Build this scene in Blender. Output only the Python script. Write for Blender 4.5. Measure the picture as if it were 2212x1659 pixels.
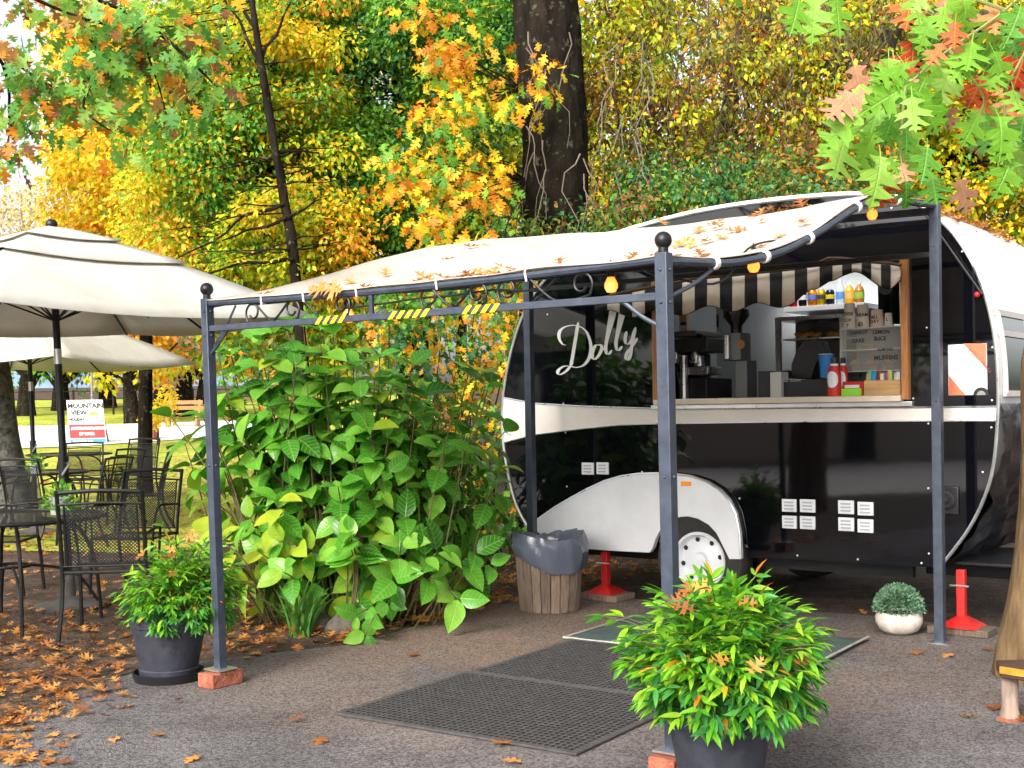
import bpy, bmesh, math, random
import numpy as np
from mathutils import Vector, Matrix, geometry, noise

random.seed(7)
rng = np.random.default_rng(11)
R = math.radians
for o in list(bpy.data.objects):
    bpy.data.objects.remove(o)
scene = bpy.context.scene
C = scene.collection

# ------------------------------------------------------------------ camera
HC = 1.40                       # eye height, metres
FPX, CX, HY, ROLL = 2640.0, 1106.0, 883.0, 0.014   # lens in pixels of a 2212 x 1659 view
cam_d = bpy.data.cameras.new('camera')
cam = bpy.data.objects.new('camera', cam_d)
C.objects.link(cam)
cam_d.sensor_fit = 'HORIZONTAL'
cam_d.sensor_width = 36.0
cam_d.lens = 36.0 * FPX / 2212.0
cam_d.shift_y = (HY - 829.5) / 2212.0
cam_d.clip_start = 0.05
cam_d.clip_end = 3000.0
rho = math.atan(ROLL)
cam.matrix_world = Matrix(((math.cos(rho), math.sin(rho), 0, 0),
                           (0, 0, -1, 0),
                           (-math.sin(rho), math.cos(rho), 0, HC),
                           (0, 0, 0, 1)))
scene.camera = cam
scene.render.resolution_x, scene.render.resolution_y = 1024, 768

# ------------------------------------------------------------------ sky, sun, exposure
SUN_EL, SUN_AZ = 34.0, 210.0    # azimuth of the sun, clockwise from +Y (behind the camera, to the left)
world = bpy.data.worlds.new('World')
scene.world = world
world.use_nodes = True
wn = world.node_tree
wn.nodes.clear()
w_out = wn.nodes.new('ShaderNodeOutputWorld')
w_bg = wn.nodes.new('ShaderNodeBackground')
w_sky = wn.nodes.new('ShaderNodeTexSky')
w_sky.sky_type = 'NISHITA'
w_sky.sun_disc = False
w_sky.sun_elevation = R(SUN_EL)
w_sky.sun_rotation = R(SUN_AZ)
w_sky.air_density = 1.0
w_sky.dust_density = 5.0
w_sky.ozone_density = 1.0
w_hs = wn.nodes.new('ShaderNodeHueSaturation')   # a thin even overcast: the sky keeps little of its blue
w_hs.inputs['Saturation'].default_value = 0.22
wn.links.new(w_sky.outputs[0], w_hs.inputs['Color'])
wn.links.new(w_hs.outputs[0], w_bg.inputs['Color'])
w_bg.inputs['Strength'].default_value = 0.15
wn.links.new(w_bg.outputs[0], w_out.inputs['Surface'])

sun_d = bpy.data.lights.new('sun', 'SUN')
sun_d.energy = 1.3
sun_d.angle = R(22)
sun_d.color = (1.0, 0.96, 0.9)
sun = bpy.data.objects.new('sun', sun_d)
C.objects.link(sun)
sdir = Vector((math.sin(R(SUN_AZ)) * math.cos(R(SUN_EL)), math.cos(R(SUN_AZ)) * math.cos(R(SUN_EL)), math.sin(R(SUN_EL))))
sun.rotation_euler = sdir.to_track_quat('Z', 'Y').to_euler()
sun.location = sdir * 60

vs = scene.view_settings
vs.view_transform = 'Standard'
vs.look = 'None'
vs.exposure = 1.25
vs.gamma = 1.0
vs.use_curve_mapping = False
scene.cycles.max_bounces = 5
scene.cycles.diffuse_bounces = 2
scene.cycles.glossy_bounces = 2
scene.cycles.transmission_bounces = 3
scene.cycles.transparent_max_bounces = 6
scene.cycles.use_adaptive_sampling = True
scene.cycles.adaptive_threshold = 0.03
scene.cycles.use_denoising = True
scene.cycles.sample_clamp_indirect = 6.0

# ------------------------------------------------------------------ frames
U = Vector((0.7975, -0.6033, 0))      # along the awning front and the caravan side
W = Vector((0.6033, 0.7975, 0))       # from the awning front towards the caravan
F0 = Vector((0.60, 4.67, 0))          # foot of the front awning post
GROT = math.atan2(U.y, U.x)
def G(a, b, z=0.0): return F0 + U * a + W * b + Vector((0, 0, z))
def ray(x, y):
    dx, dy = x - CX, y - HY
    return Vector(((dx - ROLL * dy) / FPX, 1.0, -(dy + ROLL * dx) / FPX))
def at(x, y, Y): return Vector((0, 0, HC)) + ray(x, y) * Y
def rise(y):
    t = max(0.0, y - 14.0)
    return 0.05 * t * t / (t + 5.0) if t < 70 else 0.05 * 4900 / 75.0
def gnd(x, y, z=0.0):
    d = ray(x, y); return Vector((0, 0, HC)) + d * ((z - HC) / d.z)
def car(x, y, b=3.4):
    """pixel -> (a, z) on the vertical plane b of the caravan frame"""
    d = ray(x, y); o = Vector((0, 0, HC)) - F0
    t = (b - o.dot(W)) / d.dot(W); p = o + d * t
    return p.dot(U), p.z
def side(x, y, a=0.0):
    """pixel -> (b, z) on the vertical plane a"""
    d = ray(x, y); o = Vector((0, 0, HC)) - F0
    t = (a - o.dot(U)) / d.dot(U); p = o + d * t
    return p.dot(W), p.z
def pix(p):
    """world -> pixel (numpy array or Vector)"""
    p = np.asarray(p, float).reshape(-1, 3)
    X, Y, Z = p[:, 0] / p[:, 1], p[:, 1], (p[:, 2] - HC) / p[:, 1]
    return np.stack([CX + (X - ROLL * Z) * FPX, HY - (Z + ROLL * X) * FPX, Y], 1)
def z4(x, y): return (1200 + .3165 * x) * .8848, (600 + .3165 * y) * .8848
def z5(x, y): return (1800 + .3165 * x) * .8848, (450 + .3165 * y) * .8848
def z6(x, y): return (1200 + .3165 * x) * .8848, (1050 + .3165 * y) * .8848
def z7(x, y): return (1800 + .3165 * x) * .8848, (950 + .3165 * y) * .8848
def zi(x, y): return (1850 + x / 4.74) * .8848, (650 + y / 4.74) * .8848
def zj(x, y): return (1550 + x / 4.74) * .8848, (650 + y / 4.74) * .8848

# ------------------------------------------------------------------ materials
MATS = {}
def _nt(name):
    m = bpy.data.materials.new(name); m.use_nodes = True
    n = m.node_tree; b = n.nodes['Principled BSDF']
    MATS[name] = m
    return m, n, b
def mat(name, col, rough=0.5, metal=0.0, var=0.0, vscale=8.0, bump=0.0, bscale=40.0, col2=None, spec=0.5, coat=0.0, emit=None, estr=0.0, stretch=None, trans=0.0, island=0.0):
    if name in MATS: return MATS[name]
    m, n, b = _nt(name)
    L = n.links
    b.inputs['Base Color'].default_value = (*col, 1)
    b.inputs['Roughness'].default_value = rough
    b.inputs['Metallic'].default_value = metal
    b.inputs['Specular IOR Level'].default_value = spec
    b.inputs['Coat Weight'].default_value = coat
    b.inputs['Coat Roughness'].default_value = 0.05
    b.inputs['Transmission Weight'].default_value = trans
    if emit:
        b.inputs['Emission Color'].default_value = (*emit, 1)
        b.inputs['Emission Strength'].default_value = estr
    tc = n.nodes.new('ShaderNodeTexCoord'); src = tc.outputs['Object']
    if stretch:
        mp = n.nodes.new('ShaderNodeMapping'); mp.inputs['Scale'].default_value = stretch
        L.new(src, mp.inputs['Vector']); src = mp.outputs[0]
    if var > 0 or col2:
        t = n.nodes.new('ShaderNodeTexNoise'); t.inputs['Scale'].default_value = vscale; t.inputs['Detail'].default_value = 6; t.inputs['Roughness'].default_value = .65
        L.new(src, t.inputs['Vector'])
        r = n.nodes.new('ShaderNodeValToRGB'); r.color_ramp.elements[0].position = .35; r.color_ramp.elements[1].position = .68
        c2 = col2 if col2 else tuple(min(1, c * (1 + var)) for c in col)
        c1 = col if col2 else tuple(c * (1 - var) for c in col)
        r.color_ramp.elements[0].color = (*c1, 1); r.color_ramp.elements[1].color = (*c2, 1)
        L.new(t.outputs['Fac'], r.inputs['Fac']); out = r.outputs['Color']
        if island:
            g = n.nodes.new('ShaderNodeObjectInfo')
            ma = n.nodes.new('ShaderNodeMapRange'); ma.inputs['To Min'].default_value = 1 - island; ma.inputs['To Max'].default_value = 1 + island
            L.new(g.outputs['Random'], ma.inputs['Value'])
            hs = n.nodes.new('ShaderNodeHueSaturation'); L.new(ma.outputs[0], hs.inputs['Value']); L.new(out, hs.inputs['Color']); out = hs.outputs[0]
        L.new(out, b.inputs['Base Color'])
        mr = n.nodes.new('ShaderNodeMapRange'); mr.inputs['To Min'].default_value = max(0.02, rough - .08); mr.inputs['To Max'].default_value = min(1, rough + .1)
        L.new(t.outputs['Fac'], mr.inputs['Value']); L.new(mr.outputs[0], b.inputs['Roughness'])
    if bump > 0:
        t2 = n.nodes.new('ShaderNodeTexNoise'); t2.inputs['Scale'].default_value = bscale; t2.inputs['Detail'].default_value = 5
        L.new(src, t2.inputs['Vector'])
        bp = n.nodes.new('ShaderNodeBump'); bp.inputs['Strength'].default_value = bump; bp.inputs['Distance'].default_value = 0.02
        L.new(t2.outputs['Fac'], bp.inputs['Height']); L.new(bp.outputs[0], b.inputs['Normal'])
    return m
def let_light_through(m, fac):
    """thin cloth: part of the light passes through it"""
    n = m.node_tree; L = n.links; b = n.nodes['Principled BSDF']; src = b.inputs['Base Color']
    tr = n.nodes.new('ShaderNodeBsdfTranslucent')
    if src.links: L.new(src.links[0].from_socket, tr.inputs['Color'])
    else: tr.inputs['Color'].default_value = src.default_value
    mx = n.nodes.new('ShaderNodeMixShader'); mx.inputs['Fac'].default_value = fac
    L.new(b.outputs[0], mx.inputs[1]); L.new(tr.outputs[0], mx.inputs[2]); L.new(mx.outputs[0], n.nodes['Material Output'].inputs['Surface'])
def leafmat(name, cols, transl=0.35, rough=0.45, veins=False):
    if name in MATS: return MATS[name]
    m, n, b = _nt(name); L = n.links
    oi = n.nodes.new('ShaderNodeObjectInfo'); ge = n.nodes.new('ShaderNodeNewGeometry')
    ad = n.nodes.new('ShaderNodeMath'); ad.operation = 'ADD'
    L.new(oi.outputs['Random'], ad.inputs[0]); L.new(ge.outputs['Random Per Island'], ad.inputs[1])
    fr = n.nodes.new('ShaderNodeMath'); fr.operation = 'FRACT'; L.new(ad.outputs[0], fr.inputs[0])
    r = n.nodes.new('ShaderNodeValToRGB'); el = r.color_ramp.elements
    while len(el) < len(cols): el.new(0.5)
    for i, c in enumerate(cols):
        el[i].position = i / max(1, len(cols) - 1); el[i].color = (*c, 1)
    L.new(fr.outputs[0], r.inputs['Fac'])
    tc = n.nodes.new('ShaderNodeTexCoord')
    t = n.nodes.new('ShaderNodeTexNoise'); t.inputs['Scale'].default_value = 3.0; t.inputs['Detail'].default_value = 3
    L.new(tc.outputs['UV'], t.inputs['Vector'])
    mr = n.nodes.new('ShaderNodeMapRange'); mr.inputs['To Min'].default_value = .72; mr.inputs['To Max'].default_value = 1.25
    L.new(t.outputs['Fac'], mr.inputs['Value'])
    hs = n.nodes.new('ShaderNodeHueSaturation'); L.new(r.outputs[0], hs.inputs['Color']); L.new(mr.outputs[0], hs.inputs['Value'])
    col = hs.outputs[0]
    if veins:
        sx = n.nodes.new('ShaderNodeSeparateXYZ'); L.new(tc.outputs['UV'], sx.inputs[0])
        ab = n.nodes.new('ShaderNodeMath'); ab.operation = 'SUBTRACT'; ab.inputs[1].default_value = .5; L.new(sx.outputs['X'], ab.inputs[0])
        a2 = n.nodes.new('ShaderNodeMath'); a2.operation = 'ABSOLUTE'; L.new(ab.outputs[0], a2.inputs[0])
        v1 = n.nodes.new('ShaderNodeMath'); v1.operation = 'MULTIPLY_ADD'; v1.inputs[1].default_value = -0.75; L.new(a2.outputs[0], v1.inputs[0]); L.new(sx.outputs['Y'], v1.inputs[2])
        v2 = n.nodes.new('ShaderNodeMath'); v2.operation = 'MULTIPLY'; v2.inputs[1].default_value = 44.0; L.new(v1.outputs[0], v2.inputs[0])
        v3 = n.nodes.new('ShaderNodeMath'); v3.operation = 'SINE'; L.new(v2.outputs[0], v3.inputs[0])
        lt = n.nodes.new('ShaderNodeMapRange'); lt.inputs['From Min'].default_value = .8; lt.inputs['From Max'].default_value = 1.0; L.new(v3.outputs[0], lt.inputs['Value'])
        mid = n.nodes.new('ShaderNodeMapRange'); mid.inputs['From Min'].default_value = .03; mid.inputs['From Max'].default_value = .0; L.new(a2.outputs[0], mid.inputs['Value'])
        mx = n.nodes.new('ShaderNodeMath'); mx.operation = 'MAXIMUM'; L.new(lt.outputs[0], mx.inputs[0]); L.new(mid.outputs[0], mx.inputs[1])
        sc = n.nodes.new('ShaderNodeMath'); sc.operation = 'MULTIPLY'; sc.inputs[1].default_value = .38; L.new(mx.outputs[0], sc.inputs[0])
        mixc = n.nodes.new('ShaderNodeMixRGB'); mixc.inputs['Color2'].default_value = (.42, .62, .14, 1); L.new(sc.outputs[0], mixc.inputs['Fac']); L.new(col, mixc.inputs['Color1']); col = mixc.outputs[0]
        bp = n.nodes.new('ShaderNodeBump'); bp.inputs['Strength'].default_value = .5; bp.inputs['Distance'].default_value = .004; bp.invert = True
        L.new(mx.outputs[0], bp.inputs['Height']); L.new(bp.outputs[0], b.inputs['Normal'])
    L.new(col, b.inputs['Base Color'])
    b.inputs['Roughness'].default_value = rough
    b.inputs['Specular IOR Level'].default_value = .35
    if transl > 0:
        tr = n.nodes.new('ShaderNodeBsdfTranslucent'); L.new(col, tr.inputs['Color'])
        mx2 = n.nodes.new('ShaderNodeMixShader'); mx2.inputs['Fac'].default_value = transl
        L.new(b.outputs[0], mx2.inputs[1]); L.new(tr.outputs[0], mx2.inputs[2])
        L.new(mx2.outputs[0], n.nodes['Material Output'].inputs['Surface'])
    return m

# ------------------------------------------------------------------ mesh helpers
def tag(o, label=None, cat=None, group=None, kind=None):
    if label: o['label'] = label
    if cat: o['category'] = cat
    if group: o['group'] = group
    if kind: o['kind'] = kind
    return o
def thing(name, label, cat, loc=(0, 0, 0), rz=0.0, group=None):
    o = bpy.data.objects.new(name, None); C.objects.link(o)
    o.empty_display_size = .1
    o.location = loc; o.rotation_euler = (0, 0, rz)
    return tag(o, label, cat, group)
def pmat(parent):
    """world matrix of a parent chain without waiting for the depsgraph"""
    m = Matrix.Identity(4)
    while parent is not None:
        m = parent.matrix_basis @ m; parent = parent.parent
    return m
class MB:
    def __init__(s): s.v, s.f, s.m = [], [], []
    def face(s, ids, mi=0): s.f.append(tuple(ids)); s.m.append(mi)
    def add(s, pts, faces, mi=0):
        k = len(s.v); s.v += [tuple(p) for p in pts]
        for f in faces: s.f.append(tuple(i + k for i in f)); s.m.append(mi)
        return s
    def box(s, c, size, X=(1, 0, 0), Y=(0, 1, 0), Z=(0, 0, 1), mi=0, taper=1.0):
        c, X, Y, Z = Vector(c), Vector(X).normalized(), Vector(Y).normalized(), Vector(Z).normalized()
        hx, hy, hz = [q / 2 for q in size]
        p = []
        for dz in (-1, 1):
            k = taper if dz > 0 else 1.0
            for dx, dy in ((-1, -1), (1, -1), (1, 1), (-1, 1)):
                p.append(c + X * hx * dx * k + Y * hy * dy * k + Z * hz * dz)
        return s.add(p, [(3, 2, 1, 0), (4, 5, 6, 7), (0, 1, 5, 4), (1, 2, 6, 5), (2, 3, 7, 6), (3, 0, 4, 7)], mi)
    def bar(s, p, q, w, h=None, up=(0, 0, 1), mi=0):
        p, q = Vector(p), Vector(q); h = h or w
        Y = (q - p); ln = Y.length; Y.normalize()
        X = Y.cross(Vector(up))
        if X.length < 1e-4: X = Y.cross(Vector((1, 0, 0)))
        X.normalize(); Z = X.cross(Y)
        return s.box((p + q) / 2, (w, ln, h), X, Y, Z, mi)
    def tube(s, path, r, n=8, mi=0, cap=True, closed=False):
        path = [Vector(p) for p in path]; N = len(path)
        rr = [r] * N if isinstance(r, (int, float)) else list(r)
        k = len(s.v); prev = None
        for i, p in enumerate(path):
            if closed: t = path[(i + 1) % N] - path[i - 1]
            else: t = path[min(i + 1, N - 1)] - path[max(i - 1, 0)]
            if t.length < 1e-9: t = Vector((0, 0, 1))
            t.normalize()
            if prev is None:
                a = Vector((0, 0, 1)) if abs(t.z) < .9 else Vector((1, 0, 0))
                nx = t.cross(a).normalized()
            else:
                nx = prev - t * prev.dot(t)
                nx = nx.normalized() if nx.length > 1e-6 else t.orthogonal().normalized()
            prev = nx; ny = t.cross(nx)
            for j in range(n):
                an = 2 * math.pi * j / n
                s.v.append(tuple(p + (nx * math.cos(an) + ny * math.sin(an)) * rr[i]))
        for i in range(N if closed else N - 1):
            i2 = (i + 1) % N
            for j in range(n):
                j2 = (j + 1) % n
                s.f.append((k + i * n + j, k + i * n + j2, k + i2 * n + j2, k + i2 * n + j)); s.m.append(mi)
        if cap and not closed:
            s.f.append(tuple(k + j for j in range(n))[::-1]); s.m.append(mi)
            s.f.append(tuple(k + (N - 1) * n + j for j in range(n))); s.m.append(mi)
        return s
    def lathe(s, prof, c=(0, 0, 0), n=24, mi=0, axis=None):
        """prof: list of (radius, height)"""
        c = Vector(c); A = Vector(axis).normalized() if axis else Vector((0, 0, 1))
        X = A.orthogonal().normalized() if axis else Vector((1, 0, 0)); Y = A.cross(X)
        k = len(s.v)
        for (r, h) in prof:
            for j in range(n):
                an = 2 * math.pi * j / n
                s.v.append(tuple(c + A * h + (X * math.cos(an) + Y * math.sin(an)) * max(r, 1e-5)))
        for i in range(len(prof) - 1):
            for j in range(n):
                j2 = (j + 1) % n
                s.f.append((k + i * n + j, k + i * n + j2, k + (i + 1) * n + j2, k + (i + 1) * n + j)); s.m.append(mi)
        return s
    def disc(s, c, r, axis=(0, 0, 1), n=20, mi=0):
        c, A = Vector(c), Vector(axis).normalized(); X = A.orthogonal().normalized(); Y = A.cross(X)
        return s.add([c + (X * math.cos(2 * math.pi * j / n) + Y * math.sin(2 * math.pi * j / n)) * r for j in range(n)], [tuple(range(n))], mi)
    def sphere(s, c, r, n=14, m=8, mi=0, sq=1.0):
        return s.lathe([(r * math.sin(math.pi * i / m), -r * sq * math.cos(math.pi * i / m)) for i in range(m + 1)], c, n, mi)
    def prism(s, outline, holes, to3, d0, d1, mi=0):
        """a flat plate: outline and holes are 2-D lists, to3(p, d) gives the 3-D point at depth d"""
        loops = [outline] + list(holes)
        flat = [p for l in loops for p in l]
        tris = geometry.tessellate_polygon([[Vector((p[0], p[1], 0)) for p in l] for l in loops])
        n = len(flat)
        fr = [to3(p, d0) for p in flat]; bk = [to3(p, d1) for p in flat]
        fa = [tuple(t) for t in tris] + [tuple(i + n for i in t[::-1]) for t in tris]
        k = 0
        for l in loops:
            m = len(l)
            for i in range(m):
                a, b = k + i, k + (i + 1) % m
                fa.append((a, b, b + n, a + n))
            k += m
        return s.add(fr + bk, fa, mi)
    def build(s, name, mats, parent=None, smooth=40, bevel=0.0, kind=None, local=False):
        me = bpy.data.meshes.new(name)
        v = s.v
        if parent is not None and not local:
            mi = pmat(parent).inverted(); v = [mi @ Vector(p) for p in v]
        me.from_pydata([tuple(p) for p in v], [], s.f)
        mats = mats if isinstance(mats, (list, tuple)) else [mats]
        for m in mats: me.materials.append(m)
        if len(mats) > 1: me.polygons.foreach_set('material_index', s.m)
        bm = bmesh.new(); bm.from_mesh(me); bmesh.ops.recalc_face_normals(bm, faces=bm.faces); bm.to_mesh(me); bm.free()
        if smooth:
            me.shade_smooth(); me.set_sharp_from_angle(angle=R(smooth))
        o = bpy.data.objects.new(name, me); C.objects.link(o)
        if parent is not None: o.parent = parent
        if bevel > 0:
            md = o.modifiers.new('bevel', 'BEVEL'); md.width = bevel; md.segments = 2; md.limit_method = 'ANGLE'; md.angle_limit = R(50)
        if kind: o['kind'] = kind
        return o
def put(mb, name, mats, label=None, cat=None, group=None, kind=None, loc=None, **k):
    """one mesh that is a thing of its own, its origin at its base"""
    if loc is None:
        a = np.array(mb.v); loc = ((a[:, 0].min() + a[:, 0].max()) / 2, (a[:, 1].min() + a[:, 1].max()) / 2, a[:, 2].min())
    mb.v = [tuple(Vector(p) - Vector(loc)) for p in mb.v]
    o = mb.build(name, mats, None, **k); o.location = loc
    return tag(o, label, cat, group, kind)
def copy_tree(o, parent=None):
    c = o.copy(); C.objects.link(c); c.parent = parent
    for ch in list(o.children): copy_tree(ch, c)
    return c
def smooth_path(pts, k=6):
    pts = [Vector(p) for p in pts]; out = []
    for i in range(len(pts) - 1):
        p0, p1, p2, p3 = pts[max(i - 1, 0)], pts[i], pts[i + 1], pts[min(i + 2, len(pts) - 1)]
        for j in range(k):
            t = j / k
            out.append(.5 * ((2 * p1) + (p2 - p0) * t + (2 * p0 - 5 * p1 + 4 * p2 - p3) * t * t + (3 * p1 - p0 - 3 * p2 + p3) * t ** 3))
    out.append(pts[-1]); return out
def text_into(mb, s, size, M, mi=0, bold=0.0):
    """lettering as thin flat faces: baseline start at the origin of M, x along, y up, z out of the surface"""
    cu = bpy.data.curves.new('t', 'FONT'); cu.body = s; cu.size = size; cu.offset = bold; cu.resolution_u = 3
    ob = bpy.data.objects.new('t', cu); C.objects.link(ob)
    me = bpy.data.meshes.new_from_object(ob)
    mb.add([M @ v.co for v in me.vertices], [tuple(p.vertices) for p in me.polygons], mi)
    w = max((v.co.x for v in me.vertices), default=0)
    bpy.data.objects.remove(ob); bpy.data.curves.remove(cu); bpy.data.meshes.remove(me)
    return w
def frame(o, X, Y):
    X, Y = Vector(X).normalized(), Vector(Y).normalized(); Z = X.cross(Y)
    return Matrix(((X.x, Y.x, Z.x, o[0]), (X.y, Y.y, Z.y, o[1]), (X.z, Y.z, Z.z, o[2]), (0, 0, 0, 1)))

# ------------------------------------------------------------------ leaves
def leaf_from_outline(half, bend=0.25, fold=0.18, cup=0.0):
    """half: (x, y) list of one side from base to tip; midrib on x = 0, tip at y = 1"""
    ys = [p[1] for p in half]; n = len(half)
    v, uv = [], []
    def zz(x, y): return -bend * y * y + fold * abs(x) - cup * x * x
    for x, y in half:
        for sx in (-1, 0, 1):
            v.append((sx * x, y, zz(sx * x, y)))
            uv.append((.5 + sx * x, y))
    f = []
    for i in range(n - 1):
        a, b = i * 3, (i + 1) * 3
        f += [(a, a + 1, b + 1), (a, b + 1, b), (a + 1, a + 2, b + 2), (a + 1, b + 2, b + 1)]
    return np.array(v, float), np.array(f, int), np.array(uv, float)
def lobed(half, bend=.2, fold=.12):
    """a lobed leaf: each side fans from midrib points; half holds (x, y, midrib_y)"""
    v, uv, f = [], [], []
    for x, y, my in half:
        for sx in (-1, 0, 1):
            px, py = (sx * x, y) if sx else (0, my)
            v.append((px, py, -bend * py * py + fold * abs(px) * (1 + .6 * math.sin(9 * py)))); uv.append((.5 + px, py))
    for i in range(len(half) - 1):
        a, b = i * 3, i * 3 + 3
        f += [(a, a + 1, b + 1), (a, b + 1, b), (a + 1, a + 2, b + 2), (a + 1, b + 2, b + 1)]
    return np.array(v, float), np.array(f, int), np.array(uv, float)
OAKH = [(.012, -.28, -.28), (.014, 0, 0), (.10, .03, .05), (.30, .10, .12), (.12, .20, .18), (.13, .30, .27), (.44, .42, .36), (.36, .50, .42), (.47, .60, .46), (.17, .52, .52), (.12, .60, .58),
        (.36, .78, .68), (.22, .80, .73), (.10, .74, .78), (.15, .90, .86), (.05, .90, .92), (.001, 1.0, 1.0)]
OAK = lobed(OAKH)
DRYH = [(.010, -.30, -.30), (.012, 0, 0), (.05, .06, .06), (.30, .05, .13), (.06, .20, .18), (.06, .30, .27), (.46, .30, .34), (.30, .42, .40), (.50, .55, .45), (.07, .50, .50), (.06, .60, .58),
        (.36, .76, .66), (.20, .76, .71), (.06, .76, .78), (.13, .92, .86), (.04, .90, .92), (.001, 1.02, 1.02)]
OAKC = lobed(DRYH, bend=-.22, fold=.22)
OAKW = lobed(OAKH, bend=.55, fold=.35)
OAKV = lobed(OAKH, bend=-.15, fold=-.22)
STAR = lobed([(.012, 0, 0), (.34, .0, .1), (.2, .2, .25), (.48, .45, .35), (.16, .5, .5), (.2, .75, .7), (.001, 1, 1)], .2, .2)
DIAM = (np.array([(0, 0, 0), (-.30, .42, .08), (0, 1, -.12), (.30, .50, .08)], float), np.array([(0, 3, 2), (0, 2, 1)]), np.array([(.5, 0), (.2, .45), (.5, 1), (.8, .45)], float))
OVATE = leaf_from_outline([(.02, 0), (.2, .12), (.31, .30), (.335, .45), (.29, .64), (.18, .82), (.07, .93), (.002, 1.0)], .32, .30)
LANCE = leaf_from_outline([(.01, 0), (.13, .2), (.165, .42), (.11, .72), (.002, 1.0)], .25, .25)
def basis(D, Nn):
    D = D / np.linalg.norm(D, axis=1, keepdims=True)
    Xv = np.cross(D, Nn); l = np.linalg.norm(Xv, axis=1, keepdims=True); l[l < 1e-6] = 1
    Xv = Xv / l; Nn = np.cross(Xv, D)
    return Xv, D, Nn
def leaf_mesh(name, T, P, D, N_, S, mats, midx=None, inv=None, wide=1.0):
    V, Fc, UVt = T
    Xv, D, N_ = basis(D, N_)
    S = S[:, None, None]
    vv = P[:, None, :] + S * (V[None, :, 0:1] * wide * Xv[:, None, :] + V[None, :, 1:2] * D[:, None, :] + V[None, :, 2:3] * N_[:, None, :])
    n, k = len(P), len(V)
    vv = vv.reshape(-1, 3)
    if inv is not None:
        M = np.array(inv); vv = vv @ M[:3, :3].T + M[:3, 3]
    ff = (Fc[None] + (np.arange(n) * k)[:, None, None]).reshape(-1, 3)
    me = bpy.data.meshes.new(name)
    me.vertices.add(len(vv)); me.vertices.foreach_set('co', vv.astype(np.float32).ravel())
    me.loops.add(ff.size); me.loops.foreach_set('vertex_index', ff.astype(np.int32).ravel())
    me.polygons.add(len(ff)); me.polygons.foreach_set('loop_start', (np.arange(len(ff)) * 3).astype(np.int32))
    for m in mats: me.materials.append(m)
    if midx is not None: me.polygons.foreach_set('material_index', np.repeat(midx, len(Fc)).astype(np.int32))
    me.polygons.foreach_set('use_smooth', np.ones(len(ff), bool))
    uv = me.uv_layers.new(name='uv')
    uv.data.foreach_set('uv', np.tile(UVt[Fc.ravel()], (n, 1)).astype(np.float32).ravel())
    me.update(); me.validate()
    return me
TEMPL = {}
def leaves(parent, T, tname, P, D, N_, S, mats, midx=None, nparts=0, name='leaf', rest='foliage', wide=1.0):
    """the leaves that show largest become parts of their own, the rest one part of kind stuff"""
    P, D, N_, S = map(np.asarray, (P, D, N_, S))
    midx = np.zeros(len(P), int) if midx is None else np.asarray(midx)
    pm = pmat(parent); inv = pm.inverted()
    sel = np.zeros(len(P), bool)
    if nparts:
        q = pix(P); infr = (q[:, 0] > -20) & (q[:, 0] < 2232) & (q[:, 1] > -20) & (q[:, 1] < 1680) & (q[:, 2] > .3)
        sc = np.where(infr, S / np.maximum(q[:, 2], .3) ** 1.5, 0) * rng.uniform(.9, 1.1, len(P))
        od = np.argsort(-sc)[:nparts]; sel[od[sc[od] > 0]] = True
        Xv, Dn, Nn = basis(D, N_)
        for i in np.nonzero(sel)[0]:
            key = (tname, mats[midx[i]].name, wide)
            if key not in TEMPL:
                TEMPL[key] = leaf_mesh(name, T, np.zeros((1, 3)), np.array([[0, 1., 0]]), np.array([[0, 0, 1.]]), np.ones(1), [mats[midx[i]]], wide=wide)
            o = bpy.data.objects.new(name, TEMPL[key]); C.objects.link(o); o.parent = parent
            s = S[i]; a, b, c, p = Xv[i] * s, Dn[i] * s, Nn[i] * s, P[i]
            o.matrix_basis = inv @ Matrix(((a[0], b[0], c[0], p[0]), (a[1], b[1], c[1], p[1]), (a[2], b[2], c[2], p[2]), (0, 0, 0, 1)))
    r = ~sel
    if r.any():
        me = leaf_mesh(rest, T, P[r], D[r], N_[r], S[r], mats, midx[r], inv, wide)
        o = bpy.data.objects.new(rest, me); C.objects.link(o); o.parent = parent; o['kind'] = 'stuff'
    return sel
def unit(n):
    v = rng.normal(size=(n, 3)); return v / np.linalg.norm(v, axis=1, keepdims=True)
def clumps(centres, radii, per, droop=.5, flat=.6):
    """leaf positions in loose flattened sprays round the centres; D outward and drooping"""
    cs = np.asarray(centres); n = len(cs); rd = np.broadcast_to(np.asarray(radii, float), (n,))
    idx = np.repeat(np.arange(n), per)
    d = unit(len(idx)); rr = rng.uniform(0, 1, len(idx)) ** .5
    off = d * (rr * rd[idx])[:, None]; off[:, 2] *= flat
    P = cs[idx] + off
    D = d * .8 + unit(len(idx)) * .7; D[:, 2] -= droop
    N_ = unit(len(idx)) * .7 + np.array([0, -.35, .8])
    return P, D, N_, idx
def fill_box(n, x0, x1, y0, y1, Y0, Y1):
    """n points spread through the part of space seen between these pixels and depths"""
    xs, ys, Ys = rng.uniform(x0, x1, n), rng.uniform(y0, y1, n), rng.uniform(Y0, Y1, n)
    X = (xs - CX - ROLL * (ys - HY)) / FPX * Ys; Z = HC - ((ys - HY) + ROLL * (xs - CX)) / FPX * Ys
    return np.stack([X, Ys, Z], 1)
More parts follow.
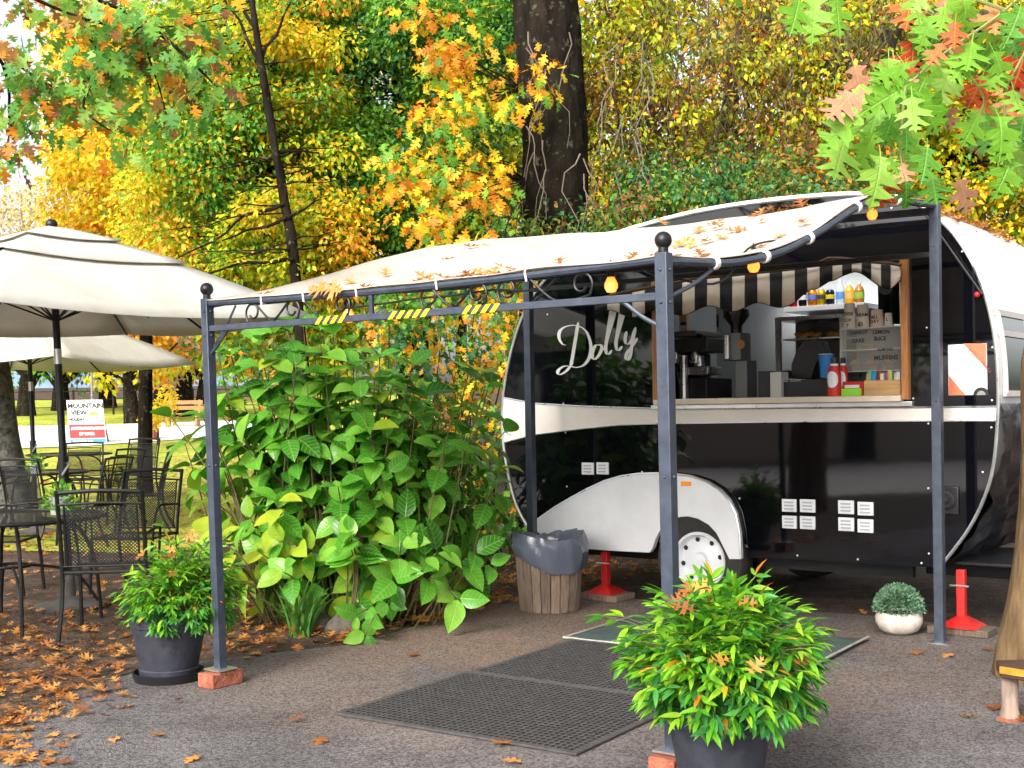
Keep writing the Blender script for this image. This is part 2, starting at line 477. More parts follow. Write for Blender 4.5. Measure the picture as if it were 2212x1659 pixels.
def limb(mb, p0, p1, r0, r1, wob=.12, n=8, seg=10, mi=0):
    p0, p1 = Vector(p0), Vector(p1); ln = (p1 - p0).length; ph = random.uniform(0, 50)
    pts, rr = [], []
    for i in range(n + 1):
        t = i / n
        w = Vector(noise.noise_vector(Vector((ph + t * 2.2, ph, t)))) * wob * ln * math.sin(math.pi * min(1, t * 1.1)) 
        pts.append(p0.lerp(p1, t) + w); rr.append(r0 + (r1 - r0) * t ** .8)
    mb.tube(pts, rr, seg, mi)
    return pts
# ================================================================== materials in use
M_post = mat('slate_blue_steel', (.052, .064, .090), .42, .25, var=.25, vscale=14, bump=.08, bscale=60)
M_black = mat('black_steel', (.012, .012, .014), .4, .3, var=.3, vscale=12)
M_canvas = mat('cream_canvas', (.56, .48, .38), .85, col2=(.74, .68, .58), vscale=1.6, bump=.12, bscale=180)
let_light_through(M_canvas, .25)
M_tie = mat('white_tie', (.75, .72, .66), .6)
M_brick = mat('red_brick', (.33, .10, .055), .9, var=.4, vscale=22, bump=.5, bscale=60)
M_cblack = mat('caravan_black', (.0025, .0025, .004), .035, 0, spec=.6, bump=.02, bscale=1.6)
M_cwhite = mat('caravan_white', (.78, .78, .80), .3, 0, var=.05, vscale=4)
M_ccream = mat('caravan_cream', (.74, .68, .62), .35, 0, var=.06, vscale=3)
M_alu = mat('aluminium_trim', (.75, .75, .77), .28, .9, var=.1)
M_tyre = mat('tyre', (.030, .027, .024), .8, var=.3, vscale=20, bump=.2, bscale=60)
M_rubber = mat('rubber', (.060, .055, .053), .8, var=.3, vscale=20, bump=.2, bscale=60)
M_rim = mat('white_rim', (.78, .79, .82), .3, 0)
M_oak = mat('varnished_timber', (.42, .17, .05), .45, var=.35, vscale=5, stretch=(9, 9, 1), bump=.1, bscale=30)
M_pale = mat('pale_timber', (.62, .36, .15), .5, var=.2, vscale=5, stretch=(1, 9, 9))
M_inwall = mat('grey_lining', (.46, .50, .51), .6, var=.06, vscale=2)
M_steel = mat('brushed_steel', (.55, .54, .52), .28, .9, var=.12, vscale=6)
M_dark = mat('dark_plastic', (.012, .012, .014), .4)
M_red = mat('signal_red', (.62, .02, .015), .45, var=.15, vscale=9)
M_wood_grey = mat('weathered_board', (.13, .09, .065), .85, var=.45, vscale=6, stretch=(14, 14, 1.2), bump=.5, bscale=18, col2=(.27, .19, .14), island=.25)
M_amber = mat('amber_lens', (.8, .25, .01), .25, emit=(1, .3, .02), estr=.1)
M_bulb = mat('lit_bulb', (1, .6, .25), .2, emit=(1.0, .15, .012), estr=1.6)
M_tape = mat('hazard_yellow', (.75, .55, .01), .5)
M_wire = mat('black_cable', (.01, .01, .01), .6)

# ================================================================== ground
def sheet(name, pts, m, z=0.0, cell=.25, wob=0.0, mats=None):
    """a ground sheet over a polygon of (x, y) points, its edge broken up by noise"""
    P2 = []
    n = len(pts)
    for i in range(n):
        a, b = Vector(pts[i]), Vector(pts[(i + 1) % n]); k = max(1, min(60, int((b - a).length / cell)))
        for j in range(k):
            p = a.lerp(b, j / k)
            if wob: p = p + Vector(noise.noise_vector(Vector((p.x * 2.1, p.y * 2.1, 3.3)))).xy * wob + Vector(noise.noise_vector(Vector((p.x * 9, p.y * 9, 1.3)))).xy * wob * .3
            P2.append(p)
    t = geometry.tessellate_polygon([[Vector((p.x, p.y, 0)) for p in P2]])
    mb = MB(); mb.add([(p.x, p.y, z + rise(p.y)) for p in P2], [tuple(f) for f in t])
    return tag(mb.build(name, m, None, smooth=0), kind='structure')
def ground_mat(name, ramp, scale, bump, bscale, rough=.95, fine=None, dirt=None):
    m, n, b = _nt(name); L = n.links
    g = n.nodes.new('ShaderNodeNewGeometry')
    t = n.nodes.new('ShaderNodeTexNoise'); t.inputs['Scale'].default_value = scale; t.inputs['Detail'].default_value = 8; t.inputs['Roughness'].default_value = .7
    L.new(g.outputs['Position'], t.inputs['Vector'])
    r = n.nodes.new('ShaderNodeValToRGB'); el = r.color_ramp.elements
    while len(el) < len(ramp): el.new(.5)
    for i, (p, c) in enumerate(ramp): el[i].position = p; el[i].color = (*c, 1)
    L.new(t.outputs['Fac'], r.inputs['Fac']); col = r.outputs[0]
    if dirt:
        t4 = n.nodes.new('ShaderNodeTexNoise'); t4.inputs['Scale'].default_value = dirt[1]; t4.inputs['Detail'].default_value = 5
        mp = n.nodes.new('ShaderNodeVectorMath'); mp.operation = 'DISTANCE'; mp.inputs[1].default_value = dirt[2]
        L.new(g.outputs['Position'], mp.inputs[0]); L.new(g.outputs['Position'], t4.inputs['Vector'])
        a = n.nodes.new('ShaderNodeMapRange'); a.inputs['From Min'].default_value = dirt[3]; a.inputs['From Max'].default_value = dirt[4]; a.inputs['To Min'].default_value = 1; a.inputs['To Max'].default_value = 0
        L.new(mp.outputs['Value'], a.inputs['Value'])
        mu = n.nodes.new('ShaderNodeMath'); mu.operation = 'MULTIPLY'; L.new(a.outputs[0], mu.inputs[0])
        c2 = n.nodes.new('ShaderNodeMapRange'); c2.inputs['From Min'].default_value = .3; c2.inputs['From Max'].default_value = .55; L.new(t4.outputs['Fac'], c2.inputs['Value']); L.new(c2.outputs[0], mu.inputs[1])
        mx = n.nodes.new('ShaderNodeMixRGB'); mx.inputs['Color2'].default_value = (*dirt[0], 1); L.new(mu.outputs[0], mx.inputs['Fac']); L.new(col, mx.inputs['Color1']); col = mx.outputs[0]
    if fine:
        v = n.nodes.new('ShaderNodeTexVoronoi'); v.inputs['Scale'].default_value = fine[0]; L.new(g.outputs['Position'], v.inputs['Vector'])
        sv = n.nodes.new('ShaderNodeSeparateColor'); L.new(v.outputs['Color'], sv.inputs[0])
        mr = n.nodes.new('ShaderNodeMapRange'); mr.inputs['To Min'].default_value = fine[1]; mr.inputs['To Max'].default_value = fine[2]; L.new(sv.outputs[0], mr.inputs['Value'])
        hs = n.nodes.new('ShaderNodeHueSaturation'); L.new(mr.outputs[0], hs.inputs['Value']); L.new(col, hs.inputs['Color']); col = hs.outputs[0]
    L.new(col, b.inputs['Base Color']); b.inputs['Roughness'].default_value = rough; b.inputs['Specular IOR Level'].default_value = .25
    t2 = n.nodes.new('ShaderNodeTexNoise'); t2.inputs['Scale'].default_value = bscale; t2.inputs['Detail'].default_value = 6; L.new(g.outputs['Position'], t2.inputs['Vector'])
    bp = n.nodes.new('ShaderNodeBump'); bp.inputs['Strength'].default_value = bump; bp.inputs['Distance'].default_value = .03
    L.new(t2.outputs['Fac'], bp.inputs['Height']); L.new(bp.outputs[0], b.inputs['Normal'])
    return m
M_soil = ground_mat('dark_soil', [(.3, (.030, .020, .014)), (.5, (.075, .050, .036)), (.72, (.15, .10, .065))], 2.5, .9, 30, fine=(55, .6, 1.4))
M_asphalt = ground_mat('worn_asphalt', [(.32, (.082, .073, .073)), (.5, (.132, .120, .119)), (.7, (.19, .172, .168))], 1.3, .7, 160, rough=.9, fine=(120, .45, 1.8),
                       dirt=((.175, .125, .095), .9, (.45, 7.2, 0), 1.2, 2.7))
M_lawn = ground_mat('lawn_green', [(.3, (.16, .22, .025)), (.5, (.34, .38, .04)), (.7, (.52, .46, .08))], .8, .8, 60, fine=(26, .6, 1.5))
M_road = ground_mat('pale_concrete', [(.3, (.62, .58, .56)), (.7, (.80, .77, .76))], 1.0, .2, 40)
mb = MB()
xs = [-400, -200, -100, -60, -30, -15, -8, -4, 0, 4, 8, 15, 30, 60, 100, 200, 400]
ys = [-150, -60, -20, 0, 5, 10, 14, 16, 18, 20, 23, 26, 30, 35, 40, 45, 50, 60, 70, 84, 120, 250, 600, 1500]
for y in ys:
    for x in xs: mb.v.append((x, y, rise(y)))
for j in range(len(ys) - 1):
    for i in range(len(xs) - 1):
        k = j * len(xs) + i; mb.face((k, k + 1, k + len(xs) + 1, k + len(xs)))
tag(mb.build('ground', M_soil, None), kind='structure')
def gp(*pts): return [tuple(gnd(x, y).xy) for x, y in pts]
edge = gp((-250, 1659), (40, 1560), (190, 1490), (300, 1448), (430, 1430), (520, 1424), (640, 1408), (760, 1392), (850, 1372), (920, 1348), (1000, 1322), (1100, 1292), (1180, 1284))
sheet('forecourt', [(-9, -8)] + [(-3.4, 2.2)] + edge + [tuple(G(-1.0, 3.7).xy), tuple(G(4.5, 3.9).xy), (9, 6), (14, -8)], M_asphalt, .004, wob=.10)
lw = [(-60, 17.5), (-11, 15.5), (-5.2, 12.6), (-3.6, 12.2), (-2.4, 14), (-1.5, 17), (-1.5, 30), (-4, 62), (-60, 62)]
def hsheet(name, pts, m, z):
    """a sheet that follows the rising ground: the polygon cut into strips along y"""
    bm = bmesh.new()
    P2 = []
    for i in range(len(pts)):
        a, b = Vector(pts[i]), Vector(pts[(i + 1) % len(pts)]); k = max(1, int((b - a).length / .8))
        for j in range(k):
            p = a.lerp(b, j / k); P2.append(p + Vector(noise.noise_vector(Vector((p.x, p.y, 7)))).xy * .25)
    vs_ = [bm.verts.new((p.x, p.y, 0)) for p in P2]; bm.faces.new(vs_)
    for y in np.arange(12, 64, 1.5):
        bmesh.ops.bisect_plane(bm, geom=bm.verts[:] + bm.edges[:] + bm.faces[:], plane_co=(0, y, 0), plane_no=(0, 1, 0))
    bmesh.ops.triangulate(bm, faces=bm.faces[:])
    for v in bm.verts: v.co.z = rise(v.co.y) + z
    me = bpy.data.meshes.new(name); bm.to_mesh(me); bm.free(); me.materials.append(m)
    o = bpy.data.objects.new(name, me); C.objects.link(o); return tag(o, kind='structure')
hsheet('lawn', lw, M_lawn, .008)
hsheet('road', [(-60, 27), (-16, 27.5), (-10.5, 30), (-7.6, 33), (-6.5, 37), (-9, 40.5), (-14, 39), (-60, 40)], M_road, .03)
sheet('street', [(-7.6, -24), (-7.6, 10), (-9, 14), (-16, 15), (-16, -24)], M_road, .006, cell=2.0)
# low blue hill far off to the left
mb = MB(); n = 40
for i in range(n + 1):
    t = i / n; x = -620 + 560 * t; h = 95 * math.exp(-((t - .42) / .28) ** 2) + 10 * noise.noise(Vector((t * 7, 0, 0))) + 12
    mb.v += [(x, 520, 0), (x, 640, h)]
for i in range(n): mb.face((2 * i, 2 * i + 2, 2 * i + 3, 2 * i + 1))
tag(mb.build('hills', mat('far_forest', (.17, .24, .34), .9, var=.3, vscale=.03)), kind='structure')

# ================================================================== awning frame
def place_post(x0, y0, x1, y1, Y): return at(x0, y0, Y), at(x1, y1, Y)
AW = thing('lean_to_awning', 'cream canvas lean-to awning on slate blue steel posts in front of the black caravan', 'awning', G(-1.3, 1.55), GROT)
Lb, Fb, Rb, Bb = G(-2.65, 0, .085), G(0, 0, .085), G(.02, 3.08, .0), gnd(1152, 1303)
# tops follow the photograph: the front posts lean a little apart
Lt, Ft = at(447, 645, Lb.y), at(1433, 546, Fb.y)
Rt, Bt = at(2019, 437, Rb.y), at(1139, 519, Bb.y)
def post(base, top, w=.048, bolts=True, plate=True):
    mb = MB(); mb.bar(base, top, w, w, up=W)
    o = mb.build('post', M_post, AW, bevel=.003)
    if bolts:
        for t in (.965, .90, .55):
            m2 = MB(); q = base.lerp(top, t); m2.sphere(q - W * (w / 2), .007, 8, 5); m2.build('bolt', M_post, o)
            m2 = MB(); m2.sphere(q + U * (w / 2), .007, 8, 5); m2.build('bolt', M_post, o)
    if plate:
        m2 = MB(); m2.box(base + Vector((0, 0, .004)), (.12, .12, .008), U, W); m2.build('foot_plate', M_alu, o)
    return o
pL = post(Lb, Lt); pF = post(Fb, Ft, .052); pR = post(Rb, Rt, .055); pB = post(Bb, Bt, .055)
for top, pp in ((Lt, pL), (Ft, pF)):
    m2 = MB(); m2.sphere(top + Vector((0, 0, .048)), .034, 20, 14); m2.lathe([(.02, 0), (.02, .02)], top, 12); m2.build('ball_finial', M_black, pp)
def on_front(t, dz=0.0, out=0.0): return Lt.lerp(Ft, t) + Vector((0, 0, dz)) - W * out
mb = MB(); mb.tube([on_front(i / 12, -.025 - .02 * math.sin(math.pi * i / 12)) for i in range(13)], .017, 8); mb.build('top_rail', M_post, AW)
mb = MB(); mb.bar(on_front(0, -.155), on_front(1, -.165), .022, .03, up=(0, 0, 1)); mb.build('lower_rail', M_post, AW, bevel=.002)
# hazard tape wrapped round the lower rail
for t0, t1, k in ((.30, .375, 4), (.475, .565, 5), (.635, .71, 4)):
    for i in range(k):
        t = t0 + (t1 - t0) * (i + .15) / k
        p = Lt.lerp(Ft, t) + Vector((0, 0, -.155 - .01 * t)); q = Lt.lerp(Ft, t + .010) + Vector((0, 0, -.155 - .01 * t))
        mb = MB(); h = .0175; w_ = .0135
        dx = (Ft - Lt).normalized() * .016
        for sgn in (-1, 1):
            a_ = -W * w_ * sgn
            mb.add([p + a_ + Vector((0, 0, -h)) - dx, q + a_ + Vector((0, 0, -h)) - dx, q + a_ + Vector((0, 0, h)) + dx, p + a_ + Vector((0, 0, h)) + dx], [(0, 1, 2, 3)])
        mb.add([p + W * w_ + Vector((0, 0, h)) + dx, q + W * w_ + Vector((0, 0, h)) + dx, q - W * w_ + Vector((0, 0, h)) + dx, p - W * w_ + Vector((0, 0, h)) + dx], [(0, 1, 2, 3)])
        mb.build('tape_stripe', M_tape, AW)
# scrollwork between the two rails
def scroll(t, flip, big=1.0):
    c = on_front(t, -.092); X = (Ft - Lt).normalized() * flip; Z = Vector((0, 0, 1)); pts = []
    for i in range(34):
        an = -1.2 + i / 33 * 7.0; r = .052 * (1 - .55 * i / 33) * big
        pts.append(c + X * math.cos(an) * r + Z * math.sin(an) * r)
    tail = [c + X * (-.24 * big) + Z * .035, c + X * (-.12 * big) + Z * -.06 ]
    mb = MB(); mb.tube(smooth_path(tail + pts[::3], 5), .0055, 6); mb.build('scroll', M_black, AW)
for t, f in ((.13, -1), (.235, 1), (.36, 1), (.56, -1), (.66, 1), (.72, -1), (.86, 1)): scroll(t, f, 1.05)
mb = MB(); mb.bar(on_front(.43, -.02), on_front(.43, -.165), .022, .014, up=W); mb.bar(on_front(.41, -.052), on_front(.45, -.052), .02, .012); mb.build('centre_strut', M_post, AW)
def brace(p, q, r=.009):
    mb = MB(); mb.tube(smooth_path([p, p.lerp(q, .5) + Vector((0, 0, -.012)), q], 5), r, 6); mb.build('brace', M_post, AW)
dF = (Ft - Lt).normalized()
brace(Lt + Vector((0, 0, -.30)), Lt + dF * .16 + Vector((0, 0, -.16))); brace(Lt + dF * .05 + Vector((0, 0, -.25)), Lt + dF * .22 + Vector((0, 0, -.05)), .006)
brace(Ft + Vector((0, 0, -.29)), Ft - dF * .20 + Vector((0, 0, -.16))); brace(Ft + Vector((0, 0, -.17)) + U * .02, Ft + W * .42 + Vector((0, 0, -.02)))
# rafters: an S curve from the low front posts to the tall back posts
raf_px = [(1500, 566), (1565, 571), (1625, 562), (1690, 545), (1750, 513), (1810, 473), (1860, 438), (1895, 428)]
RB = [side(*q) for q in raf_px]
Ftb, Rtb = (Ft - F0).dot(W), (Rt - F0).dot(W)
prof = [(Ftb, Ft.z - .035)] + [q for q in RB if Ftb + .05 < q[0] < Rtb - .1]
prof += [(Rtb, Rt.z - .02)]
PT = [((b - Ftb) / (Rtb - Ftb), (z - (Ft.z - .035)) / (Rt.z - Ft.z)) for b, z in prof]
PT = [(t, k) for i, (t, k) in enumerate(PT) if i == 0 or t > PT[i - 1][0]]
def scurve(t):
    for (t0, k0), (t1, k1) in zip(PT, PT[1:]):
        if t <= t1:
            s_ = (t - t0) / max(1e-6, t1 - t0); return k0 + (k1 - k0) * s_
    return PT[-1][1]
def sc_s(t): return (scurve(max(0, t - .05)) + 2 * scurve(t) + scurve(min(1, t + .05))) / 4 if 0 < t < 1 else scurve(t)
def canopy(s, t, sag=1.0):
    l = Lt.lerp(Bt, t); r = Ft.lerp(Rt, t)
    l = Vector((l.x, l.y, Lt.z - .012 + (Bt.z - Lt.z) * sc_s(t))); r = Vector((r.x, r.y, Ft.z - .012 + (Rt.z - Ft.z) * sc_s(t)))
    l.z = float(np.interp(t, [0, .135, .32, .51, .595, .84, 1], [Lt.z - .012, 2.055, 2.20, 2.36, 2.425, 2.565, Bt.z - .01])); p = l.lerp(r, s)
    p.z += (-.040 * math.sin(math.pi * s) * (.35 + math.sin(math.pi * t)) + .012 * noise.noise(Vector((s * 7, t * 6, 1)))) * sag
    return p
for s, nm in ((0, 'rafter'), (1, 'rafter'), (.5, 'rafter')):
    mb = MB(); mb.tube([canopy(s, i / 24, 0 if s != .5 else .9) + Vector((0, 0, -.024)) for i in range(25)], .017, 8); mb.build(nm, M_post, AW)
mb = MB(); mb.bar(Bt + Vector((0, 0, -.05)), Rt + Vector((0, 0, -.05)), .04, .04); mb.build('back_rail', M_post, AW, bevel=.003)
mb = MB(); mb.bar(Bt + Vector((0, 0, -.36)), Rt + Vector((0, 0, -.30)), .03, .03); mb.build('back_rail', M_black, AW)
mb = MB(); mb.bar(Ft.lerp(Rt, .1) + Vector((0, 0, -.07)), Lt.lerp(Bt, .1) + Vector((0, 0, -.07)), .02, .02); mb.build('cross_rail', M_black, AW)
mb = MB(); ns, nt = 44, 40
for j in range(nt + 1):
    for i in range(ns + 1):
        s, t = i / ns, j / nt
        mb.v.append(tuple(canopy(s, t) + Vector((0, 0, .004)) - (W * .02 if j == 0 else W * 0)))
for j in range(nt):
    for i in range(ns):
        k = j * (ns + 1) + i; mb.face((k, k + 1, k + ns + 2, k + ns + 1))
cano = mb.build('canopy', M_canvas, AW, smooth=60)
cano.modifiers.new('thick', 'SOLIDIFY').thickness = .004
for t in (.16, .27, .40, .58, .76): # cable ties along the front rail and rafter
    mb = MB(); p = on_front(t, -.03); mb.tube([p + W * .02 * math.cos(a) + Vector((0, 0, .024 * math.sin(a))) for a in np.linspace(0, 6.28, 12)], .004, 6, closed=True)
    mb.bar(p - W * .022 + dF * .004, p - W * .024 - Vector((0, 0, .035)) + dF * .01, .008, .003); mb.build('cable_tie', M_tie, AW)
for t in (.13, .28, .43, .62, .80):
    p = canopy(1, t, 0) + Vector((0, 0, -.022)); tn = (canopy(1, t + .02, 0) - canopy(1, t - .02, 0)).normalized(); nn = tn.cross(U)
    mb = MB()
    for dx in (-.010, 0, .010): mb.tube([p + tn * dx + U * .022 * math.cos(a) + nn * .024 * math.sin(a) for a in np.linspace(0, 6.28, 12)], .006, 6, closed=True)
    mb.build('cable_tie', M_tie, AW)
brick_groups = 'bricks under the awning posts'
def brick(c, label):
    mb = MB(); mb.box((c[0], c[1], .0405), (.115, .20, .073), U, W)
    for i, v in enumerate(mb.v): mb.v[i] = tuple(Vector(v) + Vector(noise.noise_vector(Vector(v) * 30)) * .004)
    put(mb, 'brick', M_brick, label, 'brick', brick_groups, bevel=.006)
brick(Lb, 'red brick carrying the awning post beside the smaller black tub')
brick(Fb, 'red brick under the awning post beside the large foreground tub')

# festoon bulbs
def bulb(x, y, b, label, cord=None):
    a_, z_ = car(x, y, b); p = G(a_, b, z_)
    t = thing('festoon_bulb', label, 'light bulb', p, 0, 'warm festoon bulbs under the awning')
    mb = MB(); mb.lathe([(.0, -.034), (.018, -.030), (.0275, -.012), (.027, .004), (.016, .026), (.013, .034)], p, 16); mb.build('glass', M_bulb, t)
    mb = MB(); mb.lathe([(.0, .03), (.016, .03), (.017, .065), (.006, .085), (0, .085)], p, 12); mb.build('socket', M_dark, t)
    mb = MB(); mb.tube([p + Vector((0, 0, .08)), p + Vector((0, 0, .10))], .004, 5); mb.build('cord', M_wire, t)
    return p
b1 = bulb(1320, 615, .12, 'lit festoon bulb behind the front rail beside the front post')
b2 = bulb(1628, 573, 1.0, 'lit festoon bulb under the rafter above the striped valance')
b3 = bulb(1884, 462, 2.4, 'lit festoon bulb high under the awning peak by the caravan roof')
b4 = bulb(753, 682, .04, 'lit festoon bulb hanging over the big leafed shrub')
def cable(pts, name, label, r=.005):
    mb = MB(); mb.tube(smooth_path(pts, 8), r, 6); put(mb, name, M_wire, label, 'cable')
cable([b4 + Vector((0, 0, .09)), on_front(.36, -.10, -.03), on_front(.44, -.10, -.03), on_front(.52, -.09, -.03), on_front(.6, -.09, -.03), on_front(.68, -.08, -.04), on_front(.76, -.09, -.06), b1 + Vector((0, 0, .09)), Ft + W * .4 + Vector((0, 0, -.09)), b2 + Vector((0, 0, .09)), b2.lerp(b3, .5) + Vector((0, 0, .02)), b3 + Vector((0, 0, .09)), Rt + Vector((0, 0, -.02))],
      'festoon_cable', 'black cable that links the festoon bulbs under the awning')

# ================================================================== caravan
CV = thing('caravan', 'vintage black and cream rounded caravan lettered in script with a serving window', 'caravan', G(-1.4, 4.4), GROT)
CB, CW_ = 3.4, 2.05
def C3(p, d): return G(p[0], CB + d, p[1])
out_px = [(1152, 1155), (1118, 1095), (1098, 1020), (1087, 940), (1088, 860), (1105, 760), (1135, 672), (1180, 603), (1245, 548), (1320, 512), (1390, 489), (1500, 461), (1620, 441), (1740, 428), (1850, 422),
          (1930, 429), (1990, 448), (2040, 484), (2080, 533), (2115, 598), (2142, 690), (2155, 790), (2156, 900), (2146, 1010), (2125, 1080), (2095, 1140), (2055, 1195), (2028, 1226), (1900, 1221), (1780, 1211),
          (1600, 1197), (1420, 1186), (1265, 1175)]
OUT = [car(*p) for p in out_px]
# smooth the rounded part of the profile
sm = [Vector((p[0], p[1], 0)) for p in OUT[:28]]
wc = car(*z6(1612, 1040)); rt = abs(car(*z6(1612, 665))[1] - wc[1]); rr_ = abs(car(*z6(1612, 815))[1] - wc[1])
wc = (wc[0], rt + .002)
arch = [(wc[0] + rt * 1.13 * math.cos(t), wc[1] + rt * 1.13 * math.sin(t)) for t in np.linspace(.12, math.pi - .12, 20)]
OUTS = [(p.x, p.y) for p in smooth_path(sm, 4)] + OUT[28:30] + arch + OUT[32:]
wl, wr = car(1424, 700)[0], car(1950, 700)[0]
wb, wt = car(1950, 853)[1], car(1950, 566)[1]
HOLE = [(wl, wb), (wr, wb), (wr, wt), (wl, wt)]
mb = MB(); mb.prism(OUTS, [HOLE], C3, 0, .03); mb.build('side_panel', M_cblack, CV, smooth=30)
mb = MB(); hin = [(p[0] * .995, p[1]) for p in OUTS]; mb.prism(OUTS, [], C3, CW_ - .03, CW_); mb.build('side_panel', M_cblack, CV, smooth=30)
# skin between the two sides: roof and ends cream, lower ends and floor black; an opening added in the unseen roof lets sky light inside
mbw, mbk, mbt = MB(), MB(), MB()
no = len(OUTS); amax = max(p[0] for p in OUTS); amin = min(p[0] for p in OUTS); zmax = max(p[1] for p in OUTS)
def skin_quad(m_, p, q, d0, d1): m_.add([C3(p, d0), C3(q, d0), C3(q, d1), C3(p, d1)], [(0, 1, 2, 3)])
for i in range(no):
    p, q = OUTS[i], OUTS[(i + 1) % no]
    zm, am = (p[1] + q[1]) / 2, (p[0] + q[0]) / 2
    if zm < .85: skin_quad(mbk, p, q, .03, CW_ - .03)
    elif zm > zmax - .2 and -1.85 < am < -.7:
        skin_quad(mbw, p, q, .03, .75); skin_quad(mbw, p, q, 1.45, CW_ - .03)
    else: skin_quad(mbw, p, q, .03, CW_ - .03)
sk = mbw.build('roof_skin', mat('roof_white', (.80, .80, .80), .22, 0, var=.08, vscale=2.5, bump=.06, bscale=9), CV, smooth=50)
mbk.build('lower_skin', mat('underbody_black', (.012, .012, .012), .5), CV, smooth=50)
def along(i0, i1): return OUTS[i0:i1]
arc = OUTS[:109]
mb = MB(); mb.tube([C3((p[0], p[1]), -.006) for p in arc], .011, 6); mb.build('edge_trim', M_alu, CV)
mb = MB(); mb.tube([C3((p[0], p[1]), -.010) + Vector((0, 0, .012)) for p in arc[36:76]], .012, 6); mb.build('drip_rail', M_cwhite, CV)
# cream waist stripe: flared towards the rear end
sw = [z4(90, 1170), z4(330, 1215), z4(700, 1238), z4(1300, 1256), z4(1700, 1258)]
top_s = [car(*q) for q in sw] + [car(*z7(500, 146)), car(*z7(1480, 140)), car(*z7(2000, 134))]
bot_s = [car(*z7(2000, 243)), car(*z7(1480, 245)), car(*z7(500, 250)), car(*z4(1700, 1366)), car(*z4(1300, 1372)), car(*z4(1000, 1383)), car(*z4(700, 1412)), car(*z4(330, 1458)), car(*z4(98, 1518)), car(*z4(85, 1350))]
mb = MB(); mb.prism(top_s + bot_s, [], C3, -.006, -.0005); mb.build('waist_stripe', M_ccream, CV, smooth=0)
for ln in (top_s, bot_s[:-1]):
    mb = MB(); mb.tube([C3(p, -.008) for p in ln], .005, 5); mb.build('stripe_trim', M_alu, CV)
# mudguard
fo = [(345, 715), (420, 660), (520, 590), (640, 520), (760, 455), (900, 390), (1030, 353), (1160, 335), (1300, 332), (1430, 336), (1560, 352), (1680, 392), (1780, 455), (1850, 530), (1905, 640), (1935, 790), (1946, 990)]
fi = [(1860, 990), (1835, 940), (1805, 880), (1760, 790), (1700, 725), (1620, 680), (1540, 662), (1470, 668), (1420, 685), (1365, 725), (1320, 780), (1290, 840), (1270, 905), (1245, 940), (980, 928), (730, 910), (560, 870), (440, 820), (365, 770)]
FO = [car(*z6(*q)) for q in fo]; FI = [car(*z6(*q)) for q in fi]
mb = MB(); mb.prism(FO + FI, [], C3, -.05, -.002); mg = mb.build('mudguard', M_cwhite, CV, smooth=30, bevel=.006)
mb = MB(); mb.tube([C3(p, -.044) for p in FO], .009, 6); mb.build('mudguard_trim', M_alu, mg)
ca = car(*z6(1530, 410)); mb = MB(); mb.box(C3(ca, -.056), (.075, .014, .028), U, W); mb.build('marker_light', M_amber, mg, bevel=.003)
# wheel
wh = MB(); wh.lathe([(rr_ * .9, -.02), (rr_ * 1.02, -.035), (rt * .86, -.05), (rt * .96, -.04), (rt, -.015), (rt, .11), (rt * .95, .14), (rr_, .14)], C3(wc, .012), 40, axis=W)
wheel = wh.build('wheel', M_tyre, CV)
mb = MB(); mb.lathe([(rr_, -.03), (rr_ * .97, -.045), (rr_ * .90, -.045), (rr_ * .86, .0), (rr_ * .80, .02), (rr_ * .60, .005), (rr_ * .35, -.012), (rr_ * .3, -.012), (rr_ * .26, -.04), (.001, -.045)], C3(wc, .012), 40, axis=W); mb.build('rim', M_rim, wheel)
for k in range(8):
    an = k * math.pi / 4 + .2; mb = MB(); mb.disc(C3((wc[0] + math.cos(an) * rr_ * .72, wc[1] + math.sin(an) * rr_ * .72), .016), rr_ * .085, W, 10); mb.build('rim_slot', M_dark, wheel)
mb = MB(); mb.prism([(wc[0] + rt * 1.12 * math.cos(t), wc[1] + rt * 1.12 * math.sin(t)) for t in np.linspace(-.5, 3.6, 24)], [], C3, .24, .25); mb.build('wheel_well', mat('matt_black', (.004, .004, .004), .9), CV, smooth=0)
# vents, screws, inlet, stickers
def vent(cx, cy, w, h, conv):
    p = car(*conv(cx, cy)); q = car(*conv(cx + w / 2, cy)); r_ = car(*conv(cx, cy - h / 2))
    wv, hv = 2 * (q[0] - p[0]), 2 * (r_[1] - p[1])
    mb = MB(); mb.box(C3(p, -.006), (wv, .012, hv), U, W); v = mb.build('vent', M_cwhite, CV, bevel=.003)
    for k in (-.26, 0, .26):
        mb = MB(); mb.box(C3((p[0], p[1] + k * hv), -.0145), (wv * .62, .006, hv * .09), U, W + Vector((0, 0, .5))); mb.build('louvre', mat('vent_grey', (.42, .43, .45), .5), v)  # louvres in one flat grey, darker than the vent plate
for q in ((747, 297, 92, 92), (861, 295, 92, 92)): vent(*q, z6)
for q in ((404, 897, 112, 98), (546, 900, 118, 100), (406, 1025, 112, 98), (546, 1030, 118, 100), (842, 910, 122, 104), (992, 922, 122, 104), (843, 1042, 122, 104), (992, 1055, 122, 104)): vent(*q, z7)
for q, cv in ([((x, y), z7) for x, y in ((464, 1283), (930, 1313), (1421, 1342), (18, 843), (1474, 765), (1478, 1268), (1893, 640), (1933, 742), (1787, 1085), (1474, 266), (1960, 296), (1358, 72), (1965, 86))] +
              [((x, y), z5) for x, y in ((1461, 1106), (1735, 518), (1465, 538), (945, 575), (1968, 1258), (1190, 183))] + [((x, y), z6) for x, y in ((582, 435), (1915, 527), (571, 20), (1162, 322))] + [((x, y), z4) for x, y in ((555, 1216), (432, 530))]):
    p = car(*cv(*q)); mb = MB(); mb.sphere(C3(p, -.001), .0065, 8, 5); mb.build('screw', M_cwhite, CV)
p = car(*z7(1615, 858)); mb = MB(); mb.box(C3(p, -.007), (.15, .014, .17), U, W); wi = mb.build('water_inlet', M_dark, CV, bevel=.01)
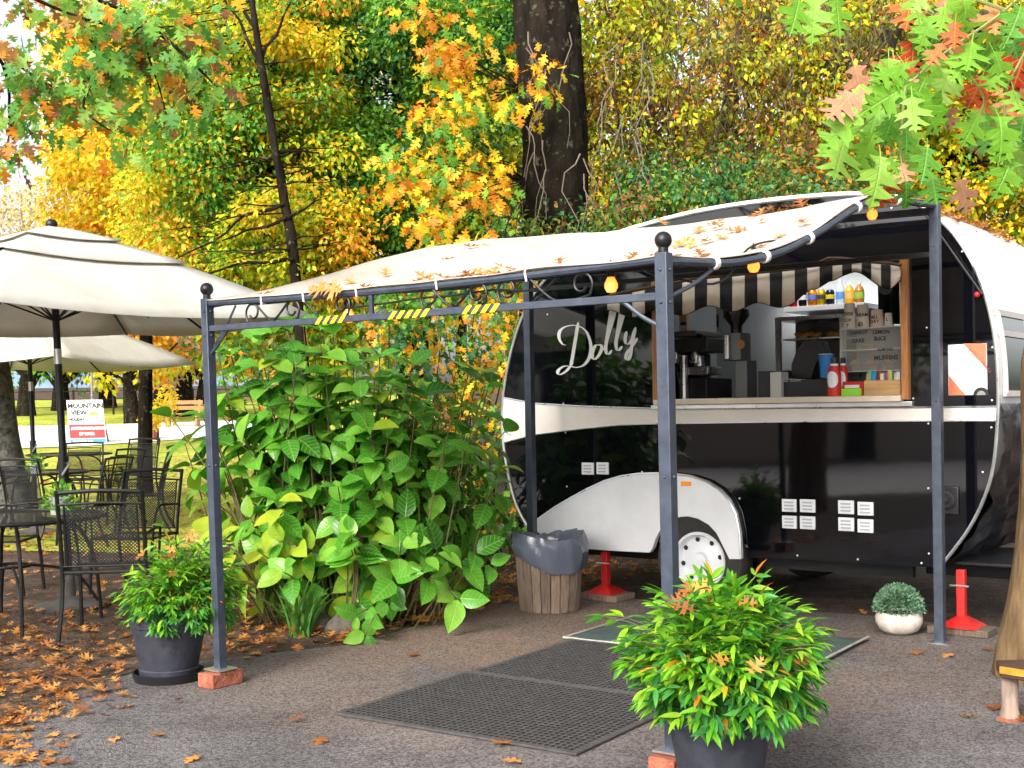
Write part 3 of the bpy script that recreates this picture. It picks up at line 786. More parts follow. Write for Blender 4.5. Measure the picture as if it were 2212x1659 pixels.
mb = MB(); mb.lathe([(.056, 0), (.056, -.012), (.044, -.014), (.042, -.004), (.02, -.004), (.018, -.02), (0, -.022)], C3(p, -.014), 20, axis=W); mb.build('inlet_cap', M_dark, wi)
p = car(*z7(1140, 113)); mb = MB(); mb.box(C3(p, -.002), (.165, .003, .03), U, W); mb.build('sticker', M_cwhite, CV)
# script lettering
def stroke(pts, i, base=6.5, k=20.0):
    pts = [Vector((x, y, 0)) for x, y in pts]; pa = smooth_path(pts, 7); L_, R_ = [], []
    n = len(pa)
    for j, p in enumerate(pa):
        t = (pa[min(j + 1, n - 1)] - pa[max(j - 1, 0)]).normalized(); nr = Vector((-t.y, t.x, 0))
        w_ = (base + k * abs(t.dot(Vector((-.17, .985, 0)))) ** 2.2) / 2 * min(1, .35 + min(j, n - 1 - j) / 5)
        d = -.0015 - .0006 * i - .0008 * j / n
        L_.append(C3(car(*z4(p.x + nr.x * w_, p.y + nr.y * w_)), d)); R_.append(C3(car(*z4(p.x - nr.x * w_, p.y - nr.y * w_)), d))
    mb = MB()
    for a_, b_ in zip(L_, R_): mb.v += [tuple(a_), tuple(b_)]
    for j in range(n - 1): mb.face((2 * j, 2 * j + 1, 2 * j + 3, 2 * j + 2))
    return mb
def letter(strokes, i0):
    mb = MB()
    for i, s in enumerate(strokes):
        q = stroke(s, i0 + i); mb.add(q.v, q.f)
    o = mb.build('letter', mat('vinyl_white', (.90, .88, .85), .4), CV, smooth=0); return o
letter([[(670, 590), (655, 680), (637, 790), (622, 880), (612, 930)],
        [(575, 765), (548, 758), (524, 715), (526, 665), (560, 630), (620, 614), (680, 622), (730, 660), (760, 730), (768, 800), (752, 870), (712, 920), (660, 938), (606, 930), (560, 930), (520, 958), (514, 985), (535, 992), (575, 968), (612, 930)]], 0)
letter([[(835, 765), (805, 770), (783, 815), (780, 862), (798, 875), (830, 845), (852, 795), (845, 765), (828, 768)], [(846, 790), (866, 800), (884, 780)]], 3)
letter([[(876, 800), (890, 740), (918, 640), (945, 545), (955, 480), (945, 458), (928, 490), (915, 570), (898, 680), (884, 780), (890, 830), (908, 834), (932, 805)]], 5)
letter([[(x + 80, y - 30) for x, y in ((876, 800), (890, 740), (918, 640), (945, 545), (955, 480), (945, 458), (928, 490), (915, 570), (898, 680), (884, 780), (890, 830), (908, 834), (932, 805))]], 6)
letter([[(1046, 660), (1036, 710), (1040, 752), (1062, 756), (1090, 720), (1108, 640)], [(1116, 628), (1100, 700), (1086, 780), (1075, 850), (1058, 880), (1042, 868), (1050, 828), (1082, 785), (1110, 745), (1130, 712)]], 10)
# framed menu poster
def pquad(mbx, pts, d, conv, mi=0): mbx.add([C3(car(*conv(*q)), d) for q in pts], [tuple(range(len(pts)))], mi)
mb = MB(); c0, c1 = car(*z5(1632, 1628)), car(*z5(1925, 1226))
mb.box(C3(((c0[0] + c1[0]) / 2, (c0[1] + c1[1]) / 2), -.003), (c1[0] - c0[0], .006, c1[1] - c0[1]), U, W)
po = mb.build('menu_poster', mat('poster_white', (.80, .82, .88), .5), CV)
M_orange = mat('poster_orange', (.72, .17, .08), .5)
mb = MB(); pquad(mb, [(1745, 1228), (1924, 1228), (1924, 1420)], -.0075, z5); pquad(mb, [(1634, 1475), (1765, 1626), (1634, 1626)], -.0075, z5); mb.build('poster_triangle', M_orange, po, smooth=0)
mb = MB(); p = car(*z5(1785, 1275)); q = car(*z5(1900, 1405))
dv = (G(q[0], 0, q[1]) - G(p[0], 0, p[1])); text_into(mb, 'DOLLY MENU', .030, frame(C3(p, -.009), dv, dv.cross(W)), 0)
mb.build('poster_lettering', mat('print_rust', (.32, .06, .03), .5), po, smooth=0)
mb = MB(); p = car(*z5(1885, 1626))
mb.add([C3((p[0] + .047 * math.cos(t), p[1] + .047 * math.sin(t)), -.0085) for t in np.linspace(0, math.pi, 16)], [tuple(range(16))]); mb.build('poster_picture', M_dark, po, smooth=0)
mb = MB(); mb.add([C3((p[0] + .026 * math.cos(t), p[1] + .026 * math.sin(t)), -.0095) for t in np.linspace(0, math.pi, 16)], [tuple(range(16))]); mb.build('poster_picture', M_steel, po, smooth=0)
# window frame, sill
fw = .045
mb = MB(); mb.box(C3((wr + fw / 2, (wt + wb) / 2), -.01), (fw, .07, wt - wb + .06), U, W); wfr = mb.build('window_frame', M_oak, CV, bevel=.003)
mb = MB(); mb.box(C3((wr - .008, (wt + wb) / 2), .04), (.016, .06, wt - wb), U, W); mb.build('window_frame', M_oak, CV, bevel=.002)
mb = MB(); mb.box(C3((wl - fw / 2, (wt + wb) / 2), -.005), (fw, .05, wt - wb + .06), U, W); mb.build('window_frame', M_oak, CV, bevel=.003)
mb = MB(); mb.box(C3(((wl + wr) / 2, wt + .025), -.002), (wr - wl, .05, .05), U, W); mb.build('window_frame', MATS['matt_black'], CV, bevel=.003)
mb = MB(); mb.box(C3(((wl + wr) / 2 - .01, wb - .022), -.02), (wr - wl + .02, .09, .036), U, W); mb.build('sill', mat('sill_cream', (.72, .6, .46), .4, var=.15, vscale=3), CV, bevel=.004)
mb = MB(); mb.box(C3(((wl + wr) / 2, wb - .056), -.012), (wr - wl + .12, .04, .03), U, W); mb.build('sill_trim', M_alu, CV, bevel=.003)
mb = MB(); mb.box(C3(((wl + wr) / 2, wb - .004), .02), (wr - wl, .05, .008), U, W); mb.build('sill_trim', M_steel, CV)
# striped valance over the window
val_top = [(1285, 652), (1345, 636), (1420, 622), (1500, 606), (1580, 598), (1660, 590), (1720, 584), (1765, 574), (1790, 562), (1815, 562), (1850, 566), (1890, 570), (1925, 573), (1946, 577)]
val_len = [26, 40, 54, 64, 66, 70, 66, 52, 38, 30, 28, 36, 46, 32]
def interp(xs_, ys_, x): return float(np.interp(x, xs_, ys_))
VA = thing('striped_valance', 'black and cream striped fabric valance sagging over the serving window', 'valance', G(*car(1600, 620, 3.32)[:1], 3.32, 1.9), GROT)
cnt = 0
x = 1285.0
M_vb, M_vc = mat('stripe_black', (.015, .013, .012), .8, bump=.1, bscale=120), mat('stripe_cream', (.78, .66, .52), .85, var=.08, bump=.1, bscale=120)
while x < 1944:
    wpx = 27 if x < 1790 else 21
    mb = MB(); nx_ = 7
    for i in range(nx_ + 1):
        xx = min(1946, x + wpx * i / nx_); ty = interp([p[0] for p in val_top], [p[1] for p in val_top], xx)
        ln = interp([p[0] for p in val_top], val_len, xx) + 8 * math.cos((xx - 1285) / 54 * math.pi * 1.0 + 1.5)
        for j in range(7):
            v = j / 6
            fold_ = .018 * math.sin(xx / 15.0) * v + .012 * math.sin(xx / 6.3 + 2) * v
            b_ = 3.40 - .03 - .20 * max(0, 1 - 1.9 * abs(v - .62)) * .35 - .06 * v - fold_
            if v < .2: b_ = 3.37
            a_, z_ = car(xx, ty + ln * v, b_)
            mb.v.append(tuple(G(a_, b_, z_)))
    for i in range(nx_):
        for j in range(6):
            k = i * 7 + j; mb.face((k, k + 1, k + 8, k + 7))
    o = mb.build('stripe', M_vb if cnt % 2 == 0 else M_vc, VA, smooth=80)
    o.modifiers.new('thick', 'SOLIDIFY').thickness = .003
    cnt += 1; x += wpx
mb = MB(); pts = []
for xx in np.linspace(1285, 1946, 110):
    ty = interp([p[0] for p in val_top], [p[1] for p in val_top], xx); ln = interp([p[0] for p in val_top], val_len, xx) + 8 * math.cos((xx - 1285) / 54 * math.pi + 1.5)
    b_ = 3.40 - .092 - .018 * math.sin(xx / 15.0) - .012 * math.sin(xx / 6.3 + 2); a_, z_ = car(xx, ty + ln, b_); pts.append(G(a_, b_, z_))
mb.tube(pts, .006, 6); mb.build('binding', M_vb, VA)
mb = MB(); rod = [G(car(xx, ty - 4, 3.33)[0], 3.33, car(xx, ty - 4, 3.33)[1]) for xx, ty in val_top]
mb.tube(rod, .012, 6); mb.build('roller', mat('brown_roller', (.10, .045, .02), .6), VA)

# caravan front end: window and cover
def endpt(z):
    best = None
    for i in range(60, 110):
        p, q = OUTS[i], OUTS[i + 1]
        if (p[1] - z) * (q[1] - z) <= 0 and p[0] > -1.2: best = p[0] + (q[0] - p[0]) * ((z - p[1]) / (q[1] - p[1] + 1e-9))
    return best if best is not None else (OUTS[108][0] if z < 1 else OUTS[72][0])
def end_quad(z0, z1, d0, d1, off, nseg=8):
    mb = MB()
    for i in range(nseg + 1):
        z = z0 + (z1 - z0) * i / nseg; a_ = endpt(z) + off
        mb.v += [tuple(C3((a_, z), d0)), tuple(C3((a_, z), d1))]
    for i in range(nseg): mb.face((2 * i, 2 * i + 1, 2 * i + 3, 2 * i + 2))
    return mb
zw1, zw0 = car(2150, 672)[1], car(2150, 850)[1]
mb = end_quad(zw0, zw1, .10, CW_ - .1, .010); fwn = mb.build('front_window', mat('window_glass', (.03, .05, .03), .06, 0, coat=.5), CV)
for z_ in (zw0, zw1, (zw0 + zw1) / 2 + .12):
    mb = MB(); mb.bar(C3((endpt(z_) + .014, z_), .08), C3((endpt(z_) + .014, z_), CW_ - .08), .02, .035); mb.build('window_bar', M_ccream, fwn)
for d_ in (.10, .75):
    mb = MB(); mb.tube([C3((endpt(z_) + .014, z_), d_) for z_ in np.linspace(zw0, zw1, 8)], .016, 6); mb.build('window_bar', M_ccream, fwn)
mb = MB(); nz, nd = 22, 26
for i in range(nz + 1):
    z_ = .42 + (zw0 - .06 - .42) * i / nz
    for j in range(nd + 1):
        d_ = .02 + (CW_ - .05) * j / nd
        mb.v.append(tuple(C3((endpt(z_) + .03 + .05 * noise.noise(Vector((z_ * 7, d_ * 9, 1))) + .03 * noise.noise(Vector((z_ * 19, d_ * 3, 4))), z_), d_)))
for i in range(nz):
    for j in range(nd):
        k = i * (nd + 1) + j; mb.face((k, k + 1, k + nd + 2, k + nd + 1))
mb.build('front_cover', mat('black_plastic_sheet', (.015, .015, .017), .28, bump=.3, bscale=22), CV, smooth=60)
mb = MB(); mb.box(C3((amax + .05, .34), .5), (1.3, .06, .10), U, W); mb.box(C3((amax - .2, .335), 1.3), (1.3, .06, .10), U, W); mb.box(C3((amax - .05, .42), .55), (.5, .9, .02), U, W); mb.build('drawbar', M_black, CV, bevel=.004)
mb = MB(); mb.box(C3(((amin + amax) / 2 - .1, .33), .25), (amax - amin - 1.0, .05, .08), U, W); mb.box(C3(((amin + amax) / 2 - .1, .33), 1.7), (amax - amin - 1.0, .05, .08), U, W); mb.build('chassis', M_black, CV)
mb = MB(); mb.tube([C3((wc[0], wc[1]), .1), C3((wc[0], wc[1]), CW_ - .1)], .03, 8); mb.build('axle', M_black, CV)
wh2 = MB(); wh2.lathe([(.02, 0), (rt * .95, 0), (rt, .02), (rt, .16), (rt * .95, .18), (.02, .18)], C3(wc, CW_ - .25), 30, axis=W); wh2.build('wheel', M_tyre, CV)
mb = MB(); sp = [z5(1365, 165), z5(1420, 180), z5(1560, 370), z5(1750, 640), z5(1900, 850)]; mb.tube(smooth_path([C3(car(*q), -.03) for q in sp], 5), .008, 6); mb.build('strut', M_black, CV)
p = car(*z5(1858, 852)); mb = MB(); mb.sphere(C3(p, -.02), .018, 12, 8); mb.build('marker_light', M_red, CV)
# stabiliser stands
def stand(x, y, ht, wood, label, wl_label):
    g = gnd(x, y, .05); t = thing('stabiliser_stand', label, 'jack stand', (g.x, g.y, .05), GROT, 'red jack stands under the caravan')
    g = Vector((g.x, g.y, .05)); mb = MB(); s = .115
    mb.add([g + U * dx * s + W * dy * s for dx, dy in ((-1, -1), (1, -1), (1, 1), (-1, 1))] + [g + U * dx * .03 + W * dy * .03 + Vector((0, 0, .06)) for dx, dy in ((-1, -1), (1, -1), (1, 1), (-1, 1))],
           [(0, 1, 2, 3), (4, 5, 6, 7), (0, 1, 5, 4), (1, 2, 6, 5), (2, 3, 7, 6), (3, 0, 4, 7)]); mb.build('base', M_red, t, bevel=.004)
    mb = MB(); mb.bar(g + Vector((0, 0, .05)), g + Vector((0, 0, ht)), .05, .05, up=W); c_ = mb.build('column', M_red, t, bevel=.004)
    mb = MB(); mb.tube([g + Vector((0, 0, ht * .72)) - U * .06 - W * .028, g + Vector((0, 0, ht * .72)) + U * .05 - W * .028], .006, 6); mb.build('pin', M_alu, c_)
    mb = MB(); mb.box((g.x, g.y, .027), wood, U, W); put(mb, 'timber_block', M_wood_grey, wl_label, 'timber block', 'timber blocks under the stands', bevel=.006)
stand(1309, 1280, .30, (.34, .26, .045), 'red jack stand under the rear of the caravan behind the slatted bin', 'flat timber block under the red stand behind the slatted bin')
stand(2078, 1352, .34, (.36, .20, .045), 'red jack stand under the caravan drawbar beside the round pot', 'flat timber block under the red stand at the drawbar')
# ================================================================== inside the caravan
def I(x, y, d, conv): return car(*conv(x, y), CB + d)
ZC = wb - .012                       # counter top
def lining(c, size): return MB().box(c, size, U, W)
fz = .45
mb = MB(); am_ = (amin + amax) / 2
mb.box(C3((am_, (fz + 2.52) / 2), CW_ - .07), (amax - amin - 1.1, .02, 2.52 - fz), U, W)
mb.build('back_lining', M_inwall, CV)
mb = MB(); mb.box(C3((wr + .10, 1.45), .9), (.02, 1.6, 1.9), U, W); mb.build('partition', M_inwall, CV)
mb = MB(); mb.box(C3((wl - .45, 1.45), .9), (.02, 1.6, 1.9), U, W); mb.build('partition', M_inwall, CV)
mb = MB(); mb.box(C3((am_, fz), CW_ / 2), (amax - amin - .7, CW_ - .1, .02), U, W); mb.build('floor_board', mat('lino', (.2, .19, .18), .6), CV)
mb = MB(); mb.box(C3(((wl + wr) / 2, ZC - .02), .33), (wr - wl + .3, .58, .04), U, W); mb.build('counter', mat('worktop', (.10, .095, .09), .35), CV, bevel=.004)
mb = MB(); mb.box(C3(((wl + wr) / 2, ZC - .02), CW_ - .42), (wr - wl + .4, .62, .04), U, W); mb.build('counter', MATS['worktop'], CV, bevel=.004)
def ibox(name, x0, y0, x1, y1, d, depth, conv, m, label, cat, group=None, foot=None, bevel=.004):
    p, q = I(x0, y1, d, conv), I(x1, y0, d, conv)
    z0 = foot if foot is not None else p[1]
    mb = MB(); mb.box(C3(((p[0] + q[0]) / 2, (z0 + q[1]) / 2), d + depth / 2), (q[0] - p[0], depth, q[1] - z0), U, W)
    return put(mb, name, m, label, cat, group, bevel=bevel) if label else (mb, p, q, z0)
def ilathe(x0, x1, y0, y1, d, conv, foot=None):
    p, q = I(x0, y1, d, conv), I(x1, y0, d, conv); z0 = foot if foot is not None else p[1]
    return C3(((p[0] + q[0]) / 2, z0), d), abs(q[0] - p[0]) / 2, q[1] - z0
# wall shelf with drinks
dS = 1.52
sh0 = I(330, 480, dS, zi); sh1 = I(1260, 440, dS, zi)
zs = I(600, 462, dS, zi)[1]
mb = MB(); mb.box(C3(((sh0[0] + sh1[0]) / 2, zs - .02), dS + .2), (sh1[0] - sh0[0], .5, .04), U, W); mb.build('wall_shelf', M_cwhite, CV, bevel=.003)
M_can = lambda n, c: mat(n, c, .25, .6)
cans = [(362, 453, 'can_red', (.6, .01, .02), 'red drink can first in the row on the shelf', (.8, .8, .8)), (476, 563, 'can_black', (.01, .01, .012), 'black drink can beside the red can on the shelf', (.7, .7, .7)),
        (580, 683, 'can_orange', (.8, .24, .01), 'orange drink can in the middle of the shelf row', (.1, .2, .7)), (690, 783, 'can_yellow', (.8, .55, .01), 'yellow drink can beside the orange can', (.05, .05, .05)),
        (790, 885, 'can_navy', (.01, .02, .06), 'dark navy can with a yellow and blue band', (.75, .6, .02))]
for x0, x1, nm, c, lb, c2 in cans:
    ctr, r_, h_ = ilathe(x0, x1, 268, 470, dS, zi, zs)
    t = thing('drink_can', lb, 'can', ctr, 0, 'drink cans on the caravan shelf')
    mb = MB(); mb.lathe([(r_ * .75, .0), (r_, .012), (r_, h_ - .02), (r_ * .8, h_ - .004)], ctr, 18); mb.build('can_body', M_can(nm, c), t)
    mb = MB(); mb.lathe([(r_ * .82, h_ - .006), (r_ * .8, h_), (0, h_ - .004)], ctr, 18); mb.build('can_lid', M_steel, t)
    mb = MB(); mb.lathe([(r_ + .0008, h_ * .38), (r_ + .0008, h_ * .66)], ctr, 18); mb.build('can_band', mat(nm + '_band', c2, .4), t)
for x0, x1, y0, nm, c, lb, c2, cc in [(905, 1003, 150, 'water', (.55, .68, .80), 'clear water bottle with a blue label on the shelf', (.12, .3, .75), (.75, .8, .9)),
                                  (1008, 1115, 178, 'juice', (.85, .40, .01), 'orange juice bottle with a white cap on the shelf', (.8, .5, .15), (.85, .85, .85)),
                                  (1122, 1228, 172, 'tea', (.45, .18, .02), 'amber tea bottle with a green label on the shelf', (.35, .55, .06), (.85, .85, .85))]:
    ctr, r_, h_ = ilathe(x0, x1, y0, 440, dS + .02, zi, zs)
    t = thing('drink_bottle', lb, 'bottle', ctr, 0, 'bottles on the caravan shelf')
    mb = MB(); mb.lathe([(0, 0), (r_ * .9, 0), (r_, .02), (r_, h_ * .55), (r_ * .85, h_ * .68), (r_ * .32, h_ * .84), (r_ * .3, h_ * .88)], ctr, 18); mb.build('bottle_body', mat(nm + '_drink', c, .15, coat=.4), t)
    mb = MB(); mb.lathe([(r_ * .36, h_ * .87), (r_ * .36, h_ * .98), (0, h_)], ctr, 14); mb.build('bottle_cap', mat(nm + '_cap', cc, .4), t)
    mb = MB(); mb.lathe([(r_ + .001, h_ * .2), (r_ + .001, h_ * .5)], ctr, 18); mb.build('bottle_label', mat(nm + '_label', c2, .5), t)
# food warmer
dW = 1.15
q0, q1 = I(205, 1300, dW, zi), I(1000, 545, dW, zi)
FW = thing('food_warmer', 'steel framed glass food warmer holding sausage rolls under the shelf', 'food warmer', C3(((q0[0] + q1[0]) / 2, q0[1]), dW + .2), GROT)
aw, zw = q1[0] - q0[0], q1[1] - q0[1]; ca_ = (q0[0] + q1[0]) / 2
mb = MB(); mb.box(C3((ca_, q1[1] - .015), dW + .2), (aw, .4, .03), U, W); mb.build('lid', M_steel, FW)
for sx in (q0[0] + .02, q1[0] - .02):
    mb = MB(); mb.box(C3((sx, (q0[1] + q1[1]) / 2 - .015), dW + .02), (.04, .03, zw - .03), U, W); mb.build('upright', M_steel, FW)
mb = MB(); mb.box(C3((ca_, (q0[1] + q1[1]) / 2), dW + .385), (aw, .02, zw - .06), U, W); mb.build('back_panel', mat('warmer_back', (.12, .13, .13), .4, .4), FW)
zsh = I(700, 815, dW, zi)[1]
mb = MB(); mb.box(C3((ca_, zsh - .008), dW + .2), (aw - .08, .3, .012), U, W); mb.build('rack', M_steel, FW)
mb = MB(); mb.box(C3((ca_, q0[1] + .03), dW + .2), (aw - .08, .36, .06), U, W); mb.build('base', M_dark, FW)
for i, (x0, x1, lb) in enumerate(((420, 572, 'golden sausage roll nearest the upright in the food warmer'), (580, 715, 'golden sausage roll in the middle of the food warmer'), (790, 965, 'long browned pastry at the end of the food warmer'))):
    a0, a1 = I(x0, 800, dW + .06, zi)[0], I(x1, 800, dW + .06, zi)[0]; r_ = .026
    mb = MB(); n = 9
    mb.tube([C3((a0 + (a1 - a0) * k / n, zsh + r_ - .004 + .006 * math.sin(k)), dW + .08 + .02 * k / n) for k in range(n + 1)], [r_ * (.55 + .45 * math.sin(math.pi * min(max(k / n, .12), .88))) for k in range(n + 1)], 10)
    put(mb, 'pastry', mat('pastry_crust', (.62, .28, .05), .5, var=.4, vscale=25, bump=.2), lb, 'pastry', 'pastries in the food warmer')
# till: monitor and drawer
p0, p1 = I(395, 1300, .42, zi), I(790, 850, .42, zi)
TL = thing('till_monitor', 'black point of sale monitor seen from behind on the counter', 'monitor', C3(((p0[0] + p1[0]) / 2, ZC), .45), GROT)
mb = MB()
mb.prism([I(*q, .42, zi) for q in ((395, 1300), (400, 1130), (470, 960), (520, 880), (600, 850), (760, 870), (800, 1010), (690, 1120), (640, 1300))], [], lambda p, d: C3(p, d), .40, .50); mb.build('housing', M_dark, TL, bevel=.006)
bz = I(500, 1305, .3, zi)[1]
mb, p, q, z0 = ibox('', 270, 1302, 822, 1462, .22, .34, zi, None, None, None, foot=ZC)
cd = put(mb, 'cash_drawer', M_dark, 'flat black cash drawer on the counter beside the sauce bottles', 'cash drawer', bevel=.004)
mb = MB(); pp = I(285, 1340, .218, zi); text_into(mb, 'POS  TOUCH', .022, frame(C3(pp, .2185), U, (0, 0, 1))); mb.build('lettering', M_cwhite, cd, smooth=0)
mb = MB(); mb.bar(C3(((p0[0] + p1[0]) / 2, q[1]), .44), C3(((p0[0] + p1[0]) / 2, p0[1] + .1), .44), .05, .05, up=W); mb.build('stalk', M_dark, TL)
ibox('cup_stack_holder', 5, 1212, 138, 1465, .2, .12, zi, M_dark, 'tall black holder beside the white napkin box on the counter', 'holder', foot=ZC)
ibox('napkin_box', 142, 1222, 268, 1465, .18, .12, zi, mat('napkin_white', (.62, .60, .55), .7), 'white napkin dispenser between the black holder and the cash drawer', 'napkin box', foot=ZC)
def paper_cup(x0, x1, y0, y1, d, m, label, group, foot=None, text=(), conv=zi, flip=False):
    ctr, r_, h_ = ilathe(x0, x1, y0, y1, d, conv, foot); k = -1 if flip else 1
    t = thing('paper_cup', label, 'cup', ctr, GROT, group)
    mb = MB(); pr = [(0, 0), (r_ * .78, 0), (r_ * .97, h_ * .97), (r_, h_ * .97), (r_, h_)] if not flip else [(r_, 0), (r_, h_ * .03), (r_ * .97, h_ * .04), (r_ * .8, h_), (0, h_)]
    mb.lathe(pr, ctr, 20); mb.build('cup_wall', m, t)
    if not flip: mb = MB(); mb.lathe([(r_, h_ * .97), (r_ * 1.04, h_ * .985), (r_, h_)], ctr, 20); mb.build('cup_rim', M_cwhite, t)
    for i, (s, zz, sz) in enumerate(text):
        mb = MB(); wdt = text_into(mb, s, sz, Matrix.Identity(4), bold=.0006)
        nv = []
        for v in mb.v:
            an = (v[0] - wdt / 2) / r_; rad = r_ * 1.03; zc_ = h_ * zz + v[1]
            nv.append(ctr + U * math.sin(an) * rad - W * math.cos(an) * rad + Vector((0, 0, zc_)))
        mb.v = [tuple(v) for v in nv]; mb.build('lettering', M_dark, t, smooth=0)
    return t
M_kraft, M_cupw = mat('cup_beige', (.74, .66, .55), .7), mat('cup_white', (.80, .76, .70), .7)
# acrylic cake case
dD = .20
q0, q1 = I(975, 1225, dD, zi), I(1648, 692, dD, zi)
DC = thing('cake_case', 'clear acrylic cake case lettered for slices and muffins on the counter', 'display case', C3(((q0[0] + q1[0]) / 2, q0[1]), dD + .13), GROT)
M_acr, nA, bA = _nt('acrylic')
bA.inputs['Base Color'].default_value = (.45, .45, .42, 1); bA.inputs['Roughness'].default_value = .15
trA = nA.nodes.new('ShaderNodeBsdfTransparent'); mxA = nA.nodes.new('ShaderNodeMixShader'); mxA.inputs['Fac'].default_value = .25
nA.links.new(trA.outputs[0], mxA.inputs[1]); nA.links.new(bA.outputs[0], mxA.inputs[2]); nA.links.new(mxA.outputs[0], nA.nodes['Material Output'].inputs['Surface'])
aw, zw = q1[0] - q0[0], q1[1] - q0[1]; ca_ = (q0[0] + q1[0]) / 2; zc_ = (q0[1] + q1[1]) / 2
mb = MB(); mb.box(C3((ca_, zc_), dD + .003), (aw - .008, .004, zw - .012), U, W); mb.build('front_pane', M_acr, DC)
mb = MB(); mb.box(C3((ca_, zc_), dD + .26), (aw, .006, zw), U, W); mb.build('back_pane', mat('case_back', (.55, .54, .50), .5), DC)
for z_, nm in ((q1[1], 'top_pane'), (zc_, 'shelf'), (q0[1] + .002, 'base')):
    mb = MB(); mb.box(C3((ca_, z_), dD + .13), (aw, .26, .006), U, W); mb.build(nm, mat('case_edge', (.60, .58, .54), .3), DC)
for a_ in (q0[0], q1[0]):
    mb = MB(); mb.box(C3((a_, zc_), dD + .13), (.006, .254, zw - .012), U, W); mb.build('end_pane', M_acr, DC)
for s, x_, y_, sz in (('CARROT', 1060, 790, .031), ('CAKE', 1085, 885, .034), ('LEMON', 1330, 785, .033), ('SLICE', 1345, 858, .033), ('ALMOND', 1385, 980, .024), ('MUFFINS', 1345, 1085, .040)):
    mb = MB(); pp = I(x_, y_, dD - .002, zi); text_into(mb, s, sz, frame(C3(pp, dD - .002), U, (0, 0, 1)), bold=.0008); mb.build('lettering', M_dark, DC, smooth=0)
z_lo = q0[1] + .006
for i, (x_, lb) in enumerate(((1140, 'paper wrapped muffin at the front corner of the cake case'), (1325, 'paper wrapped muffin in the middle of the cake case'), (1520, 'golden muffin under the large muffin lettering'))):
    pc = C3((I(x_, 1150, dD + .1, zi)[0], z_lo), dD + .1); t = thing('muffin', lb, 'muffin', pc, 0, 'muffins in the cake case')
    mb = MB(); mb.lathe([(0, 0), (.026, 0), (.034, .035), (.033, .036)], pc, 16); mb.build('paper_case', mat('muffin_paper', (.45, .33, .24), .8), t)
    mb = MB(); mb.lathe([(.034, .034), (.042, .042), (.038, .06), (.02, .075), (0, .078)], pc, 16); mb.build('crumb', mat('muffin_top', (.50, .28, .12), .8, var=.3, vscale=30), t)
pc = I(1290, 920, dD + .1, zi); mb = MB(); mb.box(C3((pc[0], zc_ + .02), dD + .1), (.09, .06, .034), U, W); put(mb, 'cake_slice', mat('cake', (.55, .36, .16), .8, var=.3, vscale=30), 'small cake slice on the upper level of the cake case', 'cake', bevel=.006)
for x0, x1, y0, m_, tx, lb in ((995, 1135, 425, M_kraft, (('EDGE', .52, .03), ('CUP', .28, .026), ('7', .06, .034)), 'tall beige paper cup with hand lettering nearest the till'),
                             (1140, 1290, 442, M_kraft, (('DREAM', .5, .03), ('$5', .1, .036)), 'beige paper cup marked with a price beside the tall cup'),
                             (1300, 1460, 500, mat('cup_pink', (.74, .55, .43), .7), (('ALL', .5, .03), ('DAY', .25, .03)), 'shorter pinkish paper cup with hand lettering'),
                             (1465, 1560, 538, M_cupw, (('L', .45, .03),), 'small white paper cup at the end of the cup row')):
    paper_cup(x0, x1, y0, 690, dD + .1, m_, lb, 'upturned cups on the cake case', foot=q1[1] + .003, text=tx, flip=True)
paper_cup(712, 880, 1012, 1290, .26, mat('cup_blue', (.03, .22, .62), .5), 'bright blue paper cup behind the red sauce bottles', 'cup on the counter', foot=bz)
def sauce(x0, x1, y0, d, label):
    ctr, r_, h_ = ilathe(x0, x1, y0, 1462, d, zi, ZC)
    t = thing('sauce_bottle', label, 'sauce bottle', ctr, GROT, 'sauce bottles on the counter')
    mb = MB(); mb.lathe([(0, 0), (r_ * .95, 0), (r_, .02), (r_ * .92, h_ * .4), (r_ * .95, h_ * .62), (r_ * .6, h_ * .78), (r_ * .55, h_ * .8)], ctr, 20); mb.build('bottle_body', M_red, t)
    mb = MB(); mb.lathe([(r_ * .58, h_ * .785), (r_ * .58, h_ * .84), (r_ * .5, h_ * .84)], ctr, 16); mb.build('neck_ring', M_cwhite, t)
    mb = MB(); mb.lathe([(r_ * .55, h_ * .84), (r_ * .5, h_ * .97), (0, h_)], ctr, 16); mb.build('bottle_cap', M_dark, t)
    mb = MB()
    for i in range(13):
        an = -.9 + 1.8 * i / 12
        hh = .2 * math.sqrt(max(0, 1 - (an / .95) ** 2))
        for s_ in (-1, 1): mb.v.append(tuple(ctr + U * math.sin(an) * (r_ + .001) - W * math.cos(an) * (r_ + .001) + Vector((0, 0, h_ * (.45 + s_ * hh)))))
    for i in range(12): mb.face((2 * i, 2 * i + 2, 2 * i + 3, 2 * i + 1))
    mb.build('bottle_label', M_cwhite, t)
sauce(812, 960, 1050, .06, 'red squeeze sauce bottle in front on the counter with a round white label')
sauce(935, 1040, 1046, .17, 'red squeeze sauce bottle standing behind the front one')
ibox('card_reader', 985, 1330, 1222, 1465, .10, .09, zi, M_red, 'red payment card holder beside the sauce bottles', 'card holder', foot=ZC)
ibox('price_card', 965, 1412, 1190, 1465, .035, .02, zi, mat('lime_card', (.30, .70, .03), .6), 'lime green card propped in front of the red holder', 'card', foot=ZC, bevel=.001)
ibox('white_card', 1003, 1372, 1170, 1412, .07, .015, zi, M_cwhite, 'white folded card in the red holder', 'card', bevel=.001)
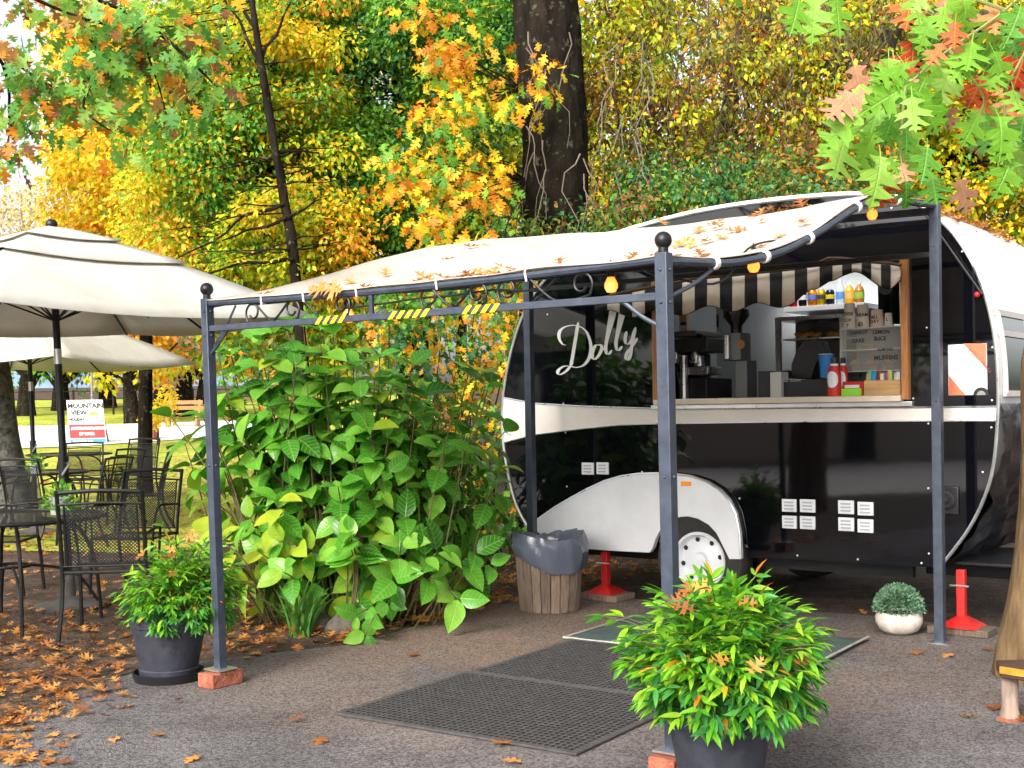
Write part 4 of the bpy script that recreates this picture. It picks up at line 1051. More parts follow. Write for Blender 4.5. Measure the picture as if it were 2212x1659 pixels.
# timber tray of sweets
q0, q1 = I(1228, 1462, .08, zi), I(1650, 1312, .08, zi)
TR = thing('timber_tray', 'pale timber tray of packets beside the window frame', 'tray', C3(((q0[0] + q1[0]) / 2, ZC), .13), GROT)
mb = MB(); mb.box(C3(((q0[0] + q1[0]) / 2, (ZC + q1[1]) / 2), .088), (q1[0] - q0[0], .016, q1[1] - ZC), U, W); mb.build('front_board', M_pale, TR, bevel=.002)
mb = MB(); mb.box(C3(((q0[0] + q1[0]) / 2, (ZC + q1[1]) / 2), .18), (q1[0] - q0[0], .016, q1[1] - ZC), U, W); mb.build('back_board', M_pale, TR, bevel=.002)
mb = MB(); mb.box(C3(((q0[0] + q1[0]) / 2, ZC + .012), .134), (q1[0] - q0[0], .07, .02), U, W); mb.build('tray_base', M_pale, TR)
sw_c = [(.75, .35, .02), (.75, .6, .02), (.05, .45, .35), (.05, .25, .6), (.03, .3, .7), (.35, .08, .03), (.8, .75, .65), (.8, .1, .35), (.45, .65, .1), (.85, .8, .7), (.8, .8, .85)]
sw_n = ['orange', 'yellow', 'teal', 'blue', 'deep blue', 'rust brown', 'cream', 'pink', 'lime', 'ivory', 'white']
for i, c_ in enumerate(sw_c):
    a_ = q0[0] - .06 + (q1[0] - q0[0] + .05) * (i + .5) / len(sw_c)
    if a_ < q0[0] + .02: a_ = q0[0] + .02 + i * .004
    mb = MB(); mb.box(C3((a_, q1[1] + .005 + .01 * (i % 3)), .11 + .035 * (i % 2)), (.026, .014, .075), U + W * random.uniform(-.2, .2), W - U * .1, (0, .0, 1)); put(mb, 'sweet_packet', mat('packet_' + sw_n[i].replace(' ', '_'), c_, .4), sw_n[i] + ' sweet packet standing in the timber tray', 'packet', 'sweet packets in the timber tray', bevel=.002)
# coffee machine, grinder, carton, picture
M_mach = mat('machine_grey', (.10, .10, .10), .35, .5)
q0, q1 = I(380, 1300, .45, zj), I(860, 740, .45, zj)
CM = thing('coffee_machine', 'steel espresso machine behind the front awning post', 'coffee machine', C3(((q0[0] + q1[0]) / 2, ZC), .6), GROT)
def cpart(nm, x0, y0, x1, y1, d, dep, m, foot=None):
    mb, p, q, z0 = ibox('', x0, y0, x1, y1, d, dep, zj, None, None, None, foot=foot); return mb.build(nm, m, CM, bevel=.006)
cpart('top_tray', 330, 742, 715, 822, .44, .4, mat('machine_top', (.28, .27, .24), .4, .6))
cpart('body', 330, 824, 830, 1010, .46, .36, M_mach)
cpart('back_body', 330, 1012, 760, 1440, .66, .16, M_dark, foot=ZC)
cpart('drip_tray', 610, 1158, 845, 1262, .42, .22, M_steel)
cpart('base', 330, 1290, 830, 1465, .44, .4, M_dark, foot=ZC)
for x_ in (470, 700):
    pc = C3(I(x_, 1040, .48, zj), .48); mb = MB(); mb.lathe([(.0, -.05), (.032, -.05), (.035, 0), (.028, .03), (0, .03)], pc, 14); g_ = mb.build('group_head', M_steel, CM)
    mb = MB(); mb.tube([pc + Vector((0, 0, -.03)), pc - W * .14 + Vector((0, 0, -.04)) + U * .03], .012, 8); mb.build('handle', M_dark, g_)
mb = MB(); pc = I(470, 760, .43, zj); mb.tube([C3(I(720, 790, .42, zj), .42), C3(I(790, 800, .42, zj), .4), C3(I(800, 940, .42, zj), .38), C3(I(750, 1010, .42, zj), .38)], .01, 6); mb.build('steam_pipe', M_dark, CM)
for x0, x1, y0, y1, lb in ((520, 610, 1030, 1255, 'steel milk jug beside the espresso machine base'), (690, 800, 1030, 1155, 'small steel milk jug on the drip tray')):
    ctr, r_, h_ = ilathe(x0, x1, y0, y1, .41 if x0 < 600 else .5, zj)
    if x0 > 600: ctr.z = I(700, 1158, .5, zj)[1]
    else: h_ = h_ + ctr.z - ZC; ctr.z = ZC
    t = thing('milk_jug', lb, 'jug', ctr, 0, 'steel milk jugs by the machine')
    mb = MB(); mb.lathe([(0, 0), (r_, 0), (r_, h_ * .3), (r_ * .8, h_ * .75), (r_ * .92, h_), (r_ * .85, h_ * .98), (r_ * .75, h_ * .7), (0, h_ * .65)], ctr, 16); mb.build('jug_body', M_steel, t)
    mb = MB(); mb.tube(smooth_path([ctr - U * r_ + Vector((0, 0, h_ * .9)), ctr - U * r_ * 1.6 + Vector((0, 0, h_ * .7)), ctr - U * r_ + Vector((0, 0, h_ * .3))], 4), .005, 6); mb.build('handle', M_steel, t)
GR = thing('coffee_grinder', 'tall grey coffee grinder with a black bean hopper', 'coffee grinder', C3((I(1150, 1400, .5, zj)[0], ZC), .55), GROT)
def gpart(nm, mb, m): return mb.build(nm, m, GR, bevel=.004)
def gl(y): return I(1140, y, .5, zj)[1]
ga = I(1140, 900, .5, zj)[0]; gw = I(1280, 600, .5, zj)[0] - I(1005, 600, .5, zj)[0]
mb = MB(); mb.lathe([(0, gl(770)), (gw * .22, gl(770)), (gw * .22, gl(690)), (gw * .5, gl(580)), (gw * .5, gl(505)), (gw * .3, gl(490)), (0, gl(488))], C3((ga, 0), .55), 24); mb.build('hopper', mat('smoked_hopper', (.015, .015, .015), .15), GR)
mb = MB(); mb.box(C3((ga, (gl(772) + gl(1090)) / 2), .56), (gw * .72, .16, gl(772) - gl(1090)), U, W); gpart('motor_housing', mb, mat('grinder_grey', (.16, .165, .16), .35, .4))
mb = MB(); mb.box(C3((ga + gw * .25, (ZC + gl(1090)) / 2), .6), (gw * .5, .16, gl(1090) - ZC), U, W); gpart('column', mb, MATS['grinder_grey'])
mb = MB(); mb.lathe([(0, gl(1075)), (gw * .16, gl(1075)), (gw * .16, gl(795)), (0, gl(795))], C3((ga - gw * .2, 0), .475), 16); gpart('dosing_chamber', mb, M_steel)
mb = MB(); mb.box(C3((ga, ZC + .01), .54), (gw * 1.0, .26, .02), U, W); gpart('base', mb, M_dark)
pc = I(1218, 905, .47, zj); mb = MB(); mb.disc(C3(pc, .4785), .032, -W, 20); gpart('badge', mb, mat('badge_orange', (.55, .22, .06), .5))
ibox('picture_frame', 752, 555, 958, 722, CW_ - .10, .02, zj, mat('picture_dark', (.02, .012, .010), .4), 'small dark framed board hung on the caravan back wall', 'picture', bevel=.003)
mb, p, q, z0 = ibox('', 510, 475, 600, 725, .5, .07, zj, None, None, None, foot=I(520, 742, .44, zj)[1])
ct = put(mb, 'drink_carton', mat('carton_cream', (.66, .55, .42), .6), 'printed drink carton standing on the espresso machine', 'carton', bevel=.002)
mb = MB(); mb.add([C3(I(*k, .498, zj), .498) for k in ((525, 500), (590, 500), (590, 640), (525, 640))], [(0, 1, 2, 3)]); mb.build('print', mat('carton_orange', (.7, .28, .05), .6), ct, smooth=0)
mb = MB(); mb.add([C3(I(*k, .498, zj), .498) for k in ((525, 644), (595, 644), (595, 685), (525, 685))], [(0, 1, 2, 3)]); mb.build('print', mat('carton_navy', (.02, .03, .16), .6), ct, smooth=0)
# dark hanging apron and strap at the window edge
ap = thing('hanging_apron', 'black apron with a round badge hung inside the window frame', 'apron', C3((I(1520, 650, .7, zi)[0], I(1520, 660, .7, zi)[1]), .7), GROT)
mb = MB(); p0, p1 = I(1395, 680, .7, zi), I(1640, 160, .7, zi)
for i in range(13):
    for j in range(9):
        a_ = p0[0] + (p1[0] - p0[0]) * i / 12; z_ = p0[1] + (p1[1] - p0[1]) * j / 8; mb.v.append(tuple(C3((a_, z_), .7 + .02 * math.sin(i * 1.3) * (1 - j / 10))))
for i in range(12):
    for j in range(8): k = i * 9 + j; mb.face((k, k + 1, k + 10, k + 9))
o = mb.build('cloth', mat('apron_black', (.012, .012, .013), .85), ap, smooth=60); o.modifiers.new('thick', 'SOLIDIFY').thickness = .004
mb = MB(); mb.disc(C3(I(1475, 245, .66, zi), .665), .05, -W, 18); mb.build('badge', mat('badge_grey', (.2, .2, .19), .5), ap)
mb = MB(); mb.bar(C3(I(1520, 560, .64, zi), .64), C3(I(1640, 1080, .55, zi), .55), .03, .006, up=W); mb.build('strap', M_dark, ap)

# ================================================================== tubs, bin, mats and small things on the ground
M_pot = mat('tub_charcoal', (.030, .032, .045), .55, var=.3, vscale=18, bump=.1, bscale=80)
M_potsoil = mat('potting_soil', (.03, .02, .014), .95, bump=.6)
def tub(c, r, h, label, saucer=True):
    t = thing('plant_tub', label, 'plant pot', c, 0, 'charcoal plastic plant tubs'); c = Vector(c); z0 = .03 if saucer else 0
    mb = MB(); mb.lathe([(0, z0), (r * .74, z0), (r * .76, z0 + .03), (r * .735, z0 + .035), (r * .94, h * .86), (r * .97, h * .86), (r, h), (r * .93, h), (r * .9, h * .88), (r * .88, h * .86)], c, 40); mb.build('tub_wall', M_pot, t)
    mb = MB(); mb.disc(c + Vector((0, 0, h * .87)), r * .9, (0, 0, 1), 30); mb.build('soil', M_potsoil, t)
    if saucer: mb = MB(); mb.lathe([(0, 0), (r * .88, 0), (r * .93, .045), (r * .88, .045), (r * .84, .012), (0, .012)], c, 40); mb.build('saucer', M_dark, t)
    return t
p = gnd(352, 1478); POT1 = (p.x, p.y + .12, .004)
tub(POT1, .205, .335, 'smaller looking charcoal tub of dense shrub beside the far awning post')
POT2 = (.735, 4.42, .004)
tub(POT2, .205, .335, 'large foreground charcoal tub of spreading shrub cut by the picture edge')
# slatted bin with a liner
p = gnd(1190, 1328); BN = (p.x, p.y + .2, .004); bc = Vector(BN)
BI = thing('slatted_bin', 'weathered timber slat bin with a grey plastic liner beside the caravan', 'bin', BN)
rb0, rb1, hb = .205, .24, .46
for k in range(20):
    a0, a1 = 2 * math.pi * (k + .04) / 20, 2 * math.pi * (k + .96) / 20; mb = MB(); rj = random.uniform(-.004, .004)
    mb.add([bc + Vector((r_ * math.cos(a) * (1 + rj * 4), r_ * math.sin(a) * (1 + rj * 4), z)) for z, r0_ in ((0 + abs(rj), rb0), (hb + rj * 2, rb1)) for r_ in (r0_, r0_ - .018) for a in (a0, a1)],
           [(0, 1, 5, 4), (2, 6, 7, 3), (0, 2, 3, 1), (4, 5, 7, 6), (0, 4, 6, 2), (1, 3, 7, 5)]); mb.build('slat', M_wood_grey, BI, bevel=.003)
mb = MB(); mb.lathe([(0, .03), (rb0 - .025, .03), (rb1 - .022, hb)], bc, 30); mb.build('inner_drum', M_dark, BI)
M_bag = mat('liner_plastic', (.10, .11, .145), .16, spec=.5, bump=.3, bscale=14, stretch=(1, 1, .5))
mb = MB(); nA_, nB_ = 56, 14
for j in range(nB_ + 1):
    v = j / nB_
    for i in range(nA_):
        an = 2 * math.pi * i / nA_; cz = hb + .075 + .02 * math.sin(an * 2 + 1)
        cre = .018 * noise.noise(Vector((math.cos(an) * 5, math.sin(an) * 5, v * 3))) + .020 * noise.noise(Vector((math.cos(an) * 11, math.sin(an) * 11, v * 4 + an)))
        if v < .4: r_ = rb1 - .03 + .035 * (v / .4) ** 2; z = cz - .16 * (1 - v / .4) ; cre *= .6
        else: r_ = rb1 + .006 + .018 * math.sin((v - .4) / .6 * math.pi); z = cz - (v - .4) / .6 * (.20 + .05 * math.sin(an * 1.0 + 2.2) + .02 * noise.noise(Vector((an * 2, 5, 0))))
        mb.v.append(tuple(bc + Vector(((r_ + cre) * math.cos(an), (r_ + cre) * math.sin(an), z + cre * .6))))
for j in range(nB_):
    for i in range(nA_):
        i2 = (i + 1) % nA_; mb.face((j * nA_ + i, j * nA_ + i2, (j + 1) * nA_ + i2, (j + 1) * nA_ + i))
mb.build('liner', M_bag, BI, smooth=70)
# entrance mats
def holed_mat(c0, u, v, nu, nv, name, label, z):
    """rubber mat: rim and a honeycomb of real holes"""
    u, v = Vector((u[0], u[1], 0)), Vector((v[0], v[1], 0)); lu, lv = u.length, v.length; u.normalize(); v.normalize(); c0 = Vector((c0[0], c0[1], z))
    t = thing(name, label, 'mat', c0 + u * lu / 2 + v * lv / 2, 0, 'rubber entrance mats')
    e = .03; mb = MB()
    for a_, b_, s1, s2 in ((lu / 2, e / 2, lu, e), (lu / 2, lv - e / 2, lu, e), (e / 2, lv / 2, e, lv - 2 * e), (lu - e / 2, lv / 2, e, lv - 2 * e)):
        mb.box(c0 + u * a_ + v * b_ + Vector((0, 0, .006)), (s1, s2, .012), u, v)
    mb.build('rim', M_rubber, t, bevel=.003)
    mb = MB(); du, dv = (lu - 2 * e) / nu, (lv - 2 * e) / nv; K = 8; top = .011
    for i in range(nu):
        for j in range(nv):
            ox = e + (i + .5) * du; oy = e + (j + .5) * dv; sh = 0
            cc = c0 + u * ox + v * oy; k0 = len(mb.v)
            for (r1, zz) in ((None, top), (.39, top), (.39, .001)):
                for q in range(K):
                    an = math.pi / 4 * q + math.pi / 8
                    if r1 is None:
                        cx_, sx_ = math.cos(an), math.sin(an); m_ = max(abs(cx_), abs(sx_)); x_, y_ = cx_ / m_ * .5, sx_ / m_ * .5
                        x_ = .5 * (1 if cx_ > 0 else -1) if abs(cx_) > .38 else x_; y_ = .5 * (1 if sx_ > 0 else -1) if abs(sx_) > .93 else y_
                        x_ = max(-.5, min(.5, cx_ * .5411961)); y_ = max(-.5, min(.5, sx_ * .5411961))
                        x_, y_ = (math.copysign(.5, cx_), y_) if abs(cx_) > abs(sx_) else (x_, math.copysign(.5, sx_))
                    else: x_, y_ = math.cos(an) * r1, math.sin(an) * r1
                    mb.v.append(tuple(cc + u * x_ * du + v * y_ * dv + Vector((0, 0, zz))))
            for q in range(K):
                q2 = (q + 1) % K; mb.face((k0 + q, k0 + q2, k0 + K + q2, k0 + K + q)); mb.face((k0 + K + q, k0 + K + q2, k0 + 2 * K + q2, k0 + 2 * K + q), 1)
    # the four corners left between octagons
    for i in range(nu + 1):
        for j in range(nv + 1):
            cc = c0 + u * (e + i * du) + v * (e + j * dv) + Vector((0, 0, top)); k = .2929
            mb.add([cc + u * du * k, cc + v * dv * k, cc - u * du * k, cc - v * dv * k], [(0, 1, 2, 3)])
    mb.build('honeycomb', [M_rubber, mat('hole_shade_rubber', (.012, .011, .011), .7)], t, smooth=0, kind='stuff')  # hole walls coloured darker than the top, shade put into the colour
    mb = MB(); mb.add([c0 + u * a_ + v * b_ + Vector((0, 0, .0015)) for a_, b_ in ((.02, .02), (lu - .02, .02), (lu - .02, lv - .02), (.02, lv - .02))], [(0, 1, 2, 3)]); mb.build('hole_shade_sheet', mat('hole_shade_black', (.012, .011, .010), .95), t, smooth=0)  # near black sheet added below the holes to stand in for their shade
    return t
m0, m1, m2_ = gnd(722, 1547), gnd(1245, 1637), gnd(1010, 1457)
mu = Vector((m1.x - m0.x, m1.y - m0.y)); mv = Vector((m2_.x - m0.x, m2_.y - m0.y))
mv = mv - mu * (mv.dot(mu) / mu.dot(mu)) * .8
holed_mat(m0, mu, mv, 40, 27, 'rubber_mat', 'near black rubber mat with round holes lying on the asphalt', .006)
n0 = Vector((m0.x, m0.y)) + mv * 1.01 + mu * .015
m3 = gnd(1255, 1388); mv2 = Vector((m3.x, m3.y)) - n0; mv2 = mv2 - mu * (mv2.dot(mu) / mu.dot(mu)) * .85
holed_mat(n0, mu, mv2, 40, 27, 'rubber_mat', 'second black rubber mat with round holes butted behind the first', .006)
n1 = n0 + mv2 * 1.01 - mu * .06
g1, g2 = gnd(1375, 1338), gnd(1870, 1358)
GM = MB(); gv = Vector((g1.x, g1.y)) - n1; gv = gv - mu * (gv.dot(mu) / mu.dot(mu)) * .9; gu = mu * 1.22
def mp(a, b, z): q = n1 + gu * a + gv * b; return (q.x, q.y, z)
ng = 24
for j in range(ng + 1):
    for i in range(ng + 1):
        a_, b_ = i / ng, j / ng; q = mp(a_, b_, 0); GM.v.append((q[0], q[1], .012 + .006 * noise.noise(Vector((q[0] * 4, q[1] * 4, 0))) + (.012 * max(0, a_ - .93) / .07 if b_ > .4 else 0)))
for j in range(ng):
    for i in range(ng): k = j * (ng + 1) + i; GM.face((k, k + 1, k + ng + 2, k + ng + 1))
gm = put(GM, 'green_mat', mat('green_felt', (.055, .085, .075), .95, var=.35, vscale=6, bump=.5, bscale=160), 'worn dark green felt mat in front of the serving window', 'mat', smooth=60)
mb = MB(); wv = [mp(i / 24, 0, .017 + .004 * noise.noise(Vector((i * .6, 0, 0)))) for i in range(25)]; mb.tube(wv, .008, 5); mb.tube([mp(0, i / 24, .017) for i in range(25)], .008, 5); mb.tube([mp(1, i / 24, .03) for i in range(25)], .008, 5)
mb.build('mat_binding', mat('worn_binding', (.34, .33, .28), .9, var=.3), gm)
# ================================================================== leaf colours
G_hyd = leafmat('shrub_green', [(.03, .16, .012), (.08, .32, .026), (.15, .45, .040), (.28, .55, .060)], .40, .22, veins=True)
G_hydy = leafmat('shrub_lime', [(.22, .42, .03), (.34, .50, .03), (.52, .55, .03)], .4, .4, veins=True)
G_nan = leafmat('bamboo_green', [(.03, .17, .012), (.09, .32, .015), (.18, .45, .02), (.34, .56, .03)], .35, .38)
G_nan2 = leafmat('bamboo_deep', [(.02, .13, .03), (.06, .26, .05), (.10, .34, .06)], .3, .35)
G_oak = leafmat('oak_green', [(.07, .24, .03), (.12, .33, .045), (.20, .42, .055), (.30, .44, .06)], .4, .5)
G_oakb = leafmat('oak_bright', [(.15, .38, .02), (.24, .50, .04), (.34, .58, .09)], .45, .45, veins=True)
G_oakd = leafmat('oak_dark', [(.06, .22, .02), (.11, .32, .03)], .4, .5, veins=True)
G_red = leafmat('oak_red', [(.55, .05, .015), (.70, .16, .04), (.75, .30, .12)], .45, .5, veins=True)
G_pink = leafmat('oak_pink', [(.65, .30, .18), (.60, .22, .16)], .4, .55, veins=True)
G_orange = leafmat('leaf_orange', [(.60, .16, .012), (.80, .32, .015), (.85, .46, .03)], .4, .5)
G_yel = leafmat('leaf_yellow', [(.80, .46, .012), (.90, .62, .015), (.85, .70, .05)], .45, .5)
G_ygreen = leafmat('leaf_yellow_green', [(.32, .44, .02), (.50, .56, .02), (.72, .64, .02)], .45, .5)
G_green = leafmat('leaf_green', [(.06, .22, .02), (.13, .36, .03), (.24, .48, .05)], .4, .45)
G_deep = leafmat('leaf_deep', [(.015, .07, .02), (.03, .14, .03), (.06, .22, .06)], .3, .4)
G_brown = leafmat('leaf_brown', [(.12, .05, .015), (.28, .12, .03), (.42, .22, .05)], .3, .6)
G_olive = leafmat('leaf_olive', [(.10, .12, .02), (.22, .24, .03), (.34, .32, .04)], .35, .55)
G_fall = leafmat('fallen_orange', [(.22, .07, .015), (.42, .15, .025), (.60, .27, .045), (.42, .19, .06)], .15, .6)
G_litter = leafmat('litter_brown', [(.10, .035, .012), (.26, .085, .02), (.42, .16, .035), (.58, .26, .06)], .1, .7)
G_pale = leafmat('pale_bare', [(.45, .36, .26), (.60, .48, .30), (.70, .58, .36)], .3, .7)
G_ball = leafmat('heather_green', [(.08, .20, .10), (.16, .32, .18), (.28, .42, .26)], .25, .5)
M_bark = mat('dark_bark', (.006, .005, .004), 1.0, spec=.05, var=.5, vscale=7, stretch=(1, 1, .35), bump=1.0, bscale=16, col2=(.026, .020, .014))
def speckle(m, col, scale, thr):
    n = m.node_tree; L = n.links; b = n.nodes['Principled BSDF']; src = b.inputs['Base Color'].links[0].from_socket
    tc = n.nodes.new('ShaderNodeTexCoord'); t = n.nodes.new('ShaderNodeTexNoise'); t.inputs['Scale'].default_value = scale; t.inputs['Detail'].default_value = 7; t.inputs['Roughness'].default_value = .75; L.new(tc.outputs['Object'], t.inputs['Vector'])
    mr = n.nodes.new('ShaderNodeMapRange'); mr.inputs['From Min'].default_value = thr; mr.inputs['From Max'].default_value = thr + .07; L.new(t.outputs['Fac'], mr.inputs['Value'])
    mx = n.nodes.new('ShaderNodeMixRGB'); mx.inputs['Color2'].default_value = (*col, 1); L.new(mr.outputs[0], mx.inputs['Fac']); L.new(src, mx.inputs['Color1']); L.new(mx.outputs[0], b.inputs['Base Color'])
speckle(M_bark, (.085, .085, .05), 9.0, .565)
M_bark2 = mat('brown_bark', (.085, .052, .026), 1.0, spec=.1, var=.5, vscale=9, stretch=(1.4, 1.4, .3), bump=1.0, bscale=14, col2=(.22, .145, .075))
M_twig = mat('twig', (.035, .025, .016), .95, spec=.1, var=.4, vscale=12)
M_lichen = mat('lichen', (.17, .18, .11), .95, var=.4, vscale=30, bump=.6)
M_stem = mat('green_stem', (.12, .09, .035), .7, var=.4, vscale=14)

# ================================================================== large leafed shrub
SB = gnd(770, 1330); HYD = thing('hydrangea_shrub', 'large leafed bright green shrub growing between the far awning post and the caravan', 'shrub', (SB.x, SB.y - .1, 0))
hc = Vector((SB.x - .02, SB.y - .1, 0))
P_, D_, N_l, S_, Mi = [], [], [], [], []
stm = MB()
def shrub_stem(base, tip, size, nodes=4, lime=.0):
    base, tip = Vector(base), Vector(tip); mid = base.lerp(tip, .55) + Vector((0, 0, .10)) + Vector(noise.noise_vector(base * 5)) * .08
    pa = smooth_path([base, mid, tip], 5); stm.tube(pa, [.007 - .004 * i / len(pa) for i in range(len(pa))], 5, cap=False)
    dr = (pa[-1] - pa[-3]).normalized(); out = Vector((tip.x - hc.x, tip.y - hc.y, .2)).normalized(); rot = random.uniform(0, 6.28)
    for k in range(nodes):
        q = pa[-1].lerp(pa[-5], k / max(1, nodes - 1) * .9) if k else pa[-1]
        for s in (0, math.pi):
            an = rot + k * 1.57 + s; side_ = (Matrix.Rotation(an, 3, dr) @ dr.orthogonal()).normalized()
            d = side_ * (1.0) + dr * (.9 - .3 * k) + Vector((0, 0, -.25 - .18 * k)) + Vector((0, -.18, 0))
            n_ = dr * 1.0 + Vector((0, -.45, .55)) + out * .3 + Vector(np.random.default_rng(len(P_)).normal(size=3)) * .18
            P_.append(q + side_ * .012); D_.append(d); N_l.append(n_); S_.append(size * random.uniform(.75, 1.15) * (.72 if k == 0 and random.random() < .5 else 1))
            Mi.append(1 if random.random() < lime else 0)
sil = [(370, 900), (400, 960), (430, 1060), (470, 760), (520, 860), (560, 745), (620, 715), (640, 790), (700, 705), (760, 740), (820, 770), (890, 790), (940, 850), (1000, 870), (1040, 940), (1080, 1010), (1010, 1090), (950, 1160), (520, 960), (590, 880), (660, 860), (720, 820),
       (780, 860), (840, 880), (900, 930), (960, 980), (500, 1060), (560, 1010), (620, 970), (690, 950), (745, 940), (810, 960), (870, 1010), (930, 1060), (460, 1150), (540, 1120), (600, 1080), (660, 1060), (730, 1050), (800, 1080), (860, 1110), (480, 1210), (550, 1200), (610, 1170), (680, 1160), (740, 1180), (690, 1240),
       (600, 1250), (530, 1270), (570, 1310), (830, 1160), (900, 1130), (960, 1230), (650, 1010), (560, 920), (770, 1000), (840, 1020), (900, 1010), (1000, 1020), (620, 1120), (440, 990), (480, 900)]
for i, (x, y) in enumerate(sil):
    dpt = random.uniform(-.55, .35) + .35 * abs((x - 720) / 380) ** 2
    tip = at(x, y, hc.y + dpt)
    base = hc + Vector((random.uniform(-.45, .45) + (tip.x - hc.x) * .35, random.uniform(-.2, .3), 0))
    shrub_stem(base, tip, .195, random.choice((3, 3, 4)), lime=.55 if y > 1050 and x < 660 else .04)
for x, y in ((560, 735), (590, 720), (625, 712), (655, 705), (690, 712), (720, 722), (600, 770), (640, 760), (680, 765), (730, 775), (770, 790), (560, 790), (520, 800), (810, 815), (860, 830), (910, 850)):   # crowning shoots
    tip = at(x, y, hc.y + random.uniform(-.35, .1)); shrub_stem(hc + Vector(((tip.x - hc.x) * .4, random.uniform(-.1, .2), 0)), tip, .21, 4, .02)
for i in range(60):     # upper and low front growth
    x = random.uniform(430, 1060); up = i % 2 == 0
    y = random.uniform(715 + .16 * abs(x - 660), 960) if up else random.uniform(1120, 1330 - .1 * abs(x - 640))
    tip = at(x, y, hc.y + random.uniform(-.45, .1) if up else hc.y + random.uniform(-.75, -.3))
    if tip.z < .12: tip.z = .12
    shrub_stem(hc + Vector(((tip.x - hc.x) * .6, (tip.y - hc.y) * .6, 0)), tip, .19, 3 if up else 2, lime=.03 if up else (.5 if x < 650 else .12))
for i in range(110):     # inner and far side stems
    an, rr_h = random.uniform(0, 6.28), random.uniform(.1, .9)
    tip = hc + Vector((math.cos(an) * rr_h * 1.12 + .05, .25 + math.sin(an) * .6 * rr_h, random.uniform(.30, 1.75 - .45 * rr_h)))
    shrub_stem(hc + Vector((math.cos(an) * .25, math.sin(an) * .2, 0)), tip, .185, 4)
for x, y in ((800, 1250), (770, 1330), (830, 1290), (790, 1370), (1000, 1270), (960, 1240), (1020, 1225)):   # low shoots at the kerb
    tip = at(x, y, gnd(x, min(1400, y + 60)).y + .1); shrub_stem(Vector((tip.x + .1, tip.y + .25, 0)), tip, .15, 2, .15)
leaves(HYD, OVATE, 'ovate', [tuple(p) for p in P_], [tuple(p) for p in D_], [tuple(p) for p in N_l], S_, [G_hyd, G_hydy], Mi, nparts=300)
stm.build('stems', M_stem, HYD, kind='stuff')

# ================================================================== tub shrubs (fine compound leaves)
def nandina(c, rad, hgt, nfr, label, ls, seed, name='nandina_shrub'):
    r2 = np.random.default_rng(seed); t = thing(name, label, 'shrub', c, 0, 'fine leafed shrubs in the charcoal tubs'); c = np.array(c)
    P, D, N2, S, M2 = [], [], [], [], []; st = MB()
    for f in range(nfr):
        an = r2.uniform(0, 6.283); el = math.asin(r2.uniform(-.42, .99)); k = r2.uniform(.55, 1.02) + .14 * noise.noise(Vector((math.cos(an) * 2, math.sin(an) * 2, el * 2 + seed))) + (.22 if r2.random() < .05 else 0)
        if el < .1: k *= .92
        o = np.array([math.cos(an) * math.cos(el) * rad, math.sin(an) * math.cos(el) * rad, math.sin(el) * hgt * .62 + hgt * .36]) * np.array([k, k, max(.7, k) * 1.08])
        tip = c + o + r2.normal(size=3) * .015; b0 = c + o * np.array([.3, .3, .45])
        md = (b0 + tip) / 2 + np.array([0, 0, .05]); pa = smooth_path([Vector(b0), Vector(md), Vector(tip)], 5)
        st.tube(pa, .0016, 4, cap=False)
        ax = (pa[-1] - pa[4]).normalized(); sd = ax.cross(Vector((0, 0, 1))); sd = sd.normalized() if sd.length > .01 else Vector((1, 0, 0)); up = sd.cross(ax)
        nl = r2.integers(4, 7)
        for i in range(nl):
            q = pa[-1].lerp(pa[3], i / nl)
            for s in (-1, 1):
                d = ax * .9 + sd * s * (.8 + .2 * r2.normal()) + Vector((0, 0, -.40)) + Vector(r2.normal(size=3)) * .36
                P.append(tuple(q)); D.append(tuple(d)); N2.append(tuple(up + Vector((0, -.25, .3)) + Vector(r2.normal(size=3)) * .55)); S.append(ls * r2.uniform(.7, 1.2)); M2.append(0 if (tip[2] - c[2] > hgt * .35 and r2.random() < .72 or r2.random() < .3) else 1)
        P.append(tuple(pa[-1])); D.append(tuple(ax + Vector((0, 0, -.15)))); N2.append(tuple(up)); S.append(ls); M2.append(0)
        if r2.random() < .06: M2[-1] = 2
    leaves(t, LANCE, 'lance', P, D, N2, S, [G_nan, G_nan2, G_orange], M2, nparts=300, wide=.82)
    st.build('stems', M_stem, t, kind='stuff'); return t
nandina((POT1[0] + .07, POT1[1], .26), .32, .44, 430, 'dense bright shrub filling the tub beside the far awning post', .058, 5)
nandina((POT2[0] + .02, POT2[1], .27), .37, .48, 470, 'spreading lime green shrub in the large foreground tub', .074, 9)
# round pot of heather
p = gnd(1957, 1378); HB = Vector((p.x, p.y + .13, .004))
t = thing('bowl_planter', 'small cream bowl planter at the foot of the awning post by the drawbar', 'plant pot', HB)
mb = MB(); mb.lathe([(0, 0), (.07, 0), (.115, .025), (.138, .07), (.14, .10), (.125, .135), (.115, .13), (.12, .1)], HB, 30); mb.build('bowl', mat('bowl_cream', (.62, .55, .47), .6, var=.25, vscale=9), t)
mb = MB(); mb.disc(HB + Vector((0, 0, .12)), .12, (0, 0, 1), 20); mb.build('soil', M_potsoil, t)
t = thing('ball_shrub', 'tight grey green ball shaped plant growing in the small cream bowl', 'plant', HB + Vector((0, 0, .12)))
n = 2600; d = unit(n); d[:, 2] = np.abs(d[:, 2]) * 1.1 - .18; c_ = np.array(HB + Vector((0, 0, .16))); rad = rng.uniform(.10, .148, n) * np.where(d[:, 2] < 0, .98, 1)
leaves(t, DIAM, 'diam', c_ + d * rad[:, None], d + unit(n) * .6, unit(n), rng.uniform(.016, .026, n), [G_ball], rest='foliage')
